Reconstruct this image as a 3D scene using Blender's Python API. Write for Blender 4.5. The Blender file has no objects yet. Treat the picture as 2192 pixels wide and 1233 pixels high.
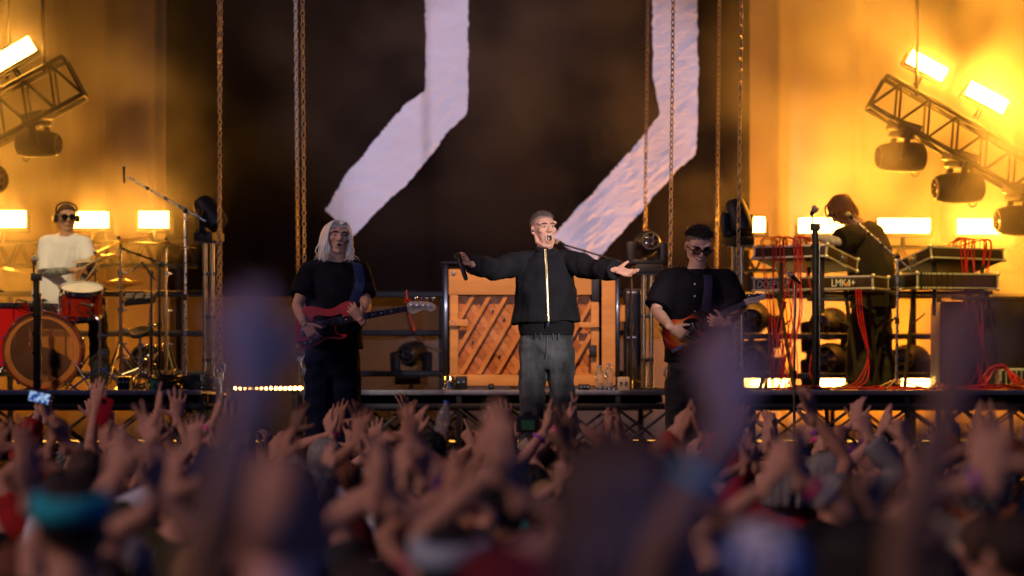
import bpy, bmesh, math, random
import numpy as np
from mathutils import Vector, Matrix, Euler, Quaternion, noise as mnoise

R = math.radians
rnd = random.Random(7)
scene = bpy.context.scene
COL = scene.collection

# ------------------------------------------------------------------ camera
F = 7400.0                                   # focal length in photograph pixels (2192 wide)
HZ, CH = 900.0, 1.9                          # horizon row, camera height
cam_d = bpy.data.cameras.new('camera'); cam = bpy.data.objects.new('camera', cam_d); COL.objects.link(cam)
cam.location = (0, 0, CH); cam.rotation_euler = (R(90), 0, 0)
cam_d.sensor_width = 36; cam_d.lens = 36 * F / 2192
cam_d.shift_y = (HZ - 616.5) / 2192
cam_d.clip_start = .1; cam_d.clip_end = 3000
cam_d.dof.use_dof = True; cam_d.dof.focus_distance = 24.0; cam_d.dof.aperture_fstop = 1.7
scene.camera = cam

# ------------------------------------------------------------------ sky, sun, exposure
world = bpy.data.worlds.new('World'); scene.world = world; world.use_nodes = True
wn = world.node_tree; wn.nodes.clear()
wo = wn.nodes.new('ShaderNodeOutputWorld'); wb = wn.nodes.new('ShaderNodeBackground'); ws = wn.nodes.new('ShaderNodeTexSky')
ws.sky_type = 'NISHITA'; ws.sun_disc = False; ws.sun_elevation = R(1.2); ws.sun_rotation = R(238)
ws.ozone_density = 8.0; ws.air_density = 1.0; ws.dust_density = .6
wb.inputs[1].default_value = 0.14
wn.links.new(ws.outputs[0], wb.inputs[0]); wn.links.new(wb.outputs[0], wo.inputs[0])
sun_d = bpy.data.lights.new('sun', 'SUN'); sun = bpy.data.objects.new('sun', sun_d); COL.objects.link(sun)
sun_d.energy = 1.0; sun_d.angle = R(14); sun_d.color = (1.0, .60, .46)
sun.rotation_euler = (R(58), 0, R(-58)); sun.location = (-8, -10, 14)
scene.view_settings.view_transform = 'Standard'; scene.view_settings.look = 'None'
scene.view_settings.exposure = 0; scene.view_settings.gamma = 1
scene.view_settings.use_curve_mapping = False
scene.render.engine = 'CYCLES'
cy = scene.cycles
cy.max_bounces = 4; cy.diffuse_bounces = 2; cy.glossy_bounces = 2; cy.transmission_bounces = 4; cy.volume_bounces = 0
cy.transparent_max_bounces = 8; cy.caustics_reflective = False; cy.caustics_refractive = False
cy.sample_clamp_indirect = 4; cy.sample_clamp_direct = 0
cy.use_denoising = True
cy.volume_max_steps = 96; cy.volume_step_rate = 4.5
cy.use_light_tree = True

def W(px, py, d):                            # photograph pixel at a distance -> point in the place
    return Vector(((px - 1096) * d / F, d, CH - (py - HZ) * d / F))
def S(px, d): return px * d / F

# ------------------------------------------------------------------ materials
MATS = {}
def mat(name, col, rough=.6, metal=0., var=.12, scale=12., bump=0., bscale=None, emit=None, estr=0., coat=0.,
        trans=0., alpha=1., sheen=0., stretch=None, spec=.5, ior=1.45):
    if name in MATS: return MATS[name]
    m = bpy.data.materials.new(name); m.use_nodes = True; MATS[name] = m
    nt = m.node_tree; b = nt.nodes['Principled BSDF']
    b.inputs['Roughness'].default_value = rough; b.inputs['Metallic'].default_value = metal
    b.inputs['Coat Weight'].default_value = coat; b.inputs['Transmission Weight'].default_value = trans
    b.inputs['Alpha'].default_value = alpha; b.inputs['Sheen Weight'].default_value = sheen
    b.inputs['Specular IOR Level'].default_value = spec; b.inputs['IOR'].default_value = ior
    b.inputs['Coat Roughness'].default_value = .08
    tc = nt.nodes.new('ShaderNodeTexCoord')
    src = tc.outputs['Object']
    if stretch:
        mp = nt.nodes.new('ShaderNodeMapping'); mp.inputs['Scale'].default_value = stretch
        nt.links.new(src, mp.inputs['Vector']); src = mp.outputs['Vector']
    if var > 0:
        n = nt.nodes.new('ShaderNodeTexNoise'); n.inputs['Scale'].default_value = scale; n.inputs['Detail'].default_value = 5
        nt.links.new(src, n.inputs['Vector'])
        cr = nt.nodes.new('ShaderNodeValToRGB')
        cr.color_ramp.elements[0].position = .3; cr.color_ramp.elements[1].position = .7
        cr.color_ramp.elements[0].color = (*[c * (1 - var) for c in col], 1)
        cr.color_ramp.elements[1].color = (*[min(1, c * (1 + var)) for c in col], 1)
        nt.links.new(n.outputs['Fac'], cr.inputs['Fac']); nt.links.new(cr.outputs['Color'], b.inputs['Base Color'])
        rm = nt.nodes.new('ShaderNodeMapRange'); rm.inputs['To Min'].default_value = max(.02, rough - .08); rm.inputs['To Max'].default_value = min(1, rough + .08)
        nt.links.new(n.outputs['Fac'], rm.inputs['Value']); nt.links.new(rm.outputs['Result'], b.inputs['Roughness'])
    else:
        b.inputs['Base Color'].default_value = (*col, 1)
    if bump > 0:
        n2 = nt.nodes.new('ShaderNodeTexNoise'); n2.inputs['Scale'].default_value = bscale or scale * 4; n2.inputs['Detail'].default_value = 6
        nt.links.new(src, n2.inputs['Vector'])
        bp = nt.nodes.new('ShaderNodeBump'); bp.inputs['Strength'].default_value = bump; bp.inputs['Distance'].default_value = .02
        nt.links.new(n2.outputs['Fac'], bp.inputs['Height']); nt.links.new(bp.outputs['Normal'], b.inputs['Normal'])
    if emit:
        b.inputs['Emission Color'].default_value = (*emit, 1); b.inputs['Emission Strength'].default_value = estr
    return m
def skin(name, col):
    if name in MATS: return MATS[name]
    m = mat(name, col, .62, var=.10, scale=22, bump=.10, bscale=160, spec=.28)
    return m
def cloth(name, col, bump=.5, bscale=14, rough=.85, sheen=.25, var=.14):
    return mat(name, col, rough, var=var, scale=9, bump=bump, bscale=bscale, sheen=0, spec=.15)

BLACKM = mat('black_powder_coat', (.012, .012, .014), .45, 0, .2, 20)
BLACKP = mat('black_plastic', (.015, .015, .017), .38, 0, .2, 30)
STEEL = mat('brushed_steel', (.55, .55, .56), .28, 1, .15, 30)
CHROME = mat('chrome', (.8, .8, .82), .12, 1, .05, 30)
ALU = mat('aluminium', (.62, .62, .64), .35, 1, .12, 25)
GALV = mat('dull_grey_steel', (.30, .29, .28), .45, .85, .2, 30)
BRASS = mat('cymbal_bronze', (.78, .55, .22), .28, 1, .12, 40)

# ------------------------------------------------------------------ mesh building
def frame(d, up=None):
    d = Vector(d).normalized()
    u = Vector(up) if up is not None else (Vector((0, 0, 1)) if abs(d.z) < .95 else Vector((1, 0, 0)))
    x = d.cross(u)
    if x.length < 1e-6: x = d.cross(Vector((1, .1, 0)))
    x.normalize(); y = x.cross(d).normalized()
    return x, y
class MB:
    def __init__(s): s.v = []; s.f = []; s.m = []
    def add(s, vs, fs, mi=0):
        o = len(s.v); s.v.extend([tuple(v) for v in vs]); s.f.extend([tuple(i + o for i in f) for f in fs]); s.m.extend([mi] * len(fs)); return s
    def box(s, c, size, rot=None, mi=0, bev=0.):
        c = Vector(c); h = Vector(size) / 2; M = rot if rot is not None else Matrix.Identity(3)
        if isinstance(M, Euler): M = M.to_matrix()
        if bev <= 0:
            vs = [c + M @ Vector((x * h.x, y * h.y, z * h.z)) for x in (-1, 1) for y in (-1, 1) for z in (-1, 1)]
            return s.add(vs, [(0, 1, 3, 2), (4, 6, 7, 5), (0, 4, 5, 1), (2, 3, 7, 6), (0, 2, 6, 4), (1, 5, 7, 3)], mi)
        bm = bmesh.new(); bmesh.ops.create_cube(bm, size=1)
        for v in bm.verts: v.co = Vector((v.co.x * size[0], v.co.y * size[1], v.co.z * size[2]))
        bmesh.ops.bevel(bm, geom=bm.edges[:], offset=min(bev, min(size) * .45), segments=2, affect='EDGES', profile=.6)
        bm.verts.index_update()
        vs = [c + M @ v.co for v in bm.verts]; fs = [[v.index for v in f.verts] for f in bm.faces]; bm.free()
        return s.add(vs, fs, mi)
    def tube(s, pts, rad, seg=8, caps=True, mi=0, round_=False, ell=None, up=None):
        """swept tube; rad scalar or list; ell=(sx,sy) list of per-ring scale; round_ gives hemispherical ends"""
        pts = [Vector(p) for p in pts]; n = len(pts)
        if not hasattr(rad, '__len__'): rad = [rad] * n
        rad = list(rad)
        if ell is None: ell = [(1, 1)] * n
        elif not hasattr(ell[0], '__len__'): ell = [ell] * n
        ell = list(ell)
        if round_:
            def cap(p, d, r, e):
                return [(p + d * (r * math.sin(a)), max(r * math.cos(a), r * .08), e) for a in (R(30), R(60), R(86))]
            d0 = (pts[0] - pts[1]).normalized(); d1 = (pts[-1] - pts[-2]).normalized()
            c0 = cap(pts[0], d0, rad[0] * min(ell[0]), ell[0]); c1 = cap(pts[-1], d1, rad[-1] * min(ell[-1]), ell[-1])
            k0 = max(1e-6, min(ell[0])); k1 = max(1e-6, min(ell[-1]))
            pts = [c[0] for c in reversed(c0)] + pts + [c[0] for c in c1]
            rad = [c[1] / k0 for c in reversed(c0)] + rad + [c[1] / k1 for c in c1]
            ell = [c[2] for c in reversed(c0)] + ell + [c[2] for c in c1]; n = len(pts)
        vs = []; fx = None
        for i, p in enumerate(pts):
            d = (pts[min(i + 1, n - 1)] - pts[max(i - 1, 0)])
            if d.length < 1e-9: d = Vector((0, 0, 1))
            d.normalize()
            if fx is None: x, y = frame(d, up)
            else:
                x = fx - d * fx.dot(d)
                if x.length < 1e-6: x, y = frame(d, up)
                x.normalize(); y = d.cross(x) * -1; y = x.cross(d)
            fx = x
            for k in range(seg):
                a = 2 * math.pi * k / seg
                vs.append(p + x * (rad[i] * ell[i][0] * math.cos(a)) + y * (rad[i] * ell[i][1] * math.sin(a)))
        fs = []
        for i in range(n - 1):
            for k in range(seg):
                k2 = (k + 1) % seg
                fs.append((i * seg + k, i * seg + k2, (i + 1) * seg + k2, (i + 1) * seg + k))
        if caps:
            fs.append(tuple(reversed(range(seg)))); fs.append(tuple(range((n - 1) * seg, n * seg)))
        # make outward
        return s.add(vs, fs, mi)
    def cyl(s, a, b, r, r2=None, seg=12, mi=0): return s.tube([a, b], [r, r if r2 is None else r2], seg, True, mi)
    def ball(s, c, rad, seg=14, rings=9, rot=None, mi=0):
        c = Vector(c); rad = (rad,) * 3 if not hasattr(rad, '__len__') else rad
        M = rot if rot is not None else Matrix.Identity(3)
        vs = [c + M @ Vector((0, 0, rad[2]))]; fs = []
        for i in range(1, rings):
            t = math.pi * i / rings
            for k in range(seg):
                a = 2 * math.pi * k / seg
                vs.append(c + M @ Vector((rad[0] * math.sin(t) * math.cos(a), rad[1] * math.sin(t) * math.sin(a), rad[2] * math.cos(t))))
        vs.append(c + M @ Vector((0, 0, -rad[2])))
        for k in range(seg): fs.append((0, 1 + k, 1 + (k + 1) % seg))
        for i in range(rings - 2):
            for k in range(seg):
                a, b = 1 + i * seg, 1 + (i + 1) * seg; k2 = (k + 1) % seg
                fs.append((a + k, b + k, b + k2, a + k2))
        l = len(vs) - 1; a = 1 + (rings - 2) * seg
        for k in range(seg): fs.append((l, a + (k + 1) % seg, a + k))
        return s.add(vs, fs, mi)
    def lathe(s, prof, c=(0, 0, 0), axis=(0, 0, 1), seg=24, mi=0, close=False):
        """prof: list of (radius, height) along axis"""
        c = Vector(c); ax = Vector(axis).normalized(); x, y = frame(ax)
        vs = []; n = len(prof)
        for r, h in prof:
            for k in range(seg):
                a = 2 * math.pi * k / seg
                vs.append(c + ax * h + x * (max(r, 1e-4) * math.cos(a)) + y * (max(r, 1e-4) * math.sin(a)))
        fs = []
        m = n if close else n - 1
        for i in range(m):
            j = (i + 1) % n
            for k in range(seg):
                k2 = (k + 1) % seg
                fs.append((i * seg + k, i * seg + k2, j * seg + k2, j * seg + k))
        if not close:
            fs.append(tuple(reversed(range(seg)))); fs.append(tuple(range((n - 1) * seg, n * seg)))
        return s.add(vs, fs, mi)
    def torus(s, c, rad, r, axis=(0, 0, 1), seg=24, sec=8, mi=0, sx=1., sy=1., up=None):
        c = Vector(c); x, y = frame(axis, up); ax = Vector(axis).normalized(); vs = []; fs = []
        for i in range(seg):
            a = 2 * math.pi * i / seg; d = x * (math.cos(a) * sx) + y * (math.sin(a) * sy)
            dn = d.normalized()
            for k in range(sec):
                b = 2 * math.pi * k / sec
                vs.append(c + d * rad + dn * (r * math.cos(b)) + ax * (r * math.sin(b)))
        for i in range(seg):
            i2 = (i + 1) % seg
            for k in range(sec):
                k2 = (k + 1) % sec
                fs.append((i * sec + k, i2 * sec + k, i2 * sec + k2, i * sec + k2))
        return s.add(vs, fs, mi)
    def prism(s, pts3, thick, normal, mi=0):
        """flat outline (world points) extruded by thick along normal"""
        n = Vector(normal).normalized() * thick; k = len(pts3)
        vs = [Vector(p) for p in pts3] + [Vector(p) + n for p in pts3]
        fs = [tuple(range(k)), tuple(reversed(range(k, 2 * k)))] + [(i, i + k, (i + 1) % k + k, (i + 1) % k) for i in range(k)]
        return s.add(vs, fs, mi)
    def merge(s, o, M=None, mi=None):
        vs = o.v if M is None else [M @ Vector(v) for v in o.v]
        k = len(s.v); s.v.extend([tuple(v) for v in vs]); s.f.extend([tuple(i + k for i in f) for f in o.f]); s.m.extend(o.m if mi is None else [mi] * len(o.f)); return s
    def mesh(s, name, mats, off=(0, 0, 0), sharp=38, recalc=True):
        me = bpy.data.meshes.new(name)
        off = Vector(off)
        me.from_pydata([Vector(v) - off for v in s.v], [], s.f)
        mats = mats if isinstance(mats, (list, tuple)) else [mats]
        for m in mats: me.materials.append(m)
        if len(mats) > 1: me.polygons.foreach_set('material_index', s.m)
        if recalc:
            bm = bmesh.new(); bm.from_mesh(me); bmesh.ops.recalc_face_normals(bm, faces=bm.faces); bm.to_mesh(me); bm.free()
        me.polygons.foreach_set('use_smooth', [True] * len(me.polygons))
        if sharp: me.set_sharp_from_angle(angle=R(sharp))
        me.update()
        return me
    def build(s, name, mats, parent=None, sharp=38, recalc=True, origin=None):
        off = root_loc(parent) if parent is not None else (Vector(origin) if origin is not None else Vector((0, 0, 0)))
        o = bpy.data.objects.new(name, s.mesh(name, mats, off, sharp, recalc)); COL.objects.link(o)
        if parent is not None: o.parent = parent
        else: o.location = off
        return o
def root_loc(o):
    l = Vector((0, 0, 0))
    while o is not None: l += o.location; o = o.parent
    return l
def tag(o, label, cat=None, group=None, kind=None):
    if label: o['label'] = label
    if cat: o['category'] = cat
    if group: o['group'] = group
    if kind: o['kind'] = kind
    return o
def thing(name, label, cat, loc=(0, 0, 0), group=None):
    o = bpy.data.objects.new(name, None); o.empty_display_size = .1; COL.objects.link(o); o.location = loc
    return tag(o, label, cat, group)
def structure(o, label=None):
    o['kind'] = 'structure'
    if label: o['label'] = label
    return o
def kids(o): return [c for c in bpy.data.objects if c.parent == o]
def copy_tree(o, loc=None, label=None, parent=None, rotz=None):
    c = o.copy(); COL.objects.link(c); c.parent = parent
    if loc is not None: c.location = loc
    if label: c['label'] = label
    if rotz is not None: c.rotation_euler[2] = rotz
    for k in kids(o): copy_tree(k, parent=c)
    return c
def grid_mesh(nu, nv, fn):
    b = MB(); vs = [fn(i / (nu - 1), j / (nv - 1)) for i in range(nu) for j in range(nv)]
    fs = [(i * nv + j, (i + 1) * nv + j, (i + 1) * nv + j + 1, i * nv + j + 1) for i in range(nu - 1) for j in range(nv - 1)]
    b.add(vs, fs); return b
def nz(x, y, z=0.): return mnoise.noise(Vector((x, y, z)))
def bez(pts, n=24):
    """Catmull-Rom through points"""
    P = [Vector(p) for p in pts]; P = [P[0] * 2 - P[1]] + P + [P[-1] * 2 - P[-2]]
    out = []; m = len(P) - 3
    for i in range(m):
        k = max(2, n // m)
        for j in range(k):
            t = j / k; a, b, c, d = P[i:i + 4]
            out.append(.5 * ((2 * b) + (c - a) * t + (2 * a - 5 * b + 4 * c - d) * t * t + (3 * b - a - 3 * c + d) * t ** 3))
    out.append(P[-2]); return out
# ================================================================== SETTING
FLOOR = 1.52                                  # stage floor
DECK = 2.14                                   # riser deck
AMBER = (1.0, .34, .022)
M_ground = mat('trodden_grass_field', (.035, .038, .018), .95, var=.5, scale=1.5, bump=.6, bscale=30)
b = MB(); b.add([(-900, -60, 0), (900, -60, 0), (900, 1500, 0), (-900, 1500, 0)], [(0, 1, 2, 3)])
structure(b.build('ground', M_ground), 'trodden dark field under the crowd')
M_floor = mat('black_stage_floor', (.02, .02, .022), .32, var=.35, scale=3, bump=.1, bscale=40)
b = MB(); b.box((0, 29.2, FLOOR - .09), (22, 14.4, .18)); structure(b.build('stage_floor', M_floor), 'glossy black stage floor')
M_skirt = mat('stage_skirt_cloth', (.015, .015, .016), .9, var=.3, scale=3, bump=.4, bscale=8)
def skirt(u, v): return Vector((-11 + 22 * u, 22.05 + .03 * math.sin(u * 400), .02 + (FLOOR - .22) * v))
b = grid_mesh(400, 2, skirt); structure(b.build('stage_front_skirt', M_skirt), 'black cloth skirt below the stage edge')
# roof and side wings of the stage, above and beside the picture
M_roof = mat('black_roof_tarpaulin', (.012, .012, .013), .8, var=.2, scale=2)
b = MB(); b.box((0, 29.0, 11.2), (22.4, 14.8, .2)); structure(b.build('stage_roof', M_roof), 'black stage roof high above')
for sx in (-1, 1):
    b = MB(); b.box((sx * 10.9, 29.4, 6.3), (.15, 13.6, 9.56)); structure(b.build('stage_side_wall', M_roof), 'black side wall of the stage')
b = MB(); b.box((0, 36.3, 6.3), (21.6, .12, 9.56)); structure(b.build('stage_rear_wall', M_roof), 'black rear wall of the stage')

# ---- back cloths
M_curt = mat('grey_tan_curtain', (.34, .25, .17), .9, var=.10, scale=1.4, bump=.25, bscale=60, sheen=.2, stretch=(1, 1, .25))
def curtain(px0, px1, d, z0, z1, seams, label, nu=160, m=None):
    x0, x1 = W(px0, 0, d).x, W(px1, 0, d).x
    sx = [W(p, 0, d).x for p in seams]
    def fn(u, v):
        x = x0 + (x1 - x0) * u; z = z0 + (z1 - z0) * v
        y = d + .05 * nz(x * 1.3, z * .08, 3) + .02 * nz(x * 4.0, z * .25, 9)
        for s in sx:
            t = (x - s) / .05
            y += -.10 * math.exp(-t * t) + .05 * math.exp(-((x - s - .10) / .09) ** 2)
        return Vector((x, y, z))
    b = grid_mesh(nu, 26, fn)
    return tag(b.build('curtain', m or M_curt, origin=((x0 + x1) / 2, d, z0)), label, 'curtain', 'tan cloths at the back of the stage')
curtain(-170, 362, 34.3, FLOOR, 10.4, [-20, 125, 228, 335], 'tan cloth hanging behind the drummer, left of the dark backdrop')
curtain(1585, 2420, 34.3, FLOOR, 10.4, [1668, 1835, 2010, 2190], 'tan cloth glowing amber behind the synthesizer player')
curtain(350, 1600, 34.45, FLOOR, 4.6, [520, 700, 890, 1090, 1300, 1480], 'tan cloth dimmed in colour low behind the rails, under the dark backdrop', 260, mat('dimmed_tan_cloth', (.13, .095, .07), .9, var=.15, scale=1.4, bump=.25, bscale=60))  # darker copy of the tan cloth; its dimness is put into the colour
# dark banner with two ragged white strips
M_dark = mat('dark_banner_cloth', (.009, .006, .005), .95, var=.3, scale=.8, bump=.3, bscale=40, spec=.05)
M_white = mat('white_banner_cloth', (.80, .76, .76), .9, var=.05, scale=3, bump=.45, bscale=20, sheen=.1, stretch=(1, 1, 2.2))
BD = 33.7
banner = thing('backdrop', 'dark hanging backdrop with two ragged white cloth strips', 'backdrop', W(975, 640, BD))
def fn(u, v):
    px = 355 + 1250 * u; py = -700 + 1335 * v; p = W(px, py, BD)
    e = .006 * nz(0, v * 30) * (1 if u in (0, 1) else 0)
    p.x += e; p.y += .05 * nz(p.x * 1.1, p.z * .12, 5) + .015 * nz(p.x * 3.7, p.z * .5, 2); return p
grid_mesh(120, 50, fn).build('dark_cloth', M_dark, banner)
def strip(L, Rr, n, m=20):
    """L, R: matching edge polylines in pixels"""
    def samp(P, t):
        seg = [math.dist(P[i], P[i + 1]) for i in range(len(P) - 1)]
        k = t * (len(P) - 1); i = min(int(k), len(P) - 2); f = k - i
        return (P[i][0] + (P[i + 1][0] - P[i][0]) * f, P[i][1] + (P[i + 1][1] - P[i][1]) * f)
    def fn(u, v):
        # crease folds run across the strip
        a, c = samp(L, u), samp(Rr, u)
        j = 3.0 * nz(u * 17 + 7, v * 3, 1) + 2.2 * nz(u * 61, v * 3, 5) + 4.0 * nz(u * 150, v * 3, 6) * (.3 + abs(nz(u * 12, v, 2)) * 1.6) * (1 if v < .01 or v > .99 else 0)
        px = a[0] + (c[0] - a[0]) * v + j; py = a[1] + (c[1] - a[1]) * v + (j * .6 if v < .01 or v > .99 else 0)
        p = W(px, py, BD)
        s = 1.5 + 2 * u
        k_ = .4 + .9 * u; p.y += -.06 + .010 * k_ * .35 * nz(p.x * 2.6 + p.z * 2.2, p.z * 7 - p.x * 7, 4) + 0.006 * k_ * (1 - 2.2 * abs(nz(p.x * 4 + p.z * 3, p.z * 15 - p.x * 13, 8)))
        p.y += .05 * nz(p.x * 1.1, p.z * .12, 5)
        return p
    b = grid_mesh(n, m, fn); return b.build('white_strip', M_white, banner)
strip([(904, -700), (908, -350), (909, 0), (913, 110), (910, 195), (868, 225), (800, 305), (735, 385), (697, 452)],
      [(1003, -700), (1003, -350), (1003, 0), (1002, 120), (1001, 243), (958, 285), (890, 375), (820, 442), (757, 506)], 330, 26)
strip([(1392, -700), (1394, -350), (1395, 0), (1398, 165), (1412, 245), (1362, 310), (1290, 390), (1225, 460), (1180, 508)],
      [(1490, -700), (1490, -350), (1492, 0), (1494, 160), (1490, 330), (1450, 365), (1395, 425), (1330, 500), (1268, 566)], 330, 26)

# ---- trusses
def truss(name, label, cat, p0, p1, up, w, h, n, rc, rb, m, group=None, faces=('front', 'back', 'bottom', 'top'), ends=True):
    p0, p1, up = Vector(p0), Vector(p1), Vector(up).normalized()
    ax = (p1 - p0).normalized(); up = (up - ax * up.dot(ax)).normalized(); dep = ax.cross(up).normalized()
    if dep.y < 0: dep = -dep
    t = thing(name, label, cat, p0, group)
    P = lambda s, a, c: p0 + (p1 - p0) * s + up * (h * a) + dep * (w * c)
    for a in (-.5, .5):
        for c in (-.5, .5):
            b = MB(); b.cyl(P(0, a, c), P(1, a, c), rc, seg=10); b.build('chord', m, t)
    def brace(A, B):
        b = MB(); b.cyl(A, B, rb, seg=6); b.build('brace', m, t)
    for i in range(n):
        s0, s1, sm = i / n, (i + 1) / n, (i + .5) / n
        for c, nm in ((-.5, 'front'), (.5, 'back')):
            if nm in faces: brace(P(s0, -.5, c), P(sm, .5, c)); brace(P(sm, .5, c), P(s1, -.5, c))
        for a, nm in ((.5, 'top'), (-.5, 'bottom')):
            if nm in faces: brace(P(s0, a, -.5), P(s1, a, .5))
    if ends:
        for s in (0, 1):
            for c in (-.5, .5): brace(P(s, -.5, c), P(s, .5, c))
            for a in (-.5, .5): brace(P(s, a, -.5), P(s, a, .5))
    return t

# ---- three flown risers: deck, edge profile, lattice underneath
M_deck = mat('riser_plywood_black', (.02, .019, .02), .5, var=.3, scale=6)
M_edge = mat('riser_edge_aluminium', (.30, .29, .30), .4, .9, .15, 20)
RD0, RD1 = 27.5, 31.0
def riser(px0, px1, label, feet):
    x0, x1 = W(px0, 0, RD0).x, W(px1, 0, RD0).x
    t = thing('riser', label, 'riser', ((x0 + x1) / 2, RD0, FLOOR), 'flown risers')
    b = MB(); b.box(((x0 + x1) / 2, (RD0 + RD1) / 2, DECK - .012), (x1 - x0 - .012, RD1 - RD0 - .012, .024)); b.build('deck', M_deck, t)
    for y in (RD0, RD1):
        b = MB(); b.box(((x0 + x1) / 2, y, DECK - .018), (x1 - x0, .05, .042), bev=.006); b.build('edge_profile', M_edge, t)
        b = MB(); b.box(((x0 + x1) / 2, y, DECK - .128), (x1 - x0, .05, .05), bev=.02); b.build('top_chord', BLACKM, t)
        b = MB(); b.box(((x0 + x1) / 2, y, DECK - .50), (x1 - x0, .05, .045), bev=.02); b.build('bottom_chord', BLACKM, t)
        zt, zb = DECK - .15, DECK - .48
        n = max(3, round((x1 - x0) / .42))
        for i in range(n):
            xa, xb = x0 + (x1 - x0) * i / n, x0 + (x1 - x0) * (i + 1) / n
            for A, B, dy in ((Vector((xa, y, zt)), Vector((xb, y, zb)), -.012), (Vector((xa, y, zb)), Vector((xb, y, zt)), .012)):
                d = Vector((0, dy, 0)); b = MB(); b.cyl(A + d, B + d, .013, seg=6); b.build('brace', BLACKM, t)
        for i in range(0, n + 1, 3):
            xa = x0 + (x1 - x0) * i / n
            b = MB(); b.box((xa, y + .001, (DECK - .04 + zb) / 2), (.04, .03, DECK - .05 - zb)); b.build('upright', BLACKM, t)
    for i in range(1, 4):
        y = RD0 + (RD1 - RD0) * i / 4
        b = MB(); b.box(((x0 + x1) / 2, y, DECK - .06), (x1 - x0 - .06, .05, .07)); b.build('joist', BLACKM, t)
    for fx in feet:
        x = W(fx, 0, RD0).x
        for y in (RD0 + .1, RD1 - .1):
            for k in (-.035, .035):
                b = MB(); b.cyl((x + k, y, FLOOR + .002), (x + k, y, DECK - .525), .018, seg=10); b.build('leg', GALV, t)
            b = MB(); b.box((x, y, FLOOR + .012), (.22, .2, .02)); b.build('foot_plate', GALV, t)
    return t
riser(-260, 432, 'drum riser with black lattice underneath, at the left', [-200, 60, 418])
riser(642, 1436, 'middle riser carrying the upright piano', [652, 1040, 1424])
riser(1582, 2420, 'riser carrying the synthesizers, at the right', [1594, 1990, 2380])

# ---- rails behind the risers
def rail_frame(d, px0, px1, rows, posts, label):
    t = thing('rail', label, 'rail', W((px0 + px1) / 2, 0, d).xy.to_3d() + Vector((0, 0, FLOOR)), 'black rails behind the risers')
    for py in rows:
        b = MB(); b.box((W(px0, py, d) + W(px1, py, d)) / 2, (S(px1 - px0, d), .045, .055), bev=.015); b.build('bar', BLACKM, t)
    for p in posts:
        a = W(p, rows[0] - 6, d); a.y += .055
        b = MB(); b.box((a.x, a.y, (a.z + FLOOR) / 2), (.05, .05, a.z - FLOOR), bev=.01); b.build('post', BLACKM, t)
rail_frame(31.4, -200, 446, (629, 714, 800), (-180, 20, 440), 'three black rails behind the drum kit')
rail_frame(31.4, 700, 1380, (631, 713, 800), (706, 945, 1372), 'three black rails behind the piano')
rail_frame(31.4, 1560, 2300, (633, 720, 805), (1578, 1905, 2012, 2290), 'three black rails behind the synthesizer stands')

# ================================================================== LIT LAMPS
M_led = mat('amber_led_face', (.8, .6, .3), .4, var=0, emit=(1.0, .50, .08), estr=60)
M_led2 = mat('amber_led_bar_face', (.8, .6, .3), .4, var=0, emit=(1.0, .55, .12), estr=30)
def area(name, loc, rot, sx, sy, power, col=AMBER, parent=None, spread=180):
    l = bpy.data.lights.new(name, 'AREA'); l.shape = 'RECTANGLE'; l.size = sx; l.size_y = sy; l.energy = power; l.color = col; l.spread = R(spread)
    o = bpy.data.objects.new(name, l); COL.objects.link(o); o.location = Vector(loc) - (root_loc(parent) if parent else Vector()); o.rotation_euler = rot
    if parent: o.parent = parent
    return o
def strobe(corners, d, label, hang=None, power=6, tiltdown=0.):
    """LED panel lamp; corners: tl, tr, br, bl pixels"""
    P = [W(x, y, d) for x, y in corners]; c = sum(P, Vector()) / 4
    ex = (P[1] - P[0] + P[2] - P[3]) / 2; ez = (P[0] - P[3] + P[1] - P[2]) / 2
    w, h = ex.length, ez.length; ex.normalize(); ez = (ez - ex * ez.dot(ex)).normalized(); ey = ez.cross(ex)   # ey points away
    M = Matrix((ex, ey, ez)).transposed()
    t = thing('strobe_lamp', label, 'lamp', c - ez * (h / 2 + .08), 'lit amber LED panels')
    b = MB(); b.box(c + ey * .075, (w + .03, .14, h + .03), M, bev=.012); b.build('housing', BLACKM, t)
    b = MB(); b.box(c - ey * .002, (w, .008, h), M); b.build('led_face', M_led, t)
    b = MB()
    for s in (-1, 1): b.box(c + ex * (s * (w / 2 + .03)) + ey * .075 - ez * (h * .3), (.01, .05, h * .9), M)
    b.box(c - ez * (h * .78) + ey * .075, (w + .07, .05, .012), M); b.build('yoke', BLACKM, t)
    b = MB(); b.cyl(c - ez * (h * .78) + ey * .075, c - ez * (h * .78 + .1) + ey * .075, .025); b.build('clamp', BLACKM, t)
    if power:
        rot = Matrix((ex, ez, -ey * -1)).transposed()
        q = Matrix((ex, ez, -(-ey) * 1)).transposed()
        o = area('lamp_light', c - ey * .03, (0, 0, 0), w, h, power, parent=t)
        # area lamps shine along local -Z: local Z must equal +ey
        o.rotation_euler = Matrix((ex, -ez * -1, ey * 1)).transposed().to_euler() if ex.cross(ez).dot(ey) > 0 else Matrix((ex, -ez, ey)).transposed().to_euler()
    return t
def rect(x0, y0, x1, y1): return [(x0, y0), (x1, y0), (x1, y1), (x0, y1)]
LABS = [((-45, 452, 55, 486), 'lit panel lamp at the left picture edge, behind the drummer'),
        ((158, 454, 232, 487), 'lit panel lamp just right of the drummer\'s head'),
        ((298, 453, 360, 487), 'lit panel lamp in front of the left curtain edge'),
        ((1572, 465, 1637, 496), 'lit panel lamp half hidden by the dark moving head'),
        ((1710, 467, 1806, 498), 'lit panel lamp behind the synthesizer player\'s face'),
        ((1880, 468, 1990, 498), 'lit panel lamp right behind the synthesizer player\'s back'),
        ((2050, 469, 2145, 500), 'lit panel lamp partly hidden by the lowest hanging lamp')]
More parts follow.
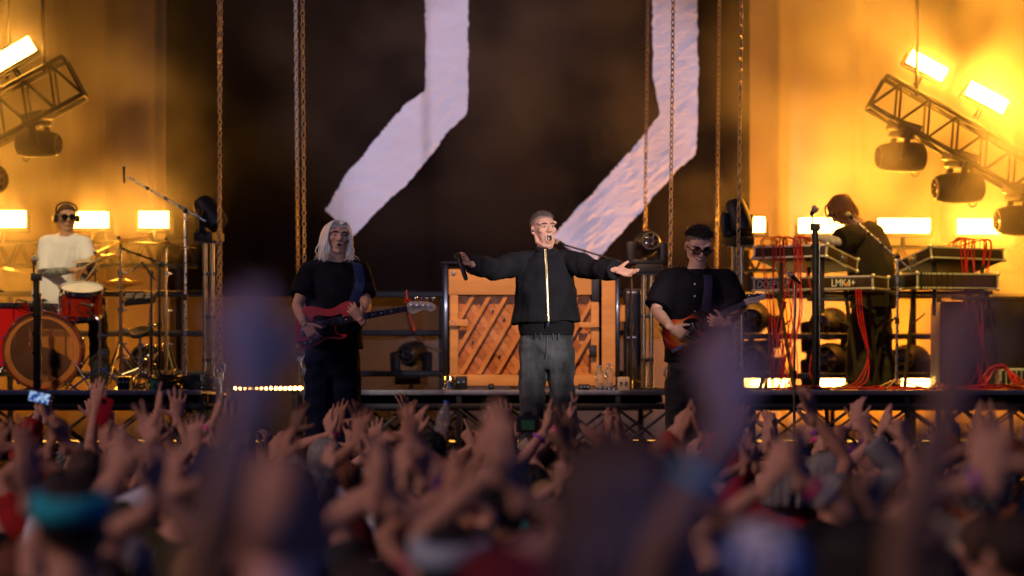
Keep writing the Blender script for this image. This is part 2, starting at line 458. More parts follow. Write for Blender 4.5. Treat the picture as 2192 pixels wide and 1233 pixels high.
for r_, l in LABS: strobe(rect(*r_), 32.0, l, power=72 if r_[0] > 800 else 30)
# bars under the rails that flood the cloth
def floodbar(x0, y0, x1, y1, label, d=31.2):
    P = W((x0 + x1) / 2, (y0 + y1) / 2, d); w, h = S(x1 - x0, d), S(y1 - y0, d)
    t = thing('flood_bar', label, 'lamp', (P.x, d, DECK), 'lit bars on the riser floor')
    b = MB(); b.box((P.x, d + .06, P.z), (w + .02, .1, h + .02), bev=.008); b.build('housing', BLACKM, t)
    b = MB(); b.box((P.x, d + .005, P.z), (w, .008, h), bev=.003); b.build('led_face', M_led2, t)
    return t
for i, (x0, x1, l) in enumerate([(1588, 1634, 'beside the guitarist\'s arm'), (1644, 1690, 'between the red cables'), (1757, 1808, 'left of the synthesizer player\'s legs'),
                                 (1820, 1834, 'short piece behind the synthesizer player\'s leg'), (1930, 1992, 'right of the synthesizer player\'s legs')]):
    floodbar(x0, 811, x1, 828, 'lit white floor bar ' + l)
# uplights on the floor behind the risers, washing the cloths amber
M_uplens = mat('uplight_lens', (.8, .6, .3), .3, var=0, emit=(1.0, .45, .06), estr=10)
def uplight(px, power, label, tilt=14):
    P = W(px, 0, 33.2); x = P.x; z = FLOOR
    t = thing('floor_uplight', label, 'lamp', (x, 33.2, z), 'floor uplights behind the risers')
    b = MB(); b.box((x, 33.2, z + .10), (.9, .16, .13), Euler((R(-tilt), 0, 0)), bev=.01); b.build('housing', BLACKM, t)
    b = MB(); b.box((x, 33.2 + .03, z + .168), (.84, .10, .006), Euler((R(-tilt), 0, 0))); b.build('lens', M_uplens, t)
    for s in (-1, 1):
        b = MB(); b.box((x + s * .3, 33.2, z + .02), (.05, .2, .035)); b.build('foot', BLACKM, t)
    area('lamp_light', (x, 33.24, z + .19), (R(180 - 12), 0, 0), .84, .10, power, parent=t, spread=150)
for px, p, l in [(-60, 190, 'uplight behind the drum kit, outermost'), (150, 190, 'uplight behind the drummer'), (330, 70, 'uplight behind the boom stand'),
                 (640, 22, 'uplight behind the bass player'), (880, 30, 'uplight left of the piano'), (1130, 22, 'uplight behind the piano'), (1400, 40, 'uplight behind the guitarist'),
                 (1640, 330, 'uplight behind the red patch cables'), (1850, 420, 'uplight behind the synthesizer player'), (2070, 330, 'uplight behind the big black case'), (2280, 200, 'uplight beyond the right picture edge')]:
    uplight(px, p * (.075 if px < 300 else .075 if px < 1500 else .25), l)
# little lamps in a row between the risers
M_dot = mat('warm_lamp_dot', (.9, .6, .4), .3, var=0, emit=(1.0, .42, .10), estr=60)
def dot_row(px0, px1, n, py, d, label):
    a, c = W(px0, py, d), W(px1, py, d)
    t = thing('lamp_row', label, 'lamp', ((a.x + c.x) / 2, d, FLOOR), 'rows of small lamps between the risers')
    b = MB(); b.box(((a.x + c.x) / 2, d + .05, a.z), (c.x - a.x + .1, .06, .06), bev=.01); b.build('batten', BLACKM, t)
    for x in (a.x + .1, c.x - .1):
        b = MB(); b.box((x, d + .06, (a.z - .03 + FLOOR) / 2), (.04, .04, a.z - .03 - FLOOR)); b.build('leg', BLACKM, t)
    for i in range(n):
        p = a.lerp(c, i / max(1, n - 1)); b = MB(); b.ball((p.x, d + .012, p.z), (.014, .012, .014), 10, 6); b.build('bulb', M_dot, t)
dot_row(505, 652, 15, 831, 30.6, 'row of small glowing lamps between drum riser and bass player')
dot_row(1428, 1492, 2, 838, 30.6, 'two small glowing lamps seen past the guitarist\'s legs')

# added front-of-house tower behind the camera with the assumed wash lamps, and an added front truss with amber wash (both out of the picture)
truss('added_front_truss', 'added black lighting truss over the stage front, above the picture', 'truss', (-6, 22.6, 9.4), (6, 22.6, 9.4), (0, 0, 1), .4, .4, 14, .025, .012, BLACKM)  # truss added to carry the assumed lamps over the stage
ft = thing('added_lamp_tower', 'added black scaffold tower behind the audience carrying added spotlights', 'tower', (0, -7, 0))  # tower added as a support for the unseen lamps
for x in (-2, 2):
    for y in (-8, -6):
        b = MB(); b.cyl((x, y, 0), (x, y, 8), .04); b.build('standard', GALV, ft)
for z in (2.5, 5, 7.2):
    for y in (-8, -6): b = MB(); b.cyl((-2, y, z), (2, y, z), .03); b.build('ledger', GALV, ft)
    for x in (-2, 2): b = MB(); b.cyl((x, -8, z + .08), (x, -6, z + .08), .03); b.build('transom', GALV, ft)
b = MB(); b.box((0, -7, 5.12), (4, 2, .06)); b.build('platform', M_deck, ft)
def wash(loc, target, power, col, size, blend, label, grp):  # unseen lamp with its housing
    loc = Vector(loc); t = thing('added_wash_lamp', label, 'lamp', loc, grp)
    d = (Vector(target) - loc).normalized()
    b = MB(); b.tube([loc - d * .3, loc - d * .1, loc + d * .12], [.08, .15, .16], 14); b.build('can', BLACKM, t)
    b = MB(); b.cyl(loc + d * .10, loc + d * .125, .15, seg=14); b.build('lens', mat('wash_lens', (.6, .6, .7), .2, var=0), t)
    b = MB(); b.cyl(loc - d * .1, loc - d * .1 + Vector((0, 0, .4)), .02); b.build('clamp', BLACKM, t)
    l = bpy.data.lights.new('added_wash_light', 'SPOT'); l.energy = power; l.color = col; l.spot_size = R(size); l.spot_blend = blend; l.shadow_soft_size = .15
    o = bpy.data.objects.new('added_wash_light', l); COL.objects.link(o); o.parent = t; o.location = d * .18
    o.rotation_euler = d.to_track_quat('-Z', 'Y').to_euler()
G_f, G_t = 'added spotlights on the added tower and mast', 'assumed lamps on the added front truss'
wash((-1.6, -6, 6.8), (-.7, 33.5, 4.5), 4300, (.80, .74, 1.0), 10.5, .5, 'assumed lilac spotlight on the added tower, left', G_f)  # assumed source of the lilac light on the backdrop
wash((1.6, -6, 6.8), (.9, 33.5, 4.5), 4300, (.86, .76, 1.0), 10.5, .5, 'assumed lilac spotlight on the added tower, right', G_f)  # second assumed lilac source
wash((-1.0, -6, 6.8), W(530, 690, 4.5), 5200, (.10, .22, 1.0), 2.1, .9, 'added narrow blue lamp on the added tower, tinting the near left hand', G_f)  # narrow beam added only to tint the near raised hand blue
wash((1.0, -6, 6.8), W(1545, 780, 5.0), 4600, (.14, .24, 1.0), 2.3, .9, 'added narrow blue lamp on the added tower, tinting the near hand right of centre', G_f)  # another added beam, tinting the hand before the guitarist
wash((2.0, -6, 6.8), W(2040, 760, 4.8), 1000, (.10, .20, 1.0), 3.0, .9, 'added blue lamp on the added tower, tinting the outermost right near hand', G_f)  # third added blue beam, for the raised arm at far right
mast = thing('added_spotlight_mast', 'added slim black mast right of the audience, outside the picture', 'mast', (8.5, 8, 0))  # mast added only to hold the follow spot
b = MB(); b.cyl((8.5, 8, .02), (8.5, 8, 7.0), .05); b.build('pole', BLACKM, mast)
b = MB(); b.cyl((8.5, 8, .001), (8.5, 8, .05), .6, seg=20); b.build('base_plate', BLACKM, mast)
wash((8.5, 8.2, 6.6), (.25, 24, 2.75), 14500, (1.0, .84, .76), 4.4, .5, 'assumed warm follow spot on the added mast', G_f)  # unseen lamp assumed for the bright light on the singer
wash((-5.4, 22.3, 8.9), (.3, 33.5, 4.3), 3900, (.74, .66, 1.0), 20, .5, 'assumed lilac lamp on the left of the added front truss', G_t)  # assumed lamp, set aslant to bring out creases in the strips
wash((.8, 22.3, 8.9), (.1, 28.3, 2.7), 3000, (1.0, .50, .20), 20, .7, 'assumed amber lamp over the stage aimed at the piano', G_t)  # assumed source of the orange light on the piano
wash((4.0, 22.3, 8.9), (3.3, 28.5, 2.9), 3600, (1.0, .66, .10), 17, .6, 'assumed yellow lamp over the stage aimed at the synthesizers', G_t)  # assumed source of the yellow light on the cases
wash((-4.4, 22.3, 8.9), (-3.7, 29.0, 3.0), 2600, (1.0, .74, .38), 17, .6, 'assumed yellow lamp over the stage aimed at the drums', G_t)  # assumed source of the yellow light on the drum kit
# ================================================================== CHAINS that carry the risers
lk = MB(); lk.torus((0, 0, 0), .0145, .0055, axis=(0, 1, 0), seg=12, sec=6, sx=1., sy=1.95, up=(0, 0, 1))
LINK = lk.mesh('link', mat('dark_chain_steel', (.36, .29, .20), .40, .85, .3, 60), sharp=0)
PITCH = .0440
def chain(px_top, px_bot, d, py_bot, label):
    z0 = W(0, py_bot, d).z; zt = W(0, -70, d).z; xb, xt = W(px_bot, 0, d).x, W(px_top, 0, d).x
    sl = (xt - xb) / (zt - z0)
    t = thing('chain', label, 'chain', (xb, d, z0), 'hoist chains of the risers')
    n = int((zt - z0) / PITCH); up = MB()
    for i in range(n):
        o = bpy.data.objects.new('link', LINK); COL.objects.link(o); o.parent = t
        o.location = (sl * i * PITCH + .0015 * nz(i * .9, px_top), .0015 * nz(i * 1.1, 3), .02 + i * PITCH); o.rotation_euler = (0, -sl, R(35 + 90 * (i % 2)) + .25 * nz(i * .7, px_bot))
    i = n
    while z0 + i * PITCH < 11.05:
        q = Matrix.Translation((xb + sl * i * PITCH, d, z0 + .02 + i * PITCH)) @ Matrix.Rotation(R(35 + 90 * (i % 2)), 4, 'Z')
        one = MB(); one.torus((0, 0, 0), .0145, .0055, axis=(0, 1, 0), seg=8, sec=4, sy=2.0, up=(0, 0, 1)); up.merge(one, q); i += 1
    o = up.build('upper_links', LINK.materials[0], t, sharp=0); o['kind'] = 'stuff'
    b = MB(); b.torus((xb, d, z0 - .03), .035, .009, axis=(0, 1, 0), sy=1.3); b.build('hook', GALV, t)
    b = MB(); b.box((xb, d, z0 - .10), (.05, .05, .07), bev=.01); b.build('hook_block', GALV, t)
    b = MB(); b.cyl((xb, d, z0 - .13), (xb, d, DECK - .10), .014); b.build('pick_up_rod', GALV, t)
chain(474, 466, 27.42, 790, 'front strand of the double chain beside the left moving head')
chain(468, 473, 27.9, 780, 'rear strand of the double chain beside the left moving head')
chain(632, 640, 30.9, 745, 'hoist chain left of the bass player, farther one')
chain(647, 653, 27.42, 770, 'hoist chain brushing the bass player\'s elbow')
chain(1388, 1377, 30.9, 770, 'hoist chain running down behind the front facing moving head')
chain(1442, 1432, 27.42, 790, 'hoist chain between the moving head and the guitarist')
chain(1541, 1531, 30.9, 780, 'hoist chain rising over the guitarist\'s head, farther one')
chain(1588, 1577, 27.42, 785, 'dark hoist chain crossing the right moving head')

# ================================================================== MOVING HEADS
M_lens = mat('dark_lens_glass', (.02, .02, .03), .12, 0, 0, coat=1.)
M_shell = mat('fixture_shell_black', (.016, .015, .014), .5, 0, .2, 15)
def moving_head(name, base, up, fwd, look, s, label, group, ring=False):
    """base: mounting point, up: from base towards the head, look: the way the lens points"""
    base, up, look = Vector(base), Vector(up).normalized(), Vector(look).normalized()
    ax = look.cross(up); ax = ax.normalized() if ax.length > .2 else Vector(fwd).cross(up).normalized()   # tilt axle
    fw = up.cross(ax).normalized(); M = Matrix((ax, fw, up)).transposed()
    t = thing(name, label, 'stage lamp', base, group)
    b = MB(); b.box(base + up * .045 * s, (.27 * s, .22 * s, .09 * s), M, bev=.012); b.build('base', M_shell, t)
    pv = base + up * .30 * s
    b = MB()
    b.box(base + up * .115 * s, (.34 * s, .12 * s, .05 * s), M, bev=.015)
    for k in (-1, 1):
        b.tube([base + up * .10 * s + ax * k * .155 * s, base + up * .2 * s + ax * k * .165 * s, pv + ax * k * .16 * s], [.055 * s, .05 * s, .06 * s], 12, ell=(.42, 1), up=ax, round_=True)
    b.build('yoke', M_shell, t)
    b = MB(); e_ = 1.28 if ring else 1.; b.lathe([(.02 * s, -.20 * s * e_), (.085 * s, -.197 * s * e_), (.116 * s, -.18 * s * e_), (.128 * s, -.12 * s * e_), (.125 * s, .0), (.116 * s, .08 * s), (.106 * s, .125 * s), (.094 * s, .15 * s), (.084 * s, .153 * s), (.08 * s, .13 * s)], pv, look, 24)
    h = b.build('head', M_shell, t)
    b = MB(); b.ball(pv + look * .125 * s, (.078 * s,) * 2 + (.02 * s,), 20, 8, Matrix((*frame(look), look)).transposed()); b.build('lens', M_lens, h)
    b = MB(); x, y = frame(look); c = pv + look * .156 * s
    b.torus(c, .082 * s, .006 * s, look, 24, 6); b.torus(c, .03 * s, .004 * s, look, 16, 5)
    for k in range(6):
        a = k * math.pi / 3; d = x * math.cos(a) + y * math.sin(a); b.cyl(c + d * .03 * s, c + d * .082 * s, .0045 * s, seg=5)
    b.build('lens_ring', mat('worn_brown_metal', (.16, .12, .07), .4, .6, .2, 30), h)
    if ring:
        b = MB(); b.torus(pv - look * .17 * s + Vector((0, 0, -1)) * .13 * s, .035 * s, .007 * s, ax, 14, 6); b.build('safety_ring', GALV, h)
    return t
def pole(parent, name, a, b_, r, m, seg=12):
    b = MB(); b.cyl(a, b_, r, seg=seg); return b.build(name, m, parent)
def lamp_stand(px, py_top, d, label, z_base=DECK):
    a = W(px, py_top, d); t = thing('lamp_stand', label, 'lamp stand', (a.x, d, z_base), 'poles of the moving heads')
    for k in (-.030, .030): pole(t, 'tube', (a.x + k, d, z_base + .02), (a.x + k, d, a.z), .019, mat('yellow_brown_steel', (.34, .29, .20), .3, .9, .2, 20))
    b = MB(); b.box((a.x, d, a.z - .006), (.17, .12, .012)); b.build('top_plate', BLACKM, t)
    for z in (.25, .6, .95):
        if z_base + z < a.z - .05:
            b = MB(); b.box((a.x, d, z_base + z), (.10, .035, .03), bev=.006); b.build('coupler', BLACKM, t)
    b = MB(); b.box((a.x, d, z_base + .011), (.34, .34, .018), bev=.004); b.build('foot_plate', BLACKM, t)
    return a
G_mh = 'moving heads standing on poles'
a = lamp_stand(1386, 585, 27.9, 'pair of pale steel tubes carrying the front facing moving head')
moving_head('moving_head', a, (0, 0, 1), (0, -1, 0), (.18, -1, .12), .80, 'moving head facing the crowd on a pole between singer and guitarist', G_mh)
a = lamp_stand(1579, 525, 28.1, 'pole carrying the dark moving head right of the guitarist')
moving_head('moving_head', a, (0, 0, 1), (1, -.3, 0), (-.25, .3, 1), .80, 'moving head tilted upwards, dark before the amber cloth', G_mh)
a = lamp_stand(447, 517, 28.1, 'pole carrying the moving head right of the drum kit')
moving_head('moving_head', a, (0, 0, 1), (1, -.3, 0), (-.7, .3, 1), .80, 'moving head turned to the left beside the double chain', G_mh)
# unlit lamps low behind the rails
for px, py, s, l in [(880, 758, .95, 'faint round lamp below the bass headstock'), (1610, 682, 1.25, 'upper round lamp just right of the guitarist, behind rail'), (1612, 772, 1.35, 'lower round lamp just right of the guitarist, behind rail'),
                     (1782, 775, 1.45, 'round lamp behind the red cables\' mic pole'), (1946, 774, 1.3, 'round lamp right of the synthesizer player\'s legs'), (1770, 694, 1.2, 'upper round lamp behind the mic pole'), (318, 775, 1.25, 'round lamp behind the cymbal stands')]:
    p = W(px, py, 32.0); up = Vector((0, 0, 1))
    t = moving_head('moving_head', p - up * .30 * s, up, (0, -1, 0), (rnd.uniform(-.5, .1), -1, rnd.uniform(-.1, .3)), s, l, 'unlit lamps behind the rails')
    zb = p.z - .30 * s
    b = MB(); b.cyl((p.x, 32.0, FLOOR), (p.x, 32.0, zb), .022); b.cyl((p.x, 32, FLOOR), (p.x, 32, FLOOR + .02), .18, seg=20); b.build('stand', BLACKM, t)

# ================================================================== TILTED LIGHTING TRUSSES
TD = 30.2
def chordpair(u0, u1, l0, l1, d, label, m, n):
    A = (W(*u0, d) + W(*l0, d)) / 2; B = (W(*u1, d) + W(*l1, d)) / 2
    h = ((W(*u0, d) - W(*l0, d)) - (B - A).normalized() * (W(*u0, d) - W(*l0, d)).dot((B - A).normalized())).length
    return truss('lighting_truss', label, 'truss', A, B, (0, 0, 1), .36, h, n, .024, .012, m, 'tilted lighting trusses')
M_truss = mat('truss_aluminium_dark', (.035, .03, .026), .45, .5, .2, 20)
chordpair((1905, 170), (2500, 517), (1848, 223), (2470, 571), TD, 'truss tilted down to the right over the synthesizers', M_truss, 10)
chordpair((-260, 338), (150, 132), (-240, 430), (172, 199), TD, 'truss tilted up to the right over the drummer', M_truss, 7)
def hang_line(a, b_, label):
    b = MB(); b.cyl(a, b_, .016, seg=8); tag(b.build('hoist_cable', BLACKM, origin=b_), label, 'cable', 'cables holding the tilted trusses')
hang_line(Vector((W(66, 0, TD).x, TD - .18, 11.05)), W(95, 158, TD - .18), 'dark cable down to the left truss, beside its lit panel')
hang_line(Vector((W(34, 0, TD).x, TD + .18, 11.05)), W(16, 170, TD + .18), 'dark cable down to the left truss, behind its lit panel')
hang_line(Vector((W(1965, 0, TD).x, TD - .18, 11.05)), W(1962, 205, TD - .18), 'dark cable in the smoke down to the right truss')
hang_line(Vector((W(2240, 0, TD).x, TD, 11.05)), W(2250, 370, TD), 'cable down to the right truss beyond the picture edge')
strobe([(1952, 106), (2028, 146), (2017, 176), (1943, 133)], TD - .1, 'tilted lit panel on the right truss, upper one', power=85)
strobe([(2079, 173), (2158, 215), (2148, 245), (2067, 201)], TD - .1, 'tilted lit panel on the right truss, lower one at the edge', power=85)
strobe([(-42, 137), (62, 77), (75, 108), (-30, 170)], TD - .1, 'tilted lit panel on the left truss', power=26)
G_h = 'moving heads hanging under the tilted trusses'
def hung(mount, pivot, look, s, label, d=TD):
    m, p = W(*mount, d), W(*pivot, d); v = p - m; s = v.length / .30
    moving_head('hanging_lamp', m, v, (0, -1, 0), look, s, label, G_h, ring=True)
hung((1938, 262), (1918, 336), (-1, -.25, -.02), 1, 'hanging lamp highest under the right truss, faint in amber smoke')
hung((2058, 325), (2040, 402), (-1, -.25, -.06), 1, 'hanging lamp in the middle under the right truss')
hung((2186, 395), (2172, 472), (-1, -.25, -.02), 1, 'hanging lamp lowest under the right truss, at picture edge')
hung((78, 240), (92, 308), (1, -.3, -.06), 1, 'hanging lamp with ring under the left truss')
hung((-50, 300), (-32, 382), (1, -.5, -.12), 1, 'hanging lamp cut by the left picture edge')
# pipe grid behind the lit panels
for px0, px1, l in ((-200, 420, 'pipe grid behind the drummer carrying the lit panels'), (1560, 2350, 'pipe grid behind the synthesizer player carrying the lit panels')):
    y0 = 522 if px0 < 0 else 533
    A, B = W(px0, y0 + 22, 32.25), W(px1, y0 + 22, 32.25)
    t = truss('lamp_truss', l, 'truss', A, B, (0, 0, 1), .22, .22, 14, .018, .009, M_truss, 'trusses with the lit panels', faces=('front', 'back'))
    for f in (.06, .5, .94):
        p = A.lerp(B, f); b = MB(); b.cyl((p.x, p.y, FLOOR), (p.x, p.y, p.z - .11), .03); b.build('post', M_truss, t)

# ================================================================== UPRIGHT PIANO (seen from its back)
PD = 28.3
WOODS = [mat('spruce_plank_%d' % i, c, .6, var=.2, scale=9, bump=.08, bscale=60, stretch=(.6, .6, 3), spec=.25) for i, c in enumerate([(.52, .24, .10), (.45, .19, .075), (.58, .29, .13), (.38, .15, .06), (.50, .21, .10)])]
M_beam = mat('honey_wood_beam', (.60, .31, .11), .6, var=.18, scale=5, bump=.06, bscale=50, stretch=(.35, 1, 2.2), spec=.25)
M_pblk = mat('black_piano_lacquer', (.010, .009, .009), .22, var=.1, scale=5, coat=.5)
M_rib = mat('wood_rib', (.56, .25, .08), .6, var=.15, scale=12, spec=.25)
piano = thing('upright_piano', 'wooden upright piano seen from its back with diagonal ribs', 'piano', (W(1140, 0, PD).x, PD, DECK))
def pbox(name, x0, y0, x1, y1, d0, d1, m, par=None, bev=.004):
    A, B = W(x0, y0, PD), W(x1, y1, PD); b = MB(); b.box(((A.x + B.x) / 2, PD + (d0 + d1) / 2, (A.z + B.z) / 2), (B.x - A.x, d1 - d0, A.z - B.z), bev=bev); return b.build(name, m, par or piano)
pbox('side_panel', 947, 565, 960, 826, .02, .62, M_pblk); pbox('side_panel', 1318, 568, 1327, 826, .02, .62, M_pblk)
pbox('lid', 944, 560, 1330, 566, -.01, .64, M_pblk); pbox('front_panel', 960.5, 568, 1317.5, 826, .55, .60, M_pblk)
pbox('top_beam', 960.5, 576, 1283, 631, .0, .10, M_beam); pbox('bottom_beam', 960.5, 802, 1317.5, 826, .0, .10, M_beam)
pbox('post', 963, 631.5, 981, 801.5, .0, .10, M_beam); pbox('post', 1265, 645, 1282, 801.5, .0, .10, M_beam); pbox('post', 1288, 590, 1317, 801.5, -.02, .10, M_beam)
pbox('key_block', 1328, 650, 1345, 686, .35, .6, M_beam)
br = pbox('bracket', 962, 684, 1002, 698, -.03, -.002, M_beam); pbox('bracket', 1240, 690, 1282, 701, -.03, -.002, M_beam)
for x, y in ((968, 688), (974, 693), (996, 691)):
    p = W(x, y, PD); b = MB(); b.cyl((p.x, PD - .034, p.z), (p.x, PD - .029, p.z), .006, seg=8); b.build('screw', GALV, br)
pbox('metal_strap', 1266, 595, 1283, 644.5, -.012, -.002, BLACKM); pbox('junction_box', 1261, 739, 1277, 762, -.05, -.002, BLACKP)
pbox('handle_plate', 967, 580, 975, 588, -.012, -.002, GALV)
def clip(poly, x0, x1, y0, y1):
    def cut(P, f, inter):
        out = []
        for i in range(len(P)):
            a, c = P[i], P[(i + 1) % len(P)]; fa, fc = f(a), f(c)
            if fa >= 0: out.append(a)
            if fa * fc < 0: t = fa / (fa - fc); out.append((a[0] + (c[0] - a[0]) * t, a[1] + (c[1] - a[1]) * t))
        return out
    for f in (lambda p: p[0] - x0, lambda p: x1 - p[0], lambda p: p[1] - y0, lambda p: y1 - p[1]):
        if len(poly) < 3: return []
        poly = cut(poly, f, None)
    return poly
X0, X1, Y0, Y1 = 981.5, 1264.5, 631.5, 801.5
pd = Vector((.62, .785)); pn = Vector((.785, -.62)); k = 0
for off in np.arange(-400, 400, 15.5):           # soundboard planks, running down to the right
    c = Vector((1123, 716)) + pn * off
    poly = [c - pd * 400 + pn * .4, c + pd * 400 + pn * .4, c + pd * 400 + pn * 15.1, c - pd * 400 + pn * 15.1]
    q = clip([tuple(p) for p in poly], X0, X1, Y0, Y1)
    if len(q) < 3: continue
    # split each plank at a random joint so that tones change along it
    b = MB(); b.prism([W(x, y, PD) + Vector((0, .075 + .003 * (k % 3), 0)) for x, y in q], .018, (0, 1, 0)); b.build('plank', WOODS[(k * 3 + k // 4) % 5], piano); k += 1
b = MB(); p = (W(X0, Y0, PD) + W(X1, Y1, PD)) / 2; b.box((p.x, PD + .12, p.z), (S(X1 - X0, PD), .01, S(Y1 - Y0, PD))); b.build('back_board', WOODS[3], piano)
rd = Vector((.50, -.866))
for cx in (965, 1000, 1036, 1074, 1112, 1150, 1188, 1226, 1264):    # ribs, rising to the right
    c = Vector((cx, 716)); n = Vector((.866, .5)) * 4.2
    q = clip([tuple(c - rd * 300 - n), tuple(c + rd * 300 - n), tuple(c + rd * 300 + n), tuple(c - rd * 300 + n)], X0, X1, Y0 + 1, Y1 - 1)
    if len(q) < 3: continue
    b = MB(); b.prism([W(x, y, PD) + Vector((0, .022, 0)) for x, y in q], .052, (0, 1, 0)); b.build('rib', M_rib, piano)
for x, y in ((1031, 651), (1055, 665), (1079, 684), (1070, 762), (1012, 732)):
    p = W(x, y, PD); b = MB(); b.cyl((p.x, PD + .062, p.z), (p.x, PD + .076, p.z), .010, seg=10); b.build('bolt', BLACKM, piano)
# black rack beside it
def bx(name, x0, y0, x1, y1, d, depth, m, par, bev=.006, dy=0.):
    A, B = W(x0, y0, d), W(x1, y1, d); b = MB(); b.box(((A.x + B.x) / 2, d + dy + depth / 2, (A.z + B.z) / 2), (B.x - A.x, depth, A.z - B.z), bev=bev); return b.build(name, m, par)
M_brn = mat('brown_black_laminate', (.035, .022, .016), .45, var=.25, scale=12, coat=.1)
rk = thing('equipment_rack', 'tall black rack with narrow slotted doors right of the piano', 'rack', (W(1354, 0, 28.5).x, 28.5, DECK))
bx('cabinet', 1339, 618, 1372, 832, 28.5, .5, BLACKM, rk)
for y0, y1 in ((624, 714), (720, 826)):
    d_ = bx('door', 1341, y0, 1363, y1, 28.5, .02, M_brn, rk, dy=-.022)
    for x in (1345, 1351, 1357): bx('slot', x, y0 + 12, x + 2.4, y1 - 12, 28.5, .008, BLACKM, d_, .001, dy=-.031)
    bx('trim', 1342, y0 + 1, 1362, y0 + 4, 28.5, .01, ALU, d_, .002, dy=-.034)

# ================================================================== DRUM KIT
M_red = mat('red_acrylic_shell', (.85, .05, .012), .10, var=.08, scale=6, trans=.62, coat=.5)
M_redp = mat('red_lacquer', (.55, .012, .012), .18, var=.08, scale=8, coat=.8)
M_head = mat('drum_head_clear', (.45, .18, .10), .3, var=0, trans=.5, alpha=.22, spec=.1)
M_skin = mat('drum_head_white', (.75, .73, .70), .6, var=.08, scale=14)
M_hoop = mat('maroon_hoop', (.16, .03, .02), .25, var=.2, scale=10, coat=.5)
M_ambr = mat('amber_hoop_ring', (.72, .26, .05), .35, var=.15, scale=10)
G_dr = 'drums of the kit'
def drum(name, label, c, axis, r, depth, m, lugs=8, front=None):
    """axis points from the back/bottom head to the front/top head; c is the middle"""
    c, ax = Vector(c), Vector(axis).normalized(); x, y = frame(ax)
    t = thing(name, label, 'drum', (c.x, c.y, DECK), G_dr)
    b = MB(); b.lathe([(r, -depth / 2), (r, depth / 2), (r - .007, depth / 2), (r - .007, -depth / 2)], c, ax, 36, close=True); b.build('shell', m, t)
    for s in (-1, 1):
        b = MB(); b.lathe([(r + .004, s * depth / 2 - .02), (r + .014, s * depth / 2 - .02), (r + .014, s * depth / 2 + .014), (r + .002, s * depth / 2 + .014)], c, ax, 36, close=True); b.build('hoop', CHROME if name != 'bass_drum' else M_hoop, t)
        b = MB(); b.cyl(c + ax * (s * depth / 2 + .001), c + ax * (s * depth / 2 + .004), r - .001, seg=36)
        b.build('drum_head', front if front else M_skin, t)
    for k in range(lugs):
        a = 2 * math.pi * (k + .5) / lugs; d = x * math.cos(a) + y * math.sin(a); p = c + d * (r + .012)
        l_ = MB(); l_.tube([p - ax * depth * .12, p + ax * depth * .12], .012, 8, round_=True); o = l_.build('lug', CHROME, t)
        l_ = MB(); l_.cyl(p - ax * (depth / 2 + .012), p + ax * (depth / 2 + .012), .0045, seg=6); l_.build('rod', CHROME, o)
        for s in (-1, 1):
            l_ = MB(); l_.box(c + d * (r + .014) + ax * s * (depth / 2), (.022, .022, .022), Matrix((x, y, ax)).transposed(), bev=.005); l_.build('claw', CHROME, o)
    return t
KD = 28.35
c = W(86, 752, KD); rB = S(82, KD)
bd = drum('bass_drum', 'bass drum with clear front head, amber ring and dark pillow inside', (c.x, KD + .22, DECK + rB + .02), (0.06, -1, 0), rB, .42, M_red, 10, M_head)
fc = Vector((c.x, KD + .22, DECK + rB + .02)) + Vector((.06, -1, 0)).normalized() * .19
b = MB(); b.lathe([(rB - .008, 0), (rB - .052, 0), (rB - .052, -.02), (rB - .008, -.02)], fc, (.06, -1, 0), 40, close=True); b.build('amber_ring', M_ambr, bd)
b = MB(); rr = random.Random(3)
for i in range(7):
    b.ball((c.x + (-.17 + .057 * i), KD + .16, DECK + .13 + .10 * (1 - ((i - 3) / 3.6) ** 2) + .02), (.09, .09, .105 + .02 * rr.random()), 12, 8)
o = b.build('pillow', cloth('black_pillow_cloth', (.012, .011, .013), .7, 12), bd)
for s in (-1, 1):
    q = Vector((c.x + s * rB * .85, KD + .05, DECK + .25)); b = MB(); b.cyl(q, (c.x + s * (rB + .12), KD - .08, DECK + .004), .009); b.build('spur', CHROME, bd)
c = W(168, 641, KD); drum('rack_tom', 'red rack tom with chrome hoops right of the drummer\'s lap', (c.x, KD + .25, c.z), (.04, -.30, .95), S(45, KD), S(54, KD), M_red, 6)
c = W(2, 716, KD); drum('floor_tom', 'red floor tom at the left picture edge', (c.x, KD + .35, c.z), (0, -.05, 1), S(52, KD), S(136, KD), M_redp, 8)
t = [o for o in bpy.data.objects if o.name.startswith('floor_tom')][0]
for a in (.5, 2.6, 4.4):
    q = c + Vector((math.cos(a) * S(55, KD), .35 + math.sin(a) * S(55, KD), 0)); b = MB(); b.cyl((q.x, q.y, c.z), (q.x, q.y, DECK + .003), .008); b.build('leg', CHROME, t)
c = W(120, 668, KD); drum('snare_drum', 'chrome snare drum in front of the drummer\'s knees', (c.x, KD + .62, c.z + .02), (0, -.1, 1), .175, .14, CHROME, 8)
t = [o for o in bpy.data.objects if o.name.startswith('snare_drum')][0]
for a in (.3, 2.4, 4.5):
    b = MB(); b.tube([(c.x, KD + .62, c.z - .1), (c.x, KD + .62, DECK + .3), (c.x + .24 * math.cos(a), KD + .62 + .24 * math.sin(a), DECK + .004)], .009, 8); b.build('leg', CHROME, t)
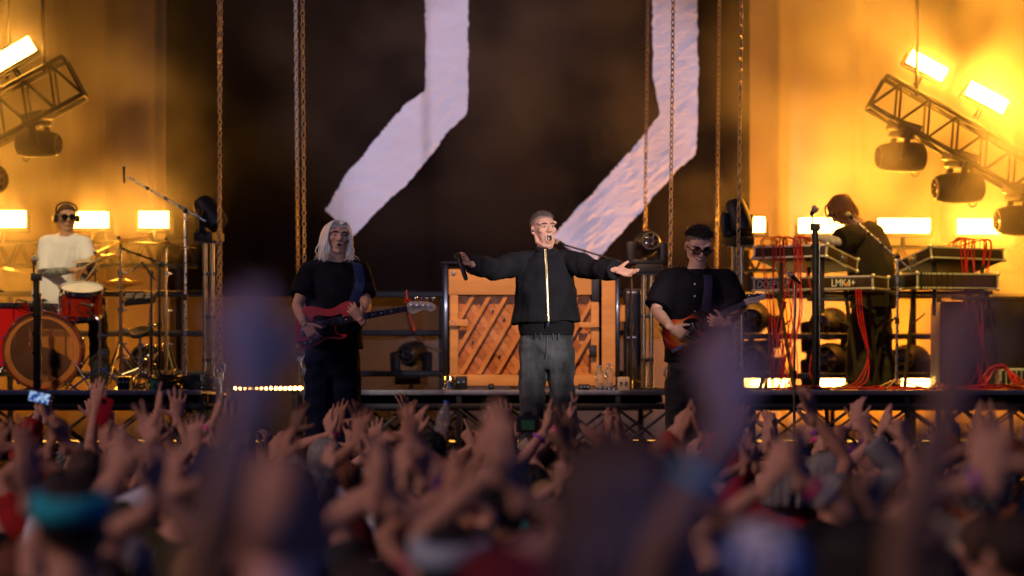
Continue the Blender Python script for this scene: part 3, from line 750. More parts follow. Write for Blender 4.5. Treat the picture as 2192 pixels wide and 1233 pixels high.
# rack-tom mount
def stand(name, label, px, d, z_top, m, z0=DECK, legs=3, r=.011, spread=.28, cat='stand', group='drum hardware', a0=.4, py_col=None):
    x = W(px, 0, d).x; t = thing(name, label, cat, (x, d, z0), group)
    h = z_top - z0
    pole(t, 'lower_tube', (x, d, z0 + .12), (x, d, z0 + h * .55), r * 1.35, m); pole(t, 'upper_tube', (x, d, z0 + h * .55), (x, d, z_top), r, m)
    for f in (.32, .55, .8):
        b = MB(); b.cyl((x, d, z0 + h * f - .018), (x, d, z0 + h * f + .018), r * 2.1); o = b.build('collar', m, t)
        b = MB(); b.box((x + .035, d - .01, z0 + h * f), (.045, .012, .016), bev=.004); b.build('wing_screw', m, o)
    for k in range(legs):
        a = a0 + k * 2 * math.pi / legs; e = Vector((x + math.cos(a) * spread, d + math.sin(a) * spread, z0 + .008))
        b = MB(); b.tube([(x, d, z0 + h * .34), e], r * .8, 8); o = b.build('leg', m, t)
        b = MB(); b.tube([(x, d, z0 + .13), Vector((x, d, z0 + h * .34)).lerp(e, .55)], r * .6, 6); b.build('strut', m, o)
        b = MB(); b.ball(e, (.016, .016, .010), 10, 6); b.build('rubber_foot', BLACKP, o)
    return t, Vector((x, d, z_top))
M_gold_lit = mat('gold_lit_steel', (.60, .52, .34), .22, 1, .12, 25)  # steel with the golden stage light tinted into its colour
def cymbal(c, tilt, r, par, cup=.028):
    n = Vector(tilt).normalized(); b = MB()
    b.lathe([(.004, cup), (.03, cup * .95), (.055, cup * .5), (.075, cup * .35), (r * .6, cup * .12), (r, -.004), (r - .003, -.006), (.07, cup * .25), (.05, cup * .4), (.004, cup * .85)], c, n, 40)
    o = b.build('cymbal', BRASS, par, sharp=30); b = MB(); b.cyl(Vector(c) - n * .03, Vector(c) + n * .06, .006); b.ball(Vector(c) + n * .045, (.016, .016, .014), 10, 6); b.build('wing_nut', BLACKP, o); return o
def cyst(px, py, d, tilt, r, label, a0):
    z = W(px, py, d).z; t, top = stand('cymbal_stand', label, px, d, z, M_gold_lit, a0=a0); cymbal(top, tilt, r, t); return t
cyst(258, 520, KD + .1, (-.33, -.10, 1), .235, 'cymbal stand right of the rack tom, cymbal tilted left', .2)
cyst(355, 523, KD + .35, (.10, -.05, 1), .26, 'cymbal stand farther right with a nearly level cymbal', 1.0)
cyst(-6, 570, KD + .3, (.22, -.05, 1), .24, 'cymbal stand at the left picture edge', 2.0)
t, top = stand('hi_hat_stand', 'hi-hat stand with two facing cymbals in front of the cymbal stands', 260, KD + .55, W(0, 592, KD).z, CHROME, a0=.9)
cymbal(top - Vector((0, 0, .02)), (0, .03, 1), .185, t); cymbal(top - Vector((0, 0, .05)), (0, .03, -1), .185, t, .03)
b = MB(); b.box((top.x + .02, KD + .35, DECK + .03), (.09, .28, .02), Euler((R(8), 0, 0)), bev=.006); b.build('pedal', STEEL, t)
t, top = stand('percussion_stand', 'stand with electronic drum pad at the drum kit\'s right', 322, KD + .2, W(0, 660, KD).z, M_gold_lit, a0=.5)
p = W(300, 640, KD + .2)
b = MB(); b.box((p.x, KD + .2, p.z), (.26, .2, .05), Euler((R(18), R(-6), 0)), bev=.015); o = b.build('pad', BLACKP, t)
for k in range(6):
    b = MB(); b.box((p.x - .085 + .085 * (k % 3), KD + .115 + .08 * (k // 3), p.z + .012 + .025 * (k // 3)), (.07, .065, .012), Euler((R(18), R(-6), 0)), bev=.004); b.build('pad_key', mat('pad_rubber', (.10, .09, .09), .5), o)
b = MB(); b.cyl((top.x, top.y, top.z - .01), (p.x + .1, KD + .2, p.z - .02), .012); b.build('arm', STEEL, t)
# throne, kick pedal, small floor clutter
x = W(108, 0, 29.45).x; t = thing('drum_throne', 'round black stool under the drummer', 'stool', (x, 29.45, DECK))
zs = W(0, 676, 29.45).z - .03
b = MB(); b.lathe([(.02, -.09), (.15, -.085), (.17, -.05), (.17, -.02), (.15, 0), (.02, 0)], (x, 29.45, zs), (0, 0, 1), 24); b.build('seat', BLACKP, t)
pole(t, 'post', (x, 29.45, DECK + .1), (x, 29.45, zs - .08), .018, CHROME)
for a in (.3, 2.4, 4.5):
    b = MB(); b.cyl((x, 29.45, DECK + .2), (x + .25 * math.cos(a), 29.45 + .25 * math.sin(a), DECK + .004), .011); b.build('leg', CHROME, t)
t = thing('kick_pedal', 'metal bass drum pedal behind the bass drum', 'pedal', (W(100, 0, 28.95).x, 28.95, DECK)); x = t.location.x
b = MB(); b.box((x, 29.0, DECK + .03), (.09, .3, .016), Euler((R(9), 0, 0)), bev=.005); b.build('footboard', STEEL, t)
b = MB(); b.tube([(x - .05, 28.86, DECK), (x - .05, 28.86, DECK + .18), (x + .05, 28.86, DECK + .18), (x + .05, 28.86, DECK)], .008, 8); b.build('post_frame', STEEL, t)
b = MB(); b.cyl((x, 28.86, DECK + .18), (x, 28.84, DECK + .32), .005); b.ball((x, 28.82, DECK + .33), (.022, .03, .022)); b.build('beater', M_skin, t)

# ================================================================== MICROPHONES AND THEIR STANDS
M_grille = mat('mic_grille', (.45, .45, .48), .35, .9, .25, 150, bump=.6, bscale=300)
def mic_on(par, tip, tail, r=.024, m=None):
    tip, tail = Vector(tip), Vector(tail); d = (tip - tail).normalized(); b = MB()
    b.tube([tail, tip - d * r * 1.6, tip - d * r * 1.1], [r * .5, r * .75, r * .85], 12); o = b.build('microphone', BLACKP, par)
    b = MB(); b.ball(tip - d * r * .2, r, 14, 10); b.build('grille', m or M_grille, o); return o
def mic_stand(label, base, joint, boom_a, boom_b, mic_tip, z0, m=None, r=.0095, legs=3, mic_r=.024, a0=.5, mic_tail=None):
    base = Vector(base); t = thing('microphone_stand', label, 'microphone stand', (base.x, base.y, z0), 'microphone stands')
    m = m or STEEL; joint = Vector(joint)
    pole(t, 'lower_tube', (base.x, base.y, z0 + .05), Vector((base.x, base.y, z0)).lerp(joint, .52), r * 1.3, m); pole(t, 'upper_tube', Vector((base.x, base.y, z0)).lerp(joint, .5), joint, r, m)
    b = MB(); p = Vector((base.x, base.y, z0)).lerp(joint, .52); b.cyl(p - Vector((0, 0, .025)), p + Vector((0, 0, .025)), r * 2); b.build('clutch', BLACKP, t)
    for k in range(legs):
        a = a0 + 2 * math.pi * k / legs; b = MB(); b.cyl((base.x, base.y, z0 + .09), (base.x + .28 * math.cos(a), base.y + .28 * math.sin(a), z0 + .008), r * .8); o = b.build('leg', m, t)
        b = MB(); b.ball((base.x + .28 * math.cos(a), base.y + .28 * math.sin(a), z0 + .011), .011, 8, 6); b.build('rubber_foot', BLACKP, o)
    if boom_a is not None:
        o = pole(t, 'boom', boom_a, boom_b, r * .8, m); b = MB(); b.ball(joint, .022, 10, 8); b.build('boom_clamp', BLACKP, t)
        for f in (.25, .5, .72):
            p = Vector(boom_a).lerp(Vector(boom_b), f); dd = (Vector(boom_b) - Vector(boom_a)).normalized() * .012
            b = MB(); b.cyl(p - dd, p + dd, r * 1.25); b.build('tape_band', BLACKP, o)
    if mic_tip is not None: mic_on(t, mic_tip, mic_tail or boom_b, mic_r)
    return t
d = 27.95
mic_stand('tall boom stand reaching up left over the cymbals', W(396, 0, d), W(397, 452, d), W(441, 474, d), W(268, 376, d), W(265, 352, d), DECK, mic_tail=W(266, 392, d), mic_r=.016, r=.011)
d = 28.6
mic_stand('black boom stand low between the cymbals', W(342, 0, d), W(342, 565, d), W(378, 575, d), W(268, 535, d), W(258, 529, d), DECK, BLACKM, mic_r=.015)
t = mic_stand('short black stand with mic over the hi-hat', W(325, 0, d - .2), W(324, 585, d - .2), W(332, 600, d - .2), W(305, 562, d - .2), W(282, 580, d - .2), DECK, BLACKM, mic_tail=W(306, 560, d - .2), mic_r=.013)
d = 27.75
def fat_pole(px, py, label):
    top = W(px, py, d); t = thing('microphone_stand', label, 'microphone stand', (top.x, d, DECK), 'microphone stands')
    pole(t, 'tube', (top.x, d, DECK + .01), (top.x, d, top.z), .026, mat('dark_olive_steel', (.05, .045, .03), .35, .6, .2, 20)); pole(t, 'thin_rod', (top.x + .034, d, DECK + .02), (top.x + .034, d, top.z - .1), .008, M_gold_lit)
    b = MB(); b.box((top.x, d, top.z + .03), (.085, .07, .06), bev=.008); b.build('clamp_block', BLACKM, t)
    for z in np.linspace(DECK + .3, top.z - .12, 4):
        b = MB(); b.cyl((top.x, d, z - .012), (top.x, d, z + .012), .034); b.build('collar', BLACKM, t)
    b = MB(); b.cyl((top.x, d, DECK), (top.x, d, DECK + .014), .13, seg=20); b.build('base_plate', BLACKM, t)
    q = Vector((top.x - .02, d, top.z + .05)); b = MB(); b.tube([q, q + Vector((-.005, 0, .1))], .007, 8); b.build('rod', BLACKM, t)
    mic_on(t, q + Vector((.015, -.06, .125)), q + Vector((-.005, .05, .09)), .030)
fat_pole(78, 601, 'thick dark pole with mic in front of the bass drum')
fat_pole(1745, 494, 'thick dark pole with mic in front of the synthesizer cases')
d = 24.9
mic_stand('slim yellowish stand with mic standing right of the guitarist', W(1700, 0, d), W(1701, 606, d), None, None, W(1690, 586, d), FLOOR, M_gold_lit, mic_tail=W(1714, 607, d), r=.008, mic_r=.022)
d = 28.0
mic_stand('boom stand slanting up to the synthesizer player\'s chest', W(1919, 0, d), W(1922, 548, d), W(1950, 578, d), W(1826, 468, d), W(1815, 458, d), DECK, mic_r=.02, a0=.1)
d = 28.15
mic_stand('boom stand behind the singer, mic beside his collar', W(1352, 0, d), W(1350, 565, d), W(1362, 571, d), W(1208, 524, d), W(1190, 517, d), DECK, BLACKM, mic_r=.024)

# ================================================================== SYNTHESIZERS
M_case = mat('brown_flight_case_laminate', (.040, .020, .010), .5, var=.25, scale=14, spec=.2)
M_trim = mat('flight_case_trim', (.66, .60, .50), .38, .6, .12, 20)
SD = 28.6
def case(name, label, cat, C, A, B, V, d, latch=True, ab=None, group='synthesizer cases'):
    k = d / F; C = W(*C, d)
    e = [Vector((q[0] * k, q[2] * k, -q[1] * k)) for q in (A, B, V)]
    u = [x.normalized() for x in e]
    u[1] = (u[1] - u[0] * u[1].dot(u[0])).normalized(); w_ = u[0].cross(u[1]); u[2] = w_ if w_.dot(u[2]) > 0 else -w_
    L = [x.length for x in e]; M = Matrix(u).transposed()
    ctr = C + sum((u[i] * (L[i] / 2) for i in range(3)), Vector())
    t = thing(name, label, cat, ctr + u[2] * (L[2] / 2), group)
    b = MB(); b.box(ctr, L, M, bev=.004); b.build('panel_box', M_case, t)
    tr = .016
    for ax in range(3):
        o1, o2 = [i for i in range(3) if i != ax]
        for s in (-1, 1):
            for r_ in (-1, 1):
                sz = [0, 0, 0]; sz[ax] = L[ax] + .004; sz[o1] = tr; sz[o2] = tr
                b = MB(); b.box(ctr + u[o1] * (s * (L[o1] / 2 - tr / 2 + .003)) + u[o2] * (r_ * (L[o2] / 2 - tr / 2 + .003)), sz, M, bev=.003); b.build('edge_trim', M_trim, t)
    for sx in (0, 1):
        for sy in (0, 1):
            for sz_ in (0, 1):
                b = MB(); b.ball(C + u[0] * (L[0] * sx) + u[1] * (L[1] * sy) + u[2] * (L[2] * sz_), .018, 10, 7); b.build('corner', M_trim, t)
    if latch:
        q = C + u[1] * (L[1] * .52) + u[2] * (L[2] * .5) - u[0] * .008
        b = MB(); b.box(q, (.012, .10, .07), M, bev=.004); o = b.build('latch', STEEL, t); b = MB(); b.box(q - u[0] * .010, (.012, .05, .022), M, bev=.004); b.build('latch_knob', CHROME, o)
    return t, C, u, L
t1, C1, u1, L1 = case('modular_case', 'tilted flight case full of red patch cables, left of the player', 'synthesizer', (1771, 523), (-149, 0, 104), (77, 27, 110), (-3, 26, -4.3), SD)
t2, C2, u2, L2 = case('modular_case', 'tilted flight case full of red patch cables, right of the player', 'synthesizer', (1991, 527), (170, 1, 103), (-62, 27, 102), (3, 25, -4.3), SD)
t3, C3, u3, L3 = case('keyboard_case', 'long keyboard flight case with white lettering under the left patch case', 'keyboard', (1869, 590), (-247, 0, 124), (42, 0, 84), (0, 28, 0), SD - .1, latch=False)
t4, C4, u4, L4 = case('keyboard_case', 'plain keyboard flight case under the right patch case', 'keyboard', (1963, 584), (182, 0, 60), (-24, 0, 80), (0, 33, 0), SD - .1, latch=False)
# instrument panels with knobs and jacks on the tilted cases
M_panel = mat('synth_panel_grey', (.30, .29, .28), .5, var=.25, scale=40)
for t_, C_, u_, L_ in ((t1, C1, u1, L1), (t2, C2, u2, L2)):
    b = MB(); b.box(C_ + u_[0] * (L_[0] / 2) + u_[1] * (L_[1] / 2) - u_[2] * .004, (L_[0] - .05, L_[1] - .05, .006), Matrix(u_).transposed()); o = b.build('control_panel', M_panel, t_)
    b = MB(); rr = random.Random(5)
    for i in range(14):
        for j in range(7):
            p = C_ + u_[0] * (L_[0] * (.08 + .84 * i / 13)) + u_[1] * (L_[1] * (.1 + .8 * j / 6)) - u_[2] * .007; b.cyl(p, p - u_[2] * rr.uniform(.008, .022), .006, seg=6)
    o2 = b.build('knobs', BLACKP, o); o2['kind'] = 'stuff'
# lettering on the long keyboard case
def lettering(text, par, at, right, up, h, m, name='lettering', shear=0.):
    cu = bpy.data.curves.new(name, 'FONT'); cu.body = text; cu.size = h * 1.4; cu.extrude = .0012; cu.shear = shear
    o = bpy.data.objects.new(name, cu); COL.objects.link(o); bpy.context.view_layer.update()
    me = bpy.data.meshes.new_from_object(o.evaluated_get(bpy.context.evaluated_depsgraph_get())); bpy.data.objects.remove(o)
    me.materials.clear(); me.materials.append(m)
    right, up = Vector(right).normalized(), Vector(up).normalized(); n = right.cross(up)
    M = Matrix((right, up, n)).transposed().to_4x4(); M.translation = Vector(at) - root_loc(par)
    for v in me.vertices: v.co.x *= .82
    me.transform(M); o = bpy.data.objects.new(name, me); COL.objects.link(o); o.parent = par; return o
M_let = mat('white_print', (.85, .82, .78), .5, var=.05)
fr = lambda f, g: C3 + u3[0] * (L3[0] * f) + u3[2] * (L3[2] * g) - u3[1] * .006
lettering('LMK4+', t3, fr(.345, .78), -u3[0], -u3[2], .062, M_let)
M_let2 = mat('dull_white_print', (.55, .50, .46), .5, var=.1)
lettering('DOEPFER', t3, fr(.975, .78), -u3[0], -u3[2], .062, M_let2, shear=.2)
b = MB(); b.box(fr(.21, .62), (.035, .004, .03), Matrix((u3[0], u3[1], u3[2])).transposed()); b.build('sticker', M_ambr, t3)
# cords around the plain keyboard case
for i, f in enumerate((.05, .09, .13, .17, .24, .30, .37, .44)):
    b = MB(); q = C4 + u4[0] * (L4[0] * f); b.box(q + u4[2] * (L4[2] / 2) - u4[1] * .004, (.006 if i else .02, .006, L4[2] + .012), Matrix(u4).transposed()); b.build('strap', BLACKP, t4)
bx('small_box', 1913, 588, 1937, 615, SD - .1, .2, BLACKP, t4)
# stands of the synthesizers
M_std = mat('olive_black_stand', (.05, .042, .028), .4, .5, .25, 15)
def sstand(label, legs, beams, ups, d):
    cx = sum(l[0] for l in legs) / len(legs); t = thing('keyboard_stand', label, 'keyboard stand', (W(cx, 0, d).x, d, DECK), 'keyboard stands')
    for x0, y0, x1, dy0, dy1 in legs:
        a, e = W(x0, y0, d), W(x1, 832, d); a.y += dy0; e.y += dy1; e.z = DECK + .01
        b = MB(); b.tube([a, e], .017, 4, up=(0, 1, 0)); o = b.build('leg', M_std, t); b = MB(); b.ball(e, (.022, .022, .012), 8, 6); b.build('rubber_foot', BLACKP, o)
        m_ = a.lerp(e, .35); b = MB(); b.tube([m_, m_ + Vector(((-.12 if x1 > x0 else .12), 0, .10))], .009, 6); b.build('brace', M_std, o)
    for x0, x1, y, dy in beams:
        a, e = W(x0, y, d), W(x1, y, d); b = MB(); b.box((a + e) / 2 + Vector((0, dy, 0)), (e.x - a.x, .04, .03), bev=.004); b.build('beam', M_std, t)
    for x, y0, y1, dy in ups:
        a, e = W(x, y0, d), W(x, y1, d); a.y += dy; e.y += dy; b = MB(); b.tube([a, e], .017, 8); b.build('upright', M_std, t)
sstand('olive stand under the lettered keyboard case', [(1688, 640, 1634, .35, .5), (1672, 622, 1700, .35, -.05), (1812, 622, 1838, .1, .0), (1868, 622, 1896, .35, .55)], [(1660, 1905, 625, .35), (1730, 1830, 640, .1)],
       [(1675, 560, 680, .15), (1763, 555, 670, .1), (1735, 570, 640, .2)], SD)
sstand('olive stand under the plain keyboard case', [(1917, 622, 1882, .35, .5), (1958, 622, 1936, .05, .0), (2122, 622, 2152, .3, .3), (2090, 622, 2060, .35, .6)], [(1915, 2135, 624, .3), (2040, 2130, 638, .1)],
       [(2003, 560, 675, .1), (2074, 572, 690, .2), (2107, 566, 680, .12)], SD)
# red patch cables
M_cab = mat('red_cable_rubber', (.42, .008, .008), .5, var=.15, scale=30)
M_plug = mat('patch_plug_metal', (.30, .28, .26), .35, .7, .2, 30)
rr = random.Random(21)
def cable(C_, u_, L_, f, g, xb, pile, label, d):
    top = C_ + u_[0] * (L_[0] * f) + u_[1] * (L_[1] * g) - u_[2] * .01; up = Vector((0, 0, 1))
    edge = C_ + u_[0] * (L_[0] * min(.98, max(.02, f + rr.uniform(-.05, .05)))) - u_[1] * .03
    fl = W(xb, 832, d); fl.z = DECK + .012; fl.y = edge.y + rr.uniform(-.15, .15)
    t = thing('patch_cable', label, 'cable', fl, 'red patch cables')
    mid = edge.lerp(fl, .5) + Vector((rr.uniform(-.06, .06), -.05, 0)); kn = edge.lerp(fl, .86) + Vector((rr.uniform(-.10, .10), -.06, 0))
    e1 = fl + Vector((rr.uniform(-.25, .35), rr.uniform(-.25, .1), 0)); e2 = e1 + Vector((rr.uniform(-.5, .5), rr.uniform(-.15, .2), 0)); e3 = e2 + Vector((rr.uniform(-.5, .5), rr.uniform(-.2, .2), .01 * rr.random()))
    pts = bez([top + up * .045, top + up * .075 - u_[1] * .02, edge + up * (.05 + .02 * rr.random()), edge - up * .08, mid, kn, fl, e1, e2, e3], 72)
    for p in pts:
        p.z = max(p.z, DECK + .008 + .03 * rr.random() * 0)
        p.y = max(p.y, RD0 + .04)
    b = MB(); b.tube(pts, .0048, 6); b.build('cord', M_cab, t)
    b = MB(); b.cyl(top, top + up * .045, .0065, seg=8); b.build('plug', M_plug if rr.random() < .5 else M_cab, t)
for i in range(17):
    cable(C1, u1, L1, .30 + .55 * rr.random(), .1 + .5 * rr.random(), 1690 + 22 * rr.gauss(0, 1), None, 'red patch cable hanging from the left tilted case', SD)
for i in range(13):
    cable(C2, u2, L2, .40 + .40 * rr.random(), .1 + .5 * rr.random(), 2085 + 24 * rr.gauss(0, 1), None, 'red patch cable hanging from the right tilted case', SD)
for i, (f, xb) in enumerate(((.30, 1815), (.33, 1826), (.36, 1838))):
    q = C3 + u3[0] * (L3[0] * (.10 + .02 * i)) + u3[2] * L3[2] - u3[1] * .01; e = W(xb - 8, 832, SD - .1); e.z = DECK + .01
    t = thing('patch_cable', 'red cable hanging from the lettered keyboard case', 'cable', e, 'red patch cables')
    b = MB(); b.tube(bez([q, q + Vector((.02, -.02, -.25)), q + Vector((.06 + .02 * i, -.02, -.55)), q.lerp(e, .9) + Vector((.1, 0, 0)), e, e + Vector((.3, -.1, 0)), e + Vector((.7, 0, .01))], 48), .005, 6); b.build('cord', M_cab, t)
def heap(px0, px1, n, label, h=.03, d=28.2):
    t = thing('cable_heap', label, 'cable', (W((px0 + px1) / 2, 0, d).x, d, DECK), 'heaps of red cable'); b = MB()
    for i in range(n):
        x = W(rr.uniform(px0, px1), 0, d).x; y = d + rr.uniform(-.4, .45); pts = [Vector((x, y, DECK + .01))]
        for k in range(5):
            pts.append(Vector((min(max(pts[-1].x + rr.uniform(-.45, .5), W(px0, 0, d).x), W(px1, 0, d).x), min(max(y + rr.uniform(-.25, .25), RD0 + .05), 29.3), DECK + .008 + h * rr.random() ** 2)))
        b.tube(bez(pts, 30), .005, 5)
    o = b.build('cords', M_cab, t); o['kind'] = 'stuff'
heap(1690, 1990, 34, 'red cables lying across the riser under the synthesizer player')
heap(2010, 2250, 44, 'heap of red cables in front of the big black case', .05)
# arch of thick red cable bundle over a small rack
rkb = thing('effects_rack', 'small silver rack unit on the riser by the big case', 'rack', (W(2172, 0, 28.7).x, 28.7, DECK))
bx('housing', 2140, 788, 2215, 831, 28.7, .3, mat('rack_silver', (.38, .38, .42), .4, .5, .2, 30), rkb)
for i in range(6): bx('rack_slot', 2144 + 11 * i, 793, 2152 + 11 * i, 826, 28.7, .01, BLACKP, rkb, .002, dy=-.008)
b = MB(); rr2 = random.Random(4)
for i in range(14):
    o_ = lambda s: Vector((rr2.uniform(-s, s), rr2.uniform(-s, s), rr2.uniform(-s, s)))
    b.tube([p + Vector((0, 0, 0)) for p in bez([W(2103, 826, 28.5) + o_(.04), W(2112, 800, 28.5) + o_(.03), W(2138, 784, 28.55) + o_(.02), W(2158, 790, 28.55) + o_(.02), W(2175, 815, 28.45) + o_(.03), W(2200, 829, 28.4) + o_(.03)], 30)], .005, 5)
tag(b.build('cable_bundle', M_cab, origin=W(2140, 830, 28.5)), 'arched bundle of red cable over the small silver rack', 'cable')
bc = thing('flight_case', 'big black flight case at the right end of the riser', 'case', (W(2110, 0, 29.6).x, 29.6, DECK))
bx('body', 2014, 646, 2260, 832, 29.6, .7, M_brn, bc); bx('corner_trim', 2012, 645, 2022, 832.5, 29.6, .02, mat('worn_case_edge', (.30, .24, .20), .5, .4, .2), bc, .002, dy=-.012)
bx('lid_cloth', 2095, 634, 2262, 645, 29.6, .66, cloth('dark_blanket', (.03, .022, .02), .8, 10), bc, .02)
bx('catch', 2060, 700, 2078, 716, 29.6, .02, GALV, bc, .003, dy=-.02)

# small things by the piano
def bottle(loc, h, m, label, cap=(.2, .25, .6)):
    t = thing('water_bottle', label, 'bottle', loc, 'water bottles'); r = h * .17; b = MB()
    b.lathe([(r * .8, 0), (r, h * .03), (r, h * .3), (r * .93, h * .34), (r, h * .38), (r, h * .66), (r * .75, h * .78), (r * .4, h * .88), (r * .4, h * .93)], loc, (0, 0, 1), 16); b.build('bottle_body', m, t)
    b = MB(); b.cyl(Vector(loc) + Vector((0, 0, h * .93)), Vector(loc) + Vector((0, 0, h)), r * .46, seg=12); b.build('cap', mat('cap_%.2f' % cap[2], cap, .4, var=.05), t)
    return t
M_pet = mat('clear_bottle_plastic', (.75, .82, .92), .1, var=0, trans=.8, alpha=.55)
p = W(1283, 828, 27.7); bottle((p.x, 27.7, DECK + .002), .2, M_pet, 'clear water bottle at the piano\'s right foot, left one')
p = W(1303, 828, 27.7); bottle((p.x, 27.7, DECK + .002), .215, M_pet, 'clear water bottle at the piano\'s right foot, right one')
def gadget(x0, y0, x1, d, label, name, m, knobs=3, depth=.18):
    a = W(x0, y0, d); e = W(x1, 0, d); t = thing(name, label, 'pedal', ((a.x + e.x) / 2, d, DECK), 'small boxes on the riser edge'); h = a.z - DECK
    b = MB(); b.box(((a.x + e.x) / 2, d + depth / 2, DECK + h / 2 + .002), (e.x - a.x, depth, h), Euler((R(3), 0, 0)), bev=.012); b.build('housing', m, t)
    for k in range(knobs):
        q = Vector((a.x + (e.x - a.x) * (k + .7) / (knobs + .4), d - .004, DECK + h * .6)); b = MB(); b.cyl(q, q - Vector((0, .014, 0)), .009, seg=10); b.build('knob', CHROME, t)
gadget(1322, 808, 1348, 27.65, 'pale small amplifier box right of the water bottles', 'effects_box', mat('box_cream', (.45, .40, .34), .5), 2)
gadget(1278, 829, 1320, 27.62, 'low black pedal in front of the water bottles', 'effects_pedal', BLACKP, 4, .1)
gadget(1238, 823, 1264, 27.7, 'black pedal with chrome knobs right behind the singer\'s leg', 'effects_pedal', BLACKP, 3)
gadget(974, 806, 1000, 27.7, 'black box at the piano\'s left foot', 'effects_box', BLACKP, 2)
gadget(1045, 822, 1058, 27.6, 'tiny black box under the piano\'s left half', 'effects_box', BLACKP, 1)
b = MB(); p = W(963, 830, 27.68); b.lathe([(.045, 0), (.05, .02), (.04, .05), (.05, .08), (.035, .11), (.02, .115)], (p.x, 27.68, DECK + .002), (0, 0, 1), 18); tag(b.build('clamp_lamp', CHROME, origin=(p.x, 27.68, DECK)), 'small shiny lamp at the piano\'s left foot', 'lamp')
b = MB(); b.tube(bez([W(868, 662, 30.9), W(885, 715, 30.9), W(915, 742, 30.9), W(946, 752, 28.6)], 20), .006, 6); tag(b.build('signal_cable', BLACKP, origin=W(885, 715, 30.9)), 'thin black cable sagging left of the piano', 'cable')
# red tool hooked to the rail behind the headstock
t = thing('red_clamp', 'red handled clamp on the rail behind the bass headstock', 'clamp', W(873, 632, 31.2))
b = MB(); b.ball(W(872, 645, 31.2), (.03, .03, .026)); b.cyl(W(872, 645, 31.2), W(870, 622, 31.2), .012); b.build('screw_knob', M_redp, t)
b = MB(); b.tube([W(876, 676, 31.2), W(881, 690, 31.2), W(884, 706, 31.2)], [.017, .02, .018], 10, round_=True); b.build('handle', mat('orange_red_handle', (.75, .10, .03), .4), t)
b = MB(); b.box(W(873, 655, 31.23), (.05, .03, .12), bev=.006); b.build('jaw', BLACKM, t)

# ribbed lamps glowing between deck and lattice
def ribbed(px0, px1, py0, py1, label, d=28.6, n=None):
    a, e = W(px0, py0, d), W(px1, py1, d); t = thing('ribbed_lamp', label, 'lamp', ((a.x + e.x) / 2, d, e.z), 'ribbed lamps under the decks'); w_, h_ = e.x - a.x, a.z - e.z
    b = MB(); b.box(((a.x + e.x) / 2, d + .05, (a.z + e.z) / 2), (w_ + .01, .09, h_ + .008)); b.build('housing', BLACKM, t)
    n = n or max(2, int((px1 - px0) / 6))
    for i in range(n):
        x = a.x + w_ * (i + .5) / n; b = MB(); b.box((x, d, (a.z + e.z) / 2), (w_ / n * .66, .01, h_), bev=.002); b.build('cell', M_led3, t)
M_led3 = mat('warm_ribbed_cell', (.8, .6, .3), .4, var=0, emit=(1.0, .52, .16), estr=2.6)
for x0, x1, y0, y1, l in ((1640, 1704, 846, 858, 'under the red cables'), (1762, 1838, 846, 860, 'under the synthesizer player'), (1884, 1948, 846, 860, 'right of the synthesizer player\'s feet'), (2020, 2086, 847, 860, 'left below the big black case'), (2094, 2200, 847, 861, 'right below the big black case'),
                          (776, 800, 840, 851, 'short one under the rail right of the bass player'), (872, 926, 839, 850, 'left below the piano'), (1244, 1292, 843, 850, 'right below the piano'), (-20, 40, 845, 852, 'under the floor tom'), (195, 240, 845, 852, 'under the cymbal stands')):
    ribbed(x0, x1, y0, y1, 'ribbed glowing lamp below the deck, ' + l)

# clutter round the drum kit
def coil(px, d, n, r, label, seed):
    rr = random.Random(seed); x = W(px, 0, d).x; b = MB(); pts = []
    for i in range(n * 14):
        a = 2 * math.pi * i / 14; q = r * (1 + .22 * nz(i * .09, seed)); pts.append(Vector((x + math.cos(a) * q, d + math.sin(a) * q * .8, DECK + .012 + .11 * (i / (n * 14)) + .012 * nz(i * .3, seed + 4))))
    b.tube(pts, .007, 6); tag(b.build('cable_coil', BLACKP, origin=(x, d, DECK)), label, 'cable', 'coiled black cables')
coil(420, 27.9, 11, .14, 'coiled black cable at the drum riser\'s right end', 3); coil(352, 27.75, 7, .11, 'coiled black cable among the cymbal stand feet', 9)
t, top = stand('percussion_stand', 'low chrome stand with clamp right of the bass drum', 214, KD - .15, W(0, 690, KD).z, CHROME, a0=1.7)
b = MB(); b.tube([top, top + Vector((-.05, .03, .06)), top + Vector((-.12, .1, .08))], .012, 8); b.build('arm', CHROME, t)
t, top = stand('percussion_stand', 'chrome stand with small black pad near the boom stand', 300, KD - .1, W(0, 716, KD).z, CHROME, a0=.2)
b = MB(); b.lathe([(.01, 0), (.085, .004), (.09, .02), (.08, .034), (.01, .036)], top, (-.2, -.5, 1), 22); b.build('pad', BLACKP, t)
t, top = stand('cymbal_stand', 'cymbal stand behind the drummer\'s left arm', 205, KD + .75, W(0, 552, KD + .75).z, M_gold_lit, a0=.8); cymbal(top, (-.15, -.18, 1), .2, t)
for px, py0, l in ((186, 668, 'small mic clipped under the rack tom'), (50, 660, 'small mic clipped to the floor tom')):
    p = W(px, py0, KD - .02); t = thing('clip_microphone', l, 'microphone', p, 'clip microphones'); mic_on(t, p + Vector((.05, -.02, .05)), p + Vector((-.05, -.03, .07)), .013); b = MB(); b.tube(bez([p + Vector((-.04, -.03, .07)), p + Vector((-.08, -.02, .02)), p + Vector((-.02, .05, -.03))], 10), .005, 6); b.build('gooseneck', BLACKP, t)
gadget(250, 806, 278, 27.75, 'black box with chrome knobs among the drum hardware', 'effects_box', BLACKP, 3); gadget(322, 812, 345, 27.68, 'green topped small box under the cymbals', 'effects_box', mat('green_box', (.03, .22, .12), .5), 2)
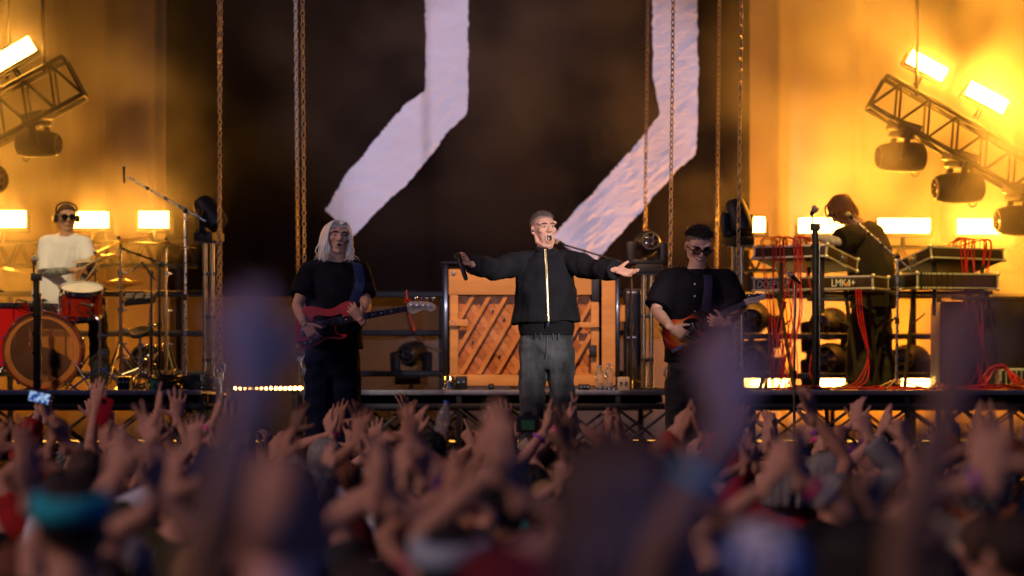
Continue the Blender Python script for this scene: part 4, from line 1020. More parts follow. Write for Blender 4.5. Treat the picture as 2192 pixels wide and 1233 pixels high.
# ================================================================== PEOPLE: bodies grown from joints
TS = bpy.data.scenes.new('workshop')            # scratch scene, removed at the end
def blob(mb, voxel, smooth=3, fac=.5):
    """one continuous skin around overlapping volumes"""
    me = bpy.data.meshes.new('tmp'); me.from_pydata(mb.v, [], mb.f); o = bpy.data.objects.new('tmp', me); TS.collection.objects.link(o)
    m = o.modifiers.new('r', 'REMESH'); m.mode = 'VOXEL'; m.voxel_size = voxel; m.use_smooth_shade = True
    if smooth: s = o.modifiers.new('s', 'SMOOTH'); s.iterations = smooth; s.factor = fac
    vl = TS.view_layers[0]; vl.update(); dg = vl.depsgraph; ev = o.evaluated_get(dg); em = ev.to_mesh()
    n = len(em.vertices); V = np.empty(n * 3); em.vertices.foreach_get('co', V); V = V.reshape(-1, 3)
    Nn = np.empty(n * 3); em.vertices.foreach_get('normal', Nn); Nn = Nn.reshape(-1, 3)
    Fc = [tuple(p.vertices) for p in em.polygons]
    ev.to_mesh_clear(); bpy.data.objects.remove(o); bpy.data.meshes.remove(me)
    return V.copy(), Nn.copy(), Fc
class Skin:
    """collects vertex blocks with materials into one mesh"""
    def __init__(s): s.V = []; s.F = []; s.M = []; s.n = 0
    def add(s, V, Fc, mi=0):
        mi = [mi] * len(Fc) if np.isscalar(mi) else list(mi)
        s.V.append(np.asarray(V, float)); k = s.n; s.F.extend([tuple(i + k for i in f) for f in Fc]); s.M.extend(mi); s.n += len(V)
    def build(s, name, mats, parent):
        V = np.vstack(s.V) - np.array(root_loc(parent)); me = bpy.data.meshes.new(name); me.from_pydata(V.tolist(), [], s.F)
        for m in mats: me.materials.append(m)
        if len(mats) > 1: me.polygons.foreach_set('material_index', s.M)
        me.polygons.foreach_set('use_smooth', [True] * len(me.polygons)); me.update()
        o = bpy.data.objects.new(name, me); COL.objects.link(o); o.parent = parent; return o
def T(V, M3, t): return np.asarray(V) @ np.array(M3).T + np.array(t)

# ---- hands: wrist at the origin, fingers along +Z, palm facing +Y, thumb on the +X side
def make_hand(curl=(.15, .15, .15, .2), spread=.10, thumb='out', voxel=.0055, wristlen=.03):
    b = MB()
    b.tube([(0, 0, -wristlen), (0, 0, 0), (.002, .002, .03), (.002, .002, .06), (0, .001, .086)], [.027, .026, .034, .040, .040], 12, ell=[(1, .74), (1, .72), (1, .52), (1, .40), (1, .33)], up=(0, 1, 0), round_=True)
    b.ball((.022, .010, .034), (.018, .014, .028)); b.ball((-.024, .008, .03), (.014, .012, .026))
    for i, (x, L) in enumerate(((.031, .074), (.0105, .082), (-.0105, .076), (-.031, .060))):
        ang = spread * (1.5 - i) * .75; c = curl[i] if hasattr(curl, '__len__') else curl
        p = Vector((x * .96, .001, .084 - .004 * abs(i - 1))); d = Vector((math.sin(ang), 0, math.cos(ang))); side = Vector((math.cos(ang), 0, -math.sin(ang)))
        pts = [p - d * .012, p]
        tot = 0.
        for ph, fr, w_ in ((0, .46, 1.05), (1, .30, 1.35), (2, .24, .8)):
            tot += c * w_
            q = d * math.cos(tot) + Vector((0, 1, 0)) * math.sin(tot)
            pts.append(pts[-1] + q * (L * fr))
        k = 1.0 if i < 3 else .86
        b.tube(pts, [.0092 * k, .0095 * k, .0086 * k, .0080 * k, .0066 * k], 9, round_=True)
    th = {'out': [(.024, .006, .022), (.046, .010, .044), (.066, .012, .066), (.078, .012, .090)],
          'side': [(.022, .008, .022), (.040, .014, .05), (.047, .015, .078), (.047, .016, .102)],
          'grip': [(.022, .012, .026), (.040, .030, .046), (.036, .048, .064), (.020, .056, .074)],
          'wide': [(.024, .006, .018), (.052, .008, .030), (.080, .010, .040), (.104, .010, .050)]}[thumb]
    b.tube(th, [.015, .0135, .011, .0088], 9, round_=True)
    return blob(b, voxel, 2)
HANDS = {}
def hand(kind, hi=False):
    key = (kind, hi)
    if key not in HANDS:
        v = .0042 if hi else .0056
        P = {'flat': dict(curl=.07, spread=.05, thumb='side'), 'fan': dict(curl=(.10, .05, .08, .14), spread=.24, thumb='wide'),
             'relax': dict(curl=(.25, .33, .40, .46), spread=.10, thumb='out'), 'fist': dict(curl=(1.25, 1.3, 1.3, 1.3), spread=.02, thumb='grip'),
             'grip': dict(curl=(.80, .85, .88, .90), spread=.04, thumb='grip'), 'point': dict(curl=(.05, 1.2, 1.25, 1.25), spread=.05, thumb='grip'),
             'claw': dict(curl=(.52, .50, .52, .55), spread=.16, thumb='out'), 'peace': dict(curl=(.08, .08, 1.3, 1.3), spread=.3, thumb='grip'),
             'open': dict(curl=(.12, .20, .26, .20), spread=.20, thumb='wide')}[kind]
        HANDS[key] = make_hand(voxel=v, **P)
    return HANDS[key]
def hand_frame(d, palm):
    z = Vector(d).normalized(); y = Vector(palm); y = (y - z * y.dot(z)).normalized(); x = y.cross(z)
    return x, y, z

# ---- heads: centre at origin, face towards -Y
def make_head(voxel=.005, mouth='shut', beard=0):
    b = MB(); dz = -.022 if mouth == 'wide' else (-.006 if mouth == 'open' else 0)
    b.ball((0, .014, .030), (.076, .094, .086), 22, 16)
    b.ball((0, -.022, -.012), (.064, .072, .082), 20, 14)
    b.tube([(0, -.03, -.03), (0, -.046, -.075 + dz), (0, -.056, -.098 + dz)], [.058, .042, .024], 14, ell=(1, .9), up=(0, -1, 0), round_=True)
    for s in (-1, 1):
        b.tube([(s * .058, .004, -.02), (s * .053, -.002, -.064 + dz), (s * .026, -.048, -.096 + dz)], [.018, .018, .016], 9, round_=True)
        b.ball((s * .042, -.062, -.016), (.024, .022, .022)); b.ball((s * .046, -.064, .034), (.024, .022, .016))
        b.ball((s * .080, .014, -.004), (.009, .019, .031), 10, 8, Euler((R(-12), 0, R(s * 22))).to_matrix())
        b.ball((s * .012, -.098, -.028), (.0095, .011, .008))
        b.tube([(s * .014, -.086, .024), (s * .034, -.083, .031), (s * .05, -.068, .026)], [.006, .0065, .005], 8, round_=True)
    b.tube([(0, -.084, .022), (0, -.100, -.004), (0, -.109, -.025)], [.009, .0105, .0125], 10, round_=True)
    if mouth == 'shut':
        b.tube([(-.024, -.082, -.055), (0, -.094, -.052), (.024, -.082, -.055)], [.005, .0075, .005], 8, round_=True)
        b.tube([(-.02, -.08, -.064), (0, -.090, -.065), (.02, -.08, -.064)], [.005, .008, .005], 8, round_=True)
    else:
        h = .033 if mouth == 'wide' else .013; w_ = .022 if mouth == 'wide' else .02
        b.torus((0, -.082, -.060 + dz * .6), .022, .0072, axis=(0, -1, .1), seg=20, sec=8, sx=w_ / .022, sy=h / .022)
    V, Nn, Fc = blob(b, voxel, 6 if voxel < .006 else 3)
    return V, Nn, Fc
HEADS = {}
def head(mouth='shut', hi=True):
    k = (mouth, hi)
    if k not in HEADS: HEADS[k] = make_head(.0048 if hi else .0085, mouth)
    return HEADS[k]
HL_Y = [-.12, -.085, -.06, -.035, -.01, .02, .05, .08, .12]
def hairmask(V, style='short'):
    line = {'short': [.085, .070, .062, .050, .020, .000, -.028, -.050, -.06], 'fringe': [.05, .046, .05, .045, .015, -.005, -.03, -.055, -.07],
            'long': [.085, .075, .062, .045, .00, -.05, -.085, -.09, -.1], 'cap': [.040, .040, .040, .038, .032, .026, .018, .010, .005],
            'full': [.07, .062, .055, .035, -.01, -.035, -.06, -.08, -.09], 'top': [.10, .083, .078, .074, .070, .064, .052, .03, .0], 'receding': [.12, .10, .085, .066, .03, .0, -.028, -.05, -.06]}[style]
    ear = (np.abs(V[:, 0]) > .068) & (V[:, 2] < .022) & (V[:, 2] > -.05) & (V[:, 1] < .045) & (style != 'full') & (style != 'long')
    jit = np.array([.007 * nz(p[0] * 70, p[1] * 70, p[2] * 20) for p in V])
    return (V[:, 2] + jit > np.interp(V[:, 1], HL_Y, line)) & ~ear
def hair_cap(Hd, thick, style='short', rough=.004, scale=60, seed=0, front=0.):
    V, Nn, Fc = Hd; m = hairmask(V, style); Fk = [f for f in Fc if sum(m[i] for i in f) >= 3]
    used = sorted({i for f in Fk for i in f}); ix = {v: k for k, v in enumerate(used)}
    cnt = {}
    for f in Fk:
        for i in range(len(f)):
            e = tuple(sorted((f[i], f[(i + 1) % len(f)]))); cnt[e] = cnt.get(e, 0) + 1
    edge = {i for e, c in cnt.items() if c == 1 for i in e}
    out = []
    for i in used:
        p = V[i]; n = Nn[i]
        t = -.003 if i in edge else thick * (.55 + .45 * min(1, max(0, (p[2] + .02) / .09))) + rough * (nz(p[0] * scale, p[1] * scale, p[2] * scale + seed) + .5 * nz(p[0] * scale * 2.3, p[1] * scale * 2.3, seed))
        if front and i not in edge: t += front * max(0, -p[1] * 8 + p[2] * 6 - .6)
        out.append(p + n * t)
    return np.array(out), [tuple(ix[i] for i in f) for f in Fk]
def strands(mb, Hd, n, length, rad, style, seed, gravity=.6, back=0., jitter=.25, lo=None):
    V, Nn, Fc = Hd; rr = random.Random(seed); m = np.nonzero(hairmask(V, style))[0]
    for _ in range(n):
        i = m[rr.randrange(len(m))]; p = Vector(V[i]); d = (Vector(Nn[i]) + Vector((rr.uniform(-1, 1), rr.uniform(-1, 1) + back, rr.uniform(-1, 1))) * jitter).normalized()
        L = length * rr.uniform(.6, 1.2); pts = [p - d * .004]
        for k in range(3):
            d = (d + Vector((0, 0, -gravity * (k + 1) / 3))).normalized(); pts.append(pts[-1] + d * (L / 3))
        mb.tube(pts, [rad, rad * .9, rad * .6, rad * .15], 4)

def ik(a, c, l1, l2, hint):
    a, c = Vector(a), Vector(c); v = c - a; D = v.length
    if D > (l1 + l2) * .995: c = a + v * ((l1 + l2) * .995 / D); v = c - a; D = v.length
    D = max(D, abs(l1 - l2) + .03); u = v.normalized(); x = (l1 * l1 - l2 * l2 + D * D) / (2 * D); h = math.sqrt(max(0, l1 * l1 - x * x))
    hn = Vector(hint); hn = hn - u * hn.dot(u)
    hn = hn.normalized() if hn.length > 1e-4 else frame(u)[0]
    return a + u * x + hn * h, c

def wrinkle(V, Nn, amp, sc=(9, 9, 5), seed=0):
    out = V.copy()
    for i in range(len(V)):
        p = V[i]; a = nz(p[0] * sc[0] + seed, p[1] * sc[1], p[2] * sc[2]); c = nz(p[0] * sc[0] * 2.2, p[1] * sc[1] * 2.2 + seed, p[2] * sc[2] * 2.4)
        r_ = 1 - abs(a) * 2.4                       # ridged folds
        out[i] = p + Nn[i] * (amp * (r_ * .7 + c * .6))
    return out

def person(label, J, sk, base, group=None, hi=True, headrot=None, hs=1.0, mouth='shut', face=True, hands=None, top=None, top_mat=None, sleeve=.6, sleeve_r=.075,
           leg_mat=None, leg_r=(.105, .085, .078), vox=.011, hem=None, hair=None, shirt_name='shirt', fwd=(0, -1, 0), arm_k=1., eyes='open', cat='person', shoe=None, wr=.006, forearm_mat=None, brow=None):
    """J: joints in the place. top: list of (centre, half width, half depth) rows from hem to collar"""
    t = thing('person', label, cat, base, group); fwd = Vector(fwd).normalized()
    # body ------------------------------------------------------------
    b = MB(); rows = top
    if rows:
        b.tube([r_[0] for r_ in rows], [1.] * len(rows), 18, ell=[(r_[1] - .022, max(.04, r_[2] - .022)) for r_ in rows], up=fwd)
    b.tube([J['neck'] - Vector((0, 0, .06)), J['neck'], J['head'] - Vector((0, 0, .05 * hs)) ], [.064, .056, .054], 14)
    for s in 'ab':
        sh, el, wr_ = J['sh' + s], J['el' + s], J['wr' + s]
        b.tube([J['neck'] - Vector((0, 0, .03)), J['neck'].lerp(sh, .6), sh], [.05, .055, .05], 10, round_=True)
        b.tube([sh, sh.lerp(el, .45), el, el.lerp(wr_, .3), el.lerp(wr_, .7), wr_], [.050 * arm_k, .047 * arm_k, .039 * arm_k, .042 * arm_k, .033 * arm_k, .026 * arm_k], 12, round_=True)
        if 'hi' + s in J:
            b.tube([J['hi' + s], J['kn' + s], J['an' + s]], [.085, .055, .040], 12, round_=True)
    sk_ = Skin(); V, Nn, Fc = blob(b, vox, 3)
    fm = 0
    if forearm_mat is not None:
        cen = np.array([V[list(f)].mean(0) for f in Fc]); fm = np.zeros(len(Fc), int)
        for s in 'ab':
            e, w_ = np.array(J['el' + s]), np.array(J['wr' + s]); d = w_ - e; L = np.dot(d, d); tt = ((cen - e) @ d) / L
            near = np.linalg.norm(cen - (e + np.clip(tt, 0, 1)[:, None] * d), axis=1) < .06; fm[near & (tt > -.35) & (tt < .98)] = 5
    sk_.add(V, Fc, fm)
    hands = hands or {}
    for s in 'ab':
        if s not in hands: hands[s] = ('relax', J['wr' + s] - J['el' + s], fwd, 1)
        kind, d, palm, mir = hands[s]
        HV, HN, HF = hand(kind, hi); x, y, z = hand_frame(d, palm); HVv = HV * np.array([mir, 1, 1]) * (1.0 if hi else 1.04)
        M = Matrix((x, y, z)).transposed(); sk_.add(T(HVv, M, J['wr' + s]), HF if mir > 0 else [tuple(reversed(f)) for f in HF], 0)
    # head
    Hd = head(mouth, hi); HR = headrot or Matrix.Identity(3)
    sk_.add(T(Hd[0] * hs, HR, J['head']), Hd[2], 0)
    if face:
        fb = MB(); dz = -.009 if mouth == 'wide' else -.004
        ez = .007
        for s in (-1, 1):
            if eyes == 'open':
                fb.ball((s * .031, -.0815, ez), (.0135, .008, .0068), 12, 8, mi=1); fb.ball((s * .031, -.0872, ez), (.0062, .004, .0058), 10, 6, mi=2)
            else: fb.ball((s * .031, -.0835, ez - .002), (.0145, .006, .0034), 10, 6, mi=2)
            fb.tube([(s * .013, -.0945, .0235), (s * .030, -.0945, .0300), (s * .050, -.0800, .0255)], [.0042, .0048, .0028], 6, mi=4)
        if mouth == 'wide':
            fb.ball((0, -.0850, -.0735), (.0195, .007, .0305), 16, 10, mi=2); fb.box((0, -.0915, -.0520), (.026, .004, .008), mi=1, bev=.0015); fb.ball((0, -.0900, -.0920), (.013, .004, .009), 10, 6, mi=3)
        elif mouth == 'open': fb.ball((0, -.0850, -.064), (.0185, .006, .0115), 14, 8, mi=2)
        sk_.add(T(np.array(fb.v) * hs, HR, J['head']), fb.f, fb.m)
    mats = [sk, mat('eye_white', (.55, .52, .50), .3, var=0), mat('dark_pupil', (.01, .007, .006), .3, var=0), mat('lip_tongue', (.35, .10, .09), .5, var=.1), brow or mat('brow_dark', (.05, .03, .02), .8, var=.2), forearm_mat or sk]
    sk_.build('body', mats, t)
    # shirt -----------------------------------------------------------
    if rows and top_mat:
        b = MB(); b.tube([r_[0] for r_ in rows], [1.] * len(rows), 20, ell=[(r_[1], r_[2]) for r_ in rows], up=fwd)
        for s in 'ab':
            sh, el, wr_ = J['sh' + s], J['el' + s], J['wr' + s]
            b.tube([J['neck'].lerp(sh, .35) - Vector((0, 0, .02)), sh], [.062, .072], 12, round_=True)
            if sleeve <= 1: pts = [sh, sh.lerp(el, sleeve * .5), sh.lerp(el, sleeve)]; rad = [.072, sleeve_r, sleeve_r * 1.03]
            else: pts = [sh, sh.lerp(el, .5), el, el.lerp(wr_, (sleeve - 1) * .6), el.lerp(wr_, sleeve - 1)]; rad = [.074, sleeve_r, sleeve_r * .95, sleeve_r * .9, sleeve_r * .88]
            b.tube(pts, rad, 14)
        V, Nn, Fc = blob(b, vox, 3); V = wrinkle(V, Nn, wr, seed=base[0] * 3) if hi or base[1] > 17 else V
        q = Skin(); q.add(V, Fc); t_shirt = q.build(shirt_name, [top_mat], t)
    # trousers ---------------------------------------------------------
    if 'hia' in J and leg_mat:
        b = MB(); pv = (J['hia'] + J['hib']) / 2; lat = (J['hib'] - J['hia']).normalized()
        b.tube([J['hia'].lerp(J['hib'], .0) + Vector((0, 0, .03)), J['hia'].lerp(J['hib'], 1.0) + Vector((0, 0, .03))], leg_r[0] * .95, 14, round_=True)
        if hem is not None: b.tube([pv - Vector((0, 0, .16)), pv - Vector((0, 0, .10)), pv, hem], [1, 1, 1, 1], 18, ell=[(.07, .07), (.13, .095), (.178, .118), (.165, .115)], up=fwd)
        for s in 'ab':
            b.tube([J['hi' + s], J['hi' + s].lerp(J['kn' + s], .5), J['kn' + s], J['kn' + s].lerp(J['an' + s], .5), J['an' + s] - Vector((0, 0, .04))], [leg_r[0], (leg_r[0] + leg_r[1]) / 2, leg_r[1], leg_r[2], leg_r[2] * 1.02], 14)
        V, Nn, Fc = blob(b, vox, 3); V = V if not hi else wrinkle(V, Nn, .013, (5, 5, 8), seed=base[0] * 5)
        q = Skin(); q.add(V, Fc); q.build('trousers', [leg_mat], t)
        for s in 'ab':
            b = MB(); a_ = J['an' + s]; td = J.get('toe' + s, fwd)
            b.tube([a_ - Vector((0, 0, .03)) - Vector(td) * .05, a_ + Vector(td) * .08 - Vector((0, 0, .045)), a_ + Vector(td) * .17 - Vector((0, 0, .055))], [.045, .045, .036], 12, ell=(1, .8), round_=True)
            b.build('shoe', shoe or mat('black_shoe', (.015, .015, .016), .5), t)
    # hair -------------------------------------------------------------
    if hair:
        hm, thick, style, rough = hair[:4]; q = Skin(); V, Fc = hair_cap(Hd, thick, style, rough, seed=base[0], front=hair[4] if len(hair) > 4 else 0.); q.add(T(V * hs, HR, J['head']), Fc)
        hmats = [hm]
        if len(hair) > 6:
            V, Fc = hair_cap(Hd, .0015, 'short', .0008, 200, seed=3); q.add(T(V * hs, HR, J['head']), Fc, 1); hmats.append(hair[6])
        if len(hair) > 5 and hair[5]:
            mb = MB(); hair[5](mb, Hd); q.add(T(np.array(mb.v) * hs, HR, J['head']), mb.f)
        q.build('hair', hmats, t)
    t['_hr'] = 0; del t['_hr']
    return t
def hrot(yaw=0, pitch=0, roll=0):
    """yaw>0 turns the face to picture right; pitch>0 looks up; face at rest looks at the camera"""
    return (Matrix.Rotation(R(yaw), 3, 'Z') @ Matrix.Rotation(R(roll), 3, 'Y') @ Matrix.Rotation(R(-pitch), 3, 'X'))
# ================================================================== THE BAND
def pj(D, **k): return {n: W(p[0], p[1], D + (p[2] if len(p) > 2 else 0)) for n, p in k.items()}
SK1 = skin('fair_skin', (.66, .36, .26)); SK2 = skin('light_skin', (.58, .34, .25)); SK3 = skin('tan_skin', (.50, .27, .17))
# ---------------- singer
D = 24.0
J = pj(D, head=(1164, 491), neck=(1168, 541), sha=(1117, 562), ela=(1058, 577, -.20), wra=(1009, 566, -.40), shb=(1219, 560), elb=(1273, 576, -.20), wrb=(1318, 578, -.40),
       hia=(1143, 742), kna=(1138, 875), ana=(1136, 998), hib=(1198, 742), knb=(1204, 875), anb=(1208, 998))
row = lambda px, py, hw, hd, D=D, dy=0.: (W(px, py, D + dy), hw, hd)
hs_singer = hrot(22, 6, -2)
singer = person('singer with arms spread wide, mouth open, black zip jacket and jeans', J, SK1, (W(1168, 0, D).x, D, FLOOR), 'band members', True, hs_singer, 1.02, 'wide', True,
    {'a': ('grip', (-1, -.25, .22), (.15, -.35, .9), -1), 'b': ('open', (1, -.3, -.28), (.10, -.75, .75), 1)},
    [row(1170, 738, .185, .125), row(1170, 700, .20, .135), row(1168, 640, .195, .135), row(1167, 590, .19, .125), row(1167, 558, .165, .10), row(1167, 545, .09, .08)], None,
    leg_mat=mat('dark_washed_denim', (.058, .064, .072), .9, var=.7, scale=7, bump=.5, bscale=16, spec=.1, stretch=(1.4, 1.4, .55)), leg_r=(.103, .084, .080), vox=.009, hem=W(1170, 712, D),
    hair=(mat('greying_short_hair', (.20, .145, .115), .7, var=.4, scale=60, bump=.6, bscale=220), .004, 'top', .003, .010, lambda mb, H: (strands(mb, H, 1400, .022, .0014, 'top', 5, -.05, -.6, .4), strands(mb, H, 900, .006, .0010, 'short', 9, .05, 0)), mat('shaved_sides', (.36, .235, .185), .75, var=.25, scale=90)), brow=mat('brow_brown', (.14, .08, .05), .8, var=.2))
M_jack = mat('black_jacket_cotton', (.014, .014, .018), .85, var=.25, scale=6, bump=.5, bscale=14, spec=.15)
b = MB()
rows = [row(1169, 690, .236, .165), row(1168, 660, .224, .158), row(1167, 610, .205, .148), row(1167, 580, .198, .14), row(1167, 560, .178, .115), row(1168, 548, .10, .085)]
b.tube([r_[0] for r_ in rows], [1.] * 6, 24, ell=[(r_[1], r_[2]) for r_ in rows], up=(0, -1, 0))
for s in 'ab':
    sh, el, wr_ = J['sh' + s], J['el' + s], J['wr' + s]
    b.tube([J['neck'].lerp(sh, .3) - Vector((0, 0, .03)), sh], [.06, .076], 12, round_=True)
    b.tube([sh, sh.lerp(el, .5), el, el.lerp(wr_, .5), el.lerp(wr_, .96)], [.078, .080, .074, .068, .066], 14)
b.tube([W(1168, 556, D), W(1168, 542, D), W(1168, 528, D - .01)], [.082, .078, .080], 18, ell=(1, .95))
V, Nn, Fc = blob(b, .009, 2); V = wrinkle(V, Nn, .014, (6, 6, 5), 2.2); q = Skin(); q.add(V, Fc); jk = q.build('jacket', [M_jack], singer)
zp = [W(1167, 533, D - .09), W(1168, 550, D - .115), W(1170, 575, D - .150), W(1171, 610, D - .160), W(1172, 640, D - .168), W(1174, 690, D - .178)]
for z_, m_, w_ in ((0, mat('zip_yellow_glint', (.62, .48, .08), .45, .3, .1), .0075), (-.003, mat('zip_teeth_silver', (.75, .78, .82), .25, 1, .1), .0035)):  # yellow glint along the zip is painted as a coloured strip
    b = MB(); b.tube([p + Vector((0, z_, 0)) for p in zp], w_, 6, ell=(1, .35), up=(0, -1, 0)); b.build('zip', m_, jk)
b = MB(); b.tube([zp[-1] + Vector((0, -.004, .01)), zp[-1] + Vector((0, -.006, -.03))], .005, 6); b.build('zip_pull', CHROME, jk)
b = MB(); rows = [row(1170, 718, .186, .128), row(1170, 704, .196, .138), row(1169, 680, .196, .138)]
b.tube([r_[0] for r_ in rows], [1.] * 3, 24, ell=[(r_[1], r_[2]) for r_ in rows], up=(0, -1, 0)); b.build('jumper_hem', cloth('black_jumper_rib', (.012, .012, .014), .5, 40), singer)
# jeans seams: fly, side pockets, outer seams
M_seam = mat('denim_seam', (.13, .12, .10), .9, var=.2, scale=30)
for pts in ([(1171, 722, -.128), (1171, 745, -.132), (1170, 768, -.125)], [(1146, 724, -.112), (1132, 735, -.09), (1120, 741, -.04)], [(1194, 724, -.112), (1208, 735, -.09), (1220, 741, -.04)]):
    b = MB(); b.tube(bez([W(x, y, D + z) for x, y, z in pts], 10), .0025, 6); b.build('seam', M_seam, singer)
for x, y in ((1146, 720), (1158, 720), (1184, 720), (1196, 720)):
    b = MB(); b.box(W(x, y, D - .125), (.010, .008, .04), bev=.002); b.build('belt_loop', mat('dark_washed_denim', (0, 0, 0)), singer)
# belt line and fly seam
b = MB(); b.torus(W(1170, 721, D), 1.0, .004, axis=(0, 0, 1), seg=30, sec=5, sx=.183, sy=.126, up=(0, -1, 0)); b.build('waistband', mat('dark_washed_denim', (0, 0, 0)), singer)
b = MB(); e = J['head'] + hs_singer @ Vector((-.083, -.004, -.008)); b.ball(e, (.010, .012, .012), 10, 8); b.build('ear_monitor', CHROME, singer)
# microphone held by the singer
m0 = W(982, 552, 23.52); m1 = W(998, 599, 23.46)
mc = thing('hand_microphone', 'black wireless microphone in the singer\'s right hand, pointing down', 'microphone', (m0 + m1) / 2)
b = MB(); b.tube([m0, m0.lerp(m1, .3), m0.lerp(m1, .94), m1], [.019, .017, .015, .011], 14); b.build('handle', BLACKP, mc)
b = MB(); b.ball(m0 - (m1 - m0).normalized() * .012, .026, 14, 10); b.build('grille', mat('mic_grille_black', (.05, .05, .055), .4, .6, .3, 150, bump=.6, bscale=300), mc)

# ---------------- bass player
D = 24.1
J = pj(D, head=(722, 508), neck=(722, 561), sha=(663, 580), ela=(636, 655, -.12), wra=(652, 694, -.385), shb=(770, 580), elb=(784, 655, -.12), wrb=(772, 684, -.36),
       hia=(686, 765), kna=(686, 885), ana=(686, 1000), hib=(737, 765), knb=(741, 885), anb=(744, 1000))
row = lambda px, py, hw, hd, D=D, dy=0.: (W(px, py, D + dy), hw, hd)
M_blackT = mat('washed_black_tee', (.009, .0095, .015), .9, var=.5, scale=5, bump=.6, bscale=10, spec=.12)
M_blue_lit = mat('blue_lit_trousers', (.008, .012, .034), .9, var=.25, scale=6, bump=.5, bscale=12, spec=.1)  # blue light on the trousers is put into the cloth colour
M_blond = mat('bleached_blond_hair', (.88, .84, .76), .45, var=.12, scale=40, bump=.3, bscale=180, sheen=.3, stretch=(1, 1, .15))
def blond(mb, H):
    rr = random.Random(8)
    for i in range(430):
        s = 1 if rr.random() < .5 else -1; u = rr.random(); y0 = -.075 + .16 * u
        p0 = Vector((s * rr.uniform(.001, .02), y0, .112 - 1.5 * (u - .45) ** 2 * .12 + .006)); out = .086 + .008 * rr.random()
        fr_ = -.082 + .16 * u
        if u < .3: out *= .80 + .6 * u
        p1 = Vector((s * (out * .62), y0 * 1.02 - .006, .098)); p2 = Vector((s * (out * 1.02), fr_ + .014, .042)); p3 = Vector((s * (out * 1.07 + .008 * rr.random()), fr_ + .02, -.03))
        p4 = Vector((s * (out * 1.02 + .014 * rr.gauss(0, .6)), fr_ + .02, -.10)); L = rr.uniform(-.185, -.135); p5 = Vector((s * (out * 1.02 + .03 * rr.gauss(0, .6)), fr_ + .012 + .018 * rr.gauss(0, 1), L))
        if i % 9 == 0: p3.x += s * .012 * rr.random(); p4.x += s * .03 * rr.random(); p5.x += s * .04 * rr.random()
        mb.tube(bez([p0, p1, p2, p3, p4, p5], 15), [.0048] * 5 + [.0055] * 5 + [.005, .0042, .0034, .0024, .0014, .0008][:6], 5)
hb = hrot(14, 4, 3)
bass_p = person('bass player with long bleached hair and black shirt', J, SK2, (W(715, 0, D).x, D, FLOOR), 'band members', True, hb, 1.0, 'open', True,
    {'a': ('relax', (.55, -.05, -.75), (.15, 1, .1), -1), 'b': ('claw', (-.45, -.05, .55), (-.1, 1, .2), 1)},
    [row(713, 745, .21, .15), row(714, 700, .205, .15), row(716, 640, .20, .145), row(718, 600, .195, .135), row(720, 576, .165, .105), row(722, 562, .085, .075)], M_blackT, .72, .084,
    M_blue_lit, (.112, .100, .100), .0095, W(713, 735, D), (M_blond, .007, 'long', .003, 0., blond), eyes='shut', brow=mat('brow_dark', (0, 0, 0)))  # shade over the eyes is drawn as dark slits
# ---------------- guitarist
D = 23.7
J = pj(D, head=(1496, 527), neck=(1488, 578), sha=(1428, 598), ela=(1404, 664, -.10), wra=(1438, 702, -.40), shb=(1556, 598), elb=(1580, 664, -.12), wrb=(1554, 694, -.39),
       hia=(1462, 785), kna=(1458, 905), ana=(1452, 1012), hib=(1520, 785), knb=(1526, 905), anb=(1532, 1012))
row = lambda px, py, hw, hd, D=D, dy=0.: (W(px, py, D + dy), hw, hd)
M_blackS = mat('black_button_shirt', (.009, .008, .012), .9, var=.3, scale=5, bump=.5, bscale=10, spec=.12)
hg = hrot(10, -24, 2)
guit = person('guitarist in black shirt and dark-rimmed glasses, looking down', J, SK2, (W(1490, 0, D).x, D, FLOOR), 'band members', True, hg, 1.08, 'shut', True,
    {'a': ('claw', (.75, -.05, -.45), (.1, 1, -.1), -1), 'b': ('claw', (-.80, -.05, .15), (-.1, 1, .3), 1)},
    [row(1488, 775, .215, .15), row(1488, 720, .212, .15), row(1489, 660, .208, .145), row(1489, 620, .21, .14), row(1489, 594, .18, .11), row(1489, 578, .095, .08)], M_blackS, .88, .086,
    mat('black_trousers', (.012, .012, .016), .85, var=.2, scale=6, bump=.4, bscale=14), (.118, .108, .104), .0095, W(1489, 760, D),
    (mat('dark_brown_hair', (.028, .018, .015), .6, var=.3, scale=60, bump=.5, bscale=220), .006, 'top', .004, .012, lambda mb, H: (strands(mb, H, 1500, .034, .0017, 'top', 6, -.1, -.5, .45), strands(mb, H, 1300, .008, .0011, 'short', 9, .05, 0)), mat('greying_sides', (.13, .095, .085), .75, var=.3, scale=90)), eyes='shut', wr=.007)
# shirt front: placket, buttons, collar
for i, y in enumerate((608, 634, 667)):
    p = W(1487, y, D - .165); b = MB(); b.cyl(p, p - Vector((0, .006, 0)), .0065, seg=12); b.build('button', mat('shell_button', (.35, .33, .36), .3), guit)
for s in (-1, 1):
    b = MB(); k = W(1489, 580, D); b.tube([k + Vector((s * .075, .03, .015)), k + Vector((s * .062, -.05, .0)), k + Vector((s * .016, -.105, -.045))], [.028, .03, .012], 8, ell=(.35, 1), up=(0, -1, 0)); b.build('collar', M_blackS, guit)
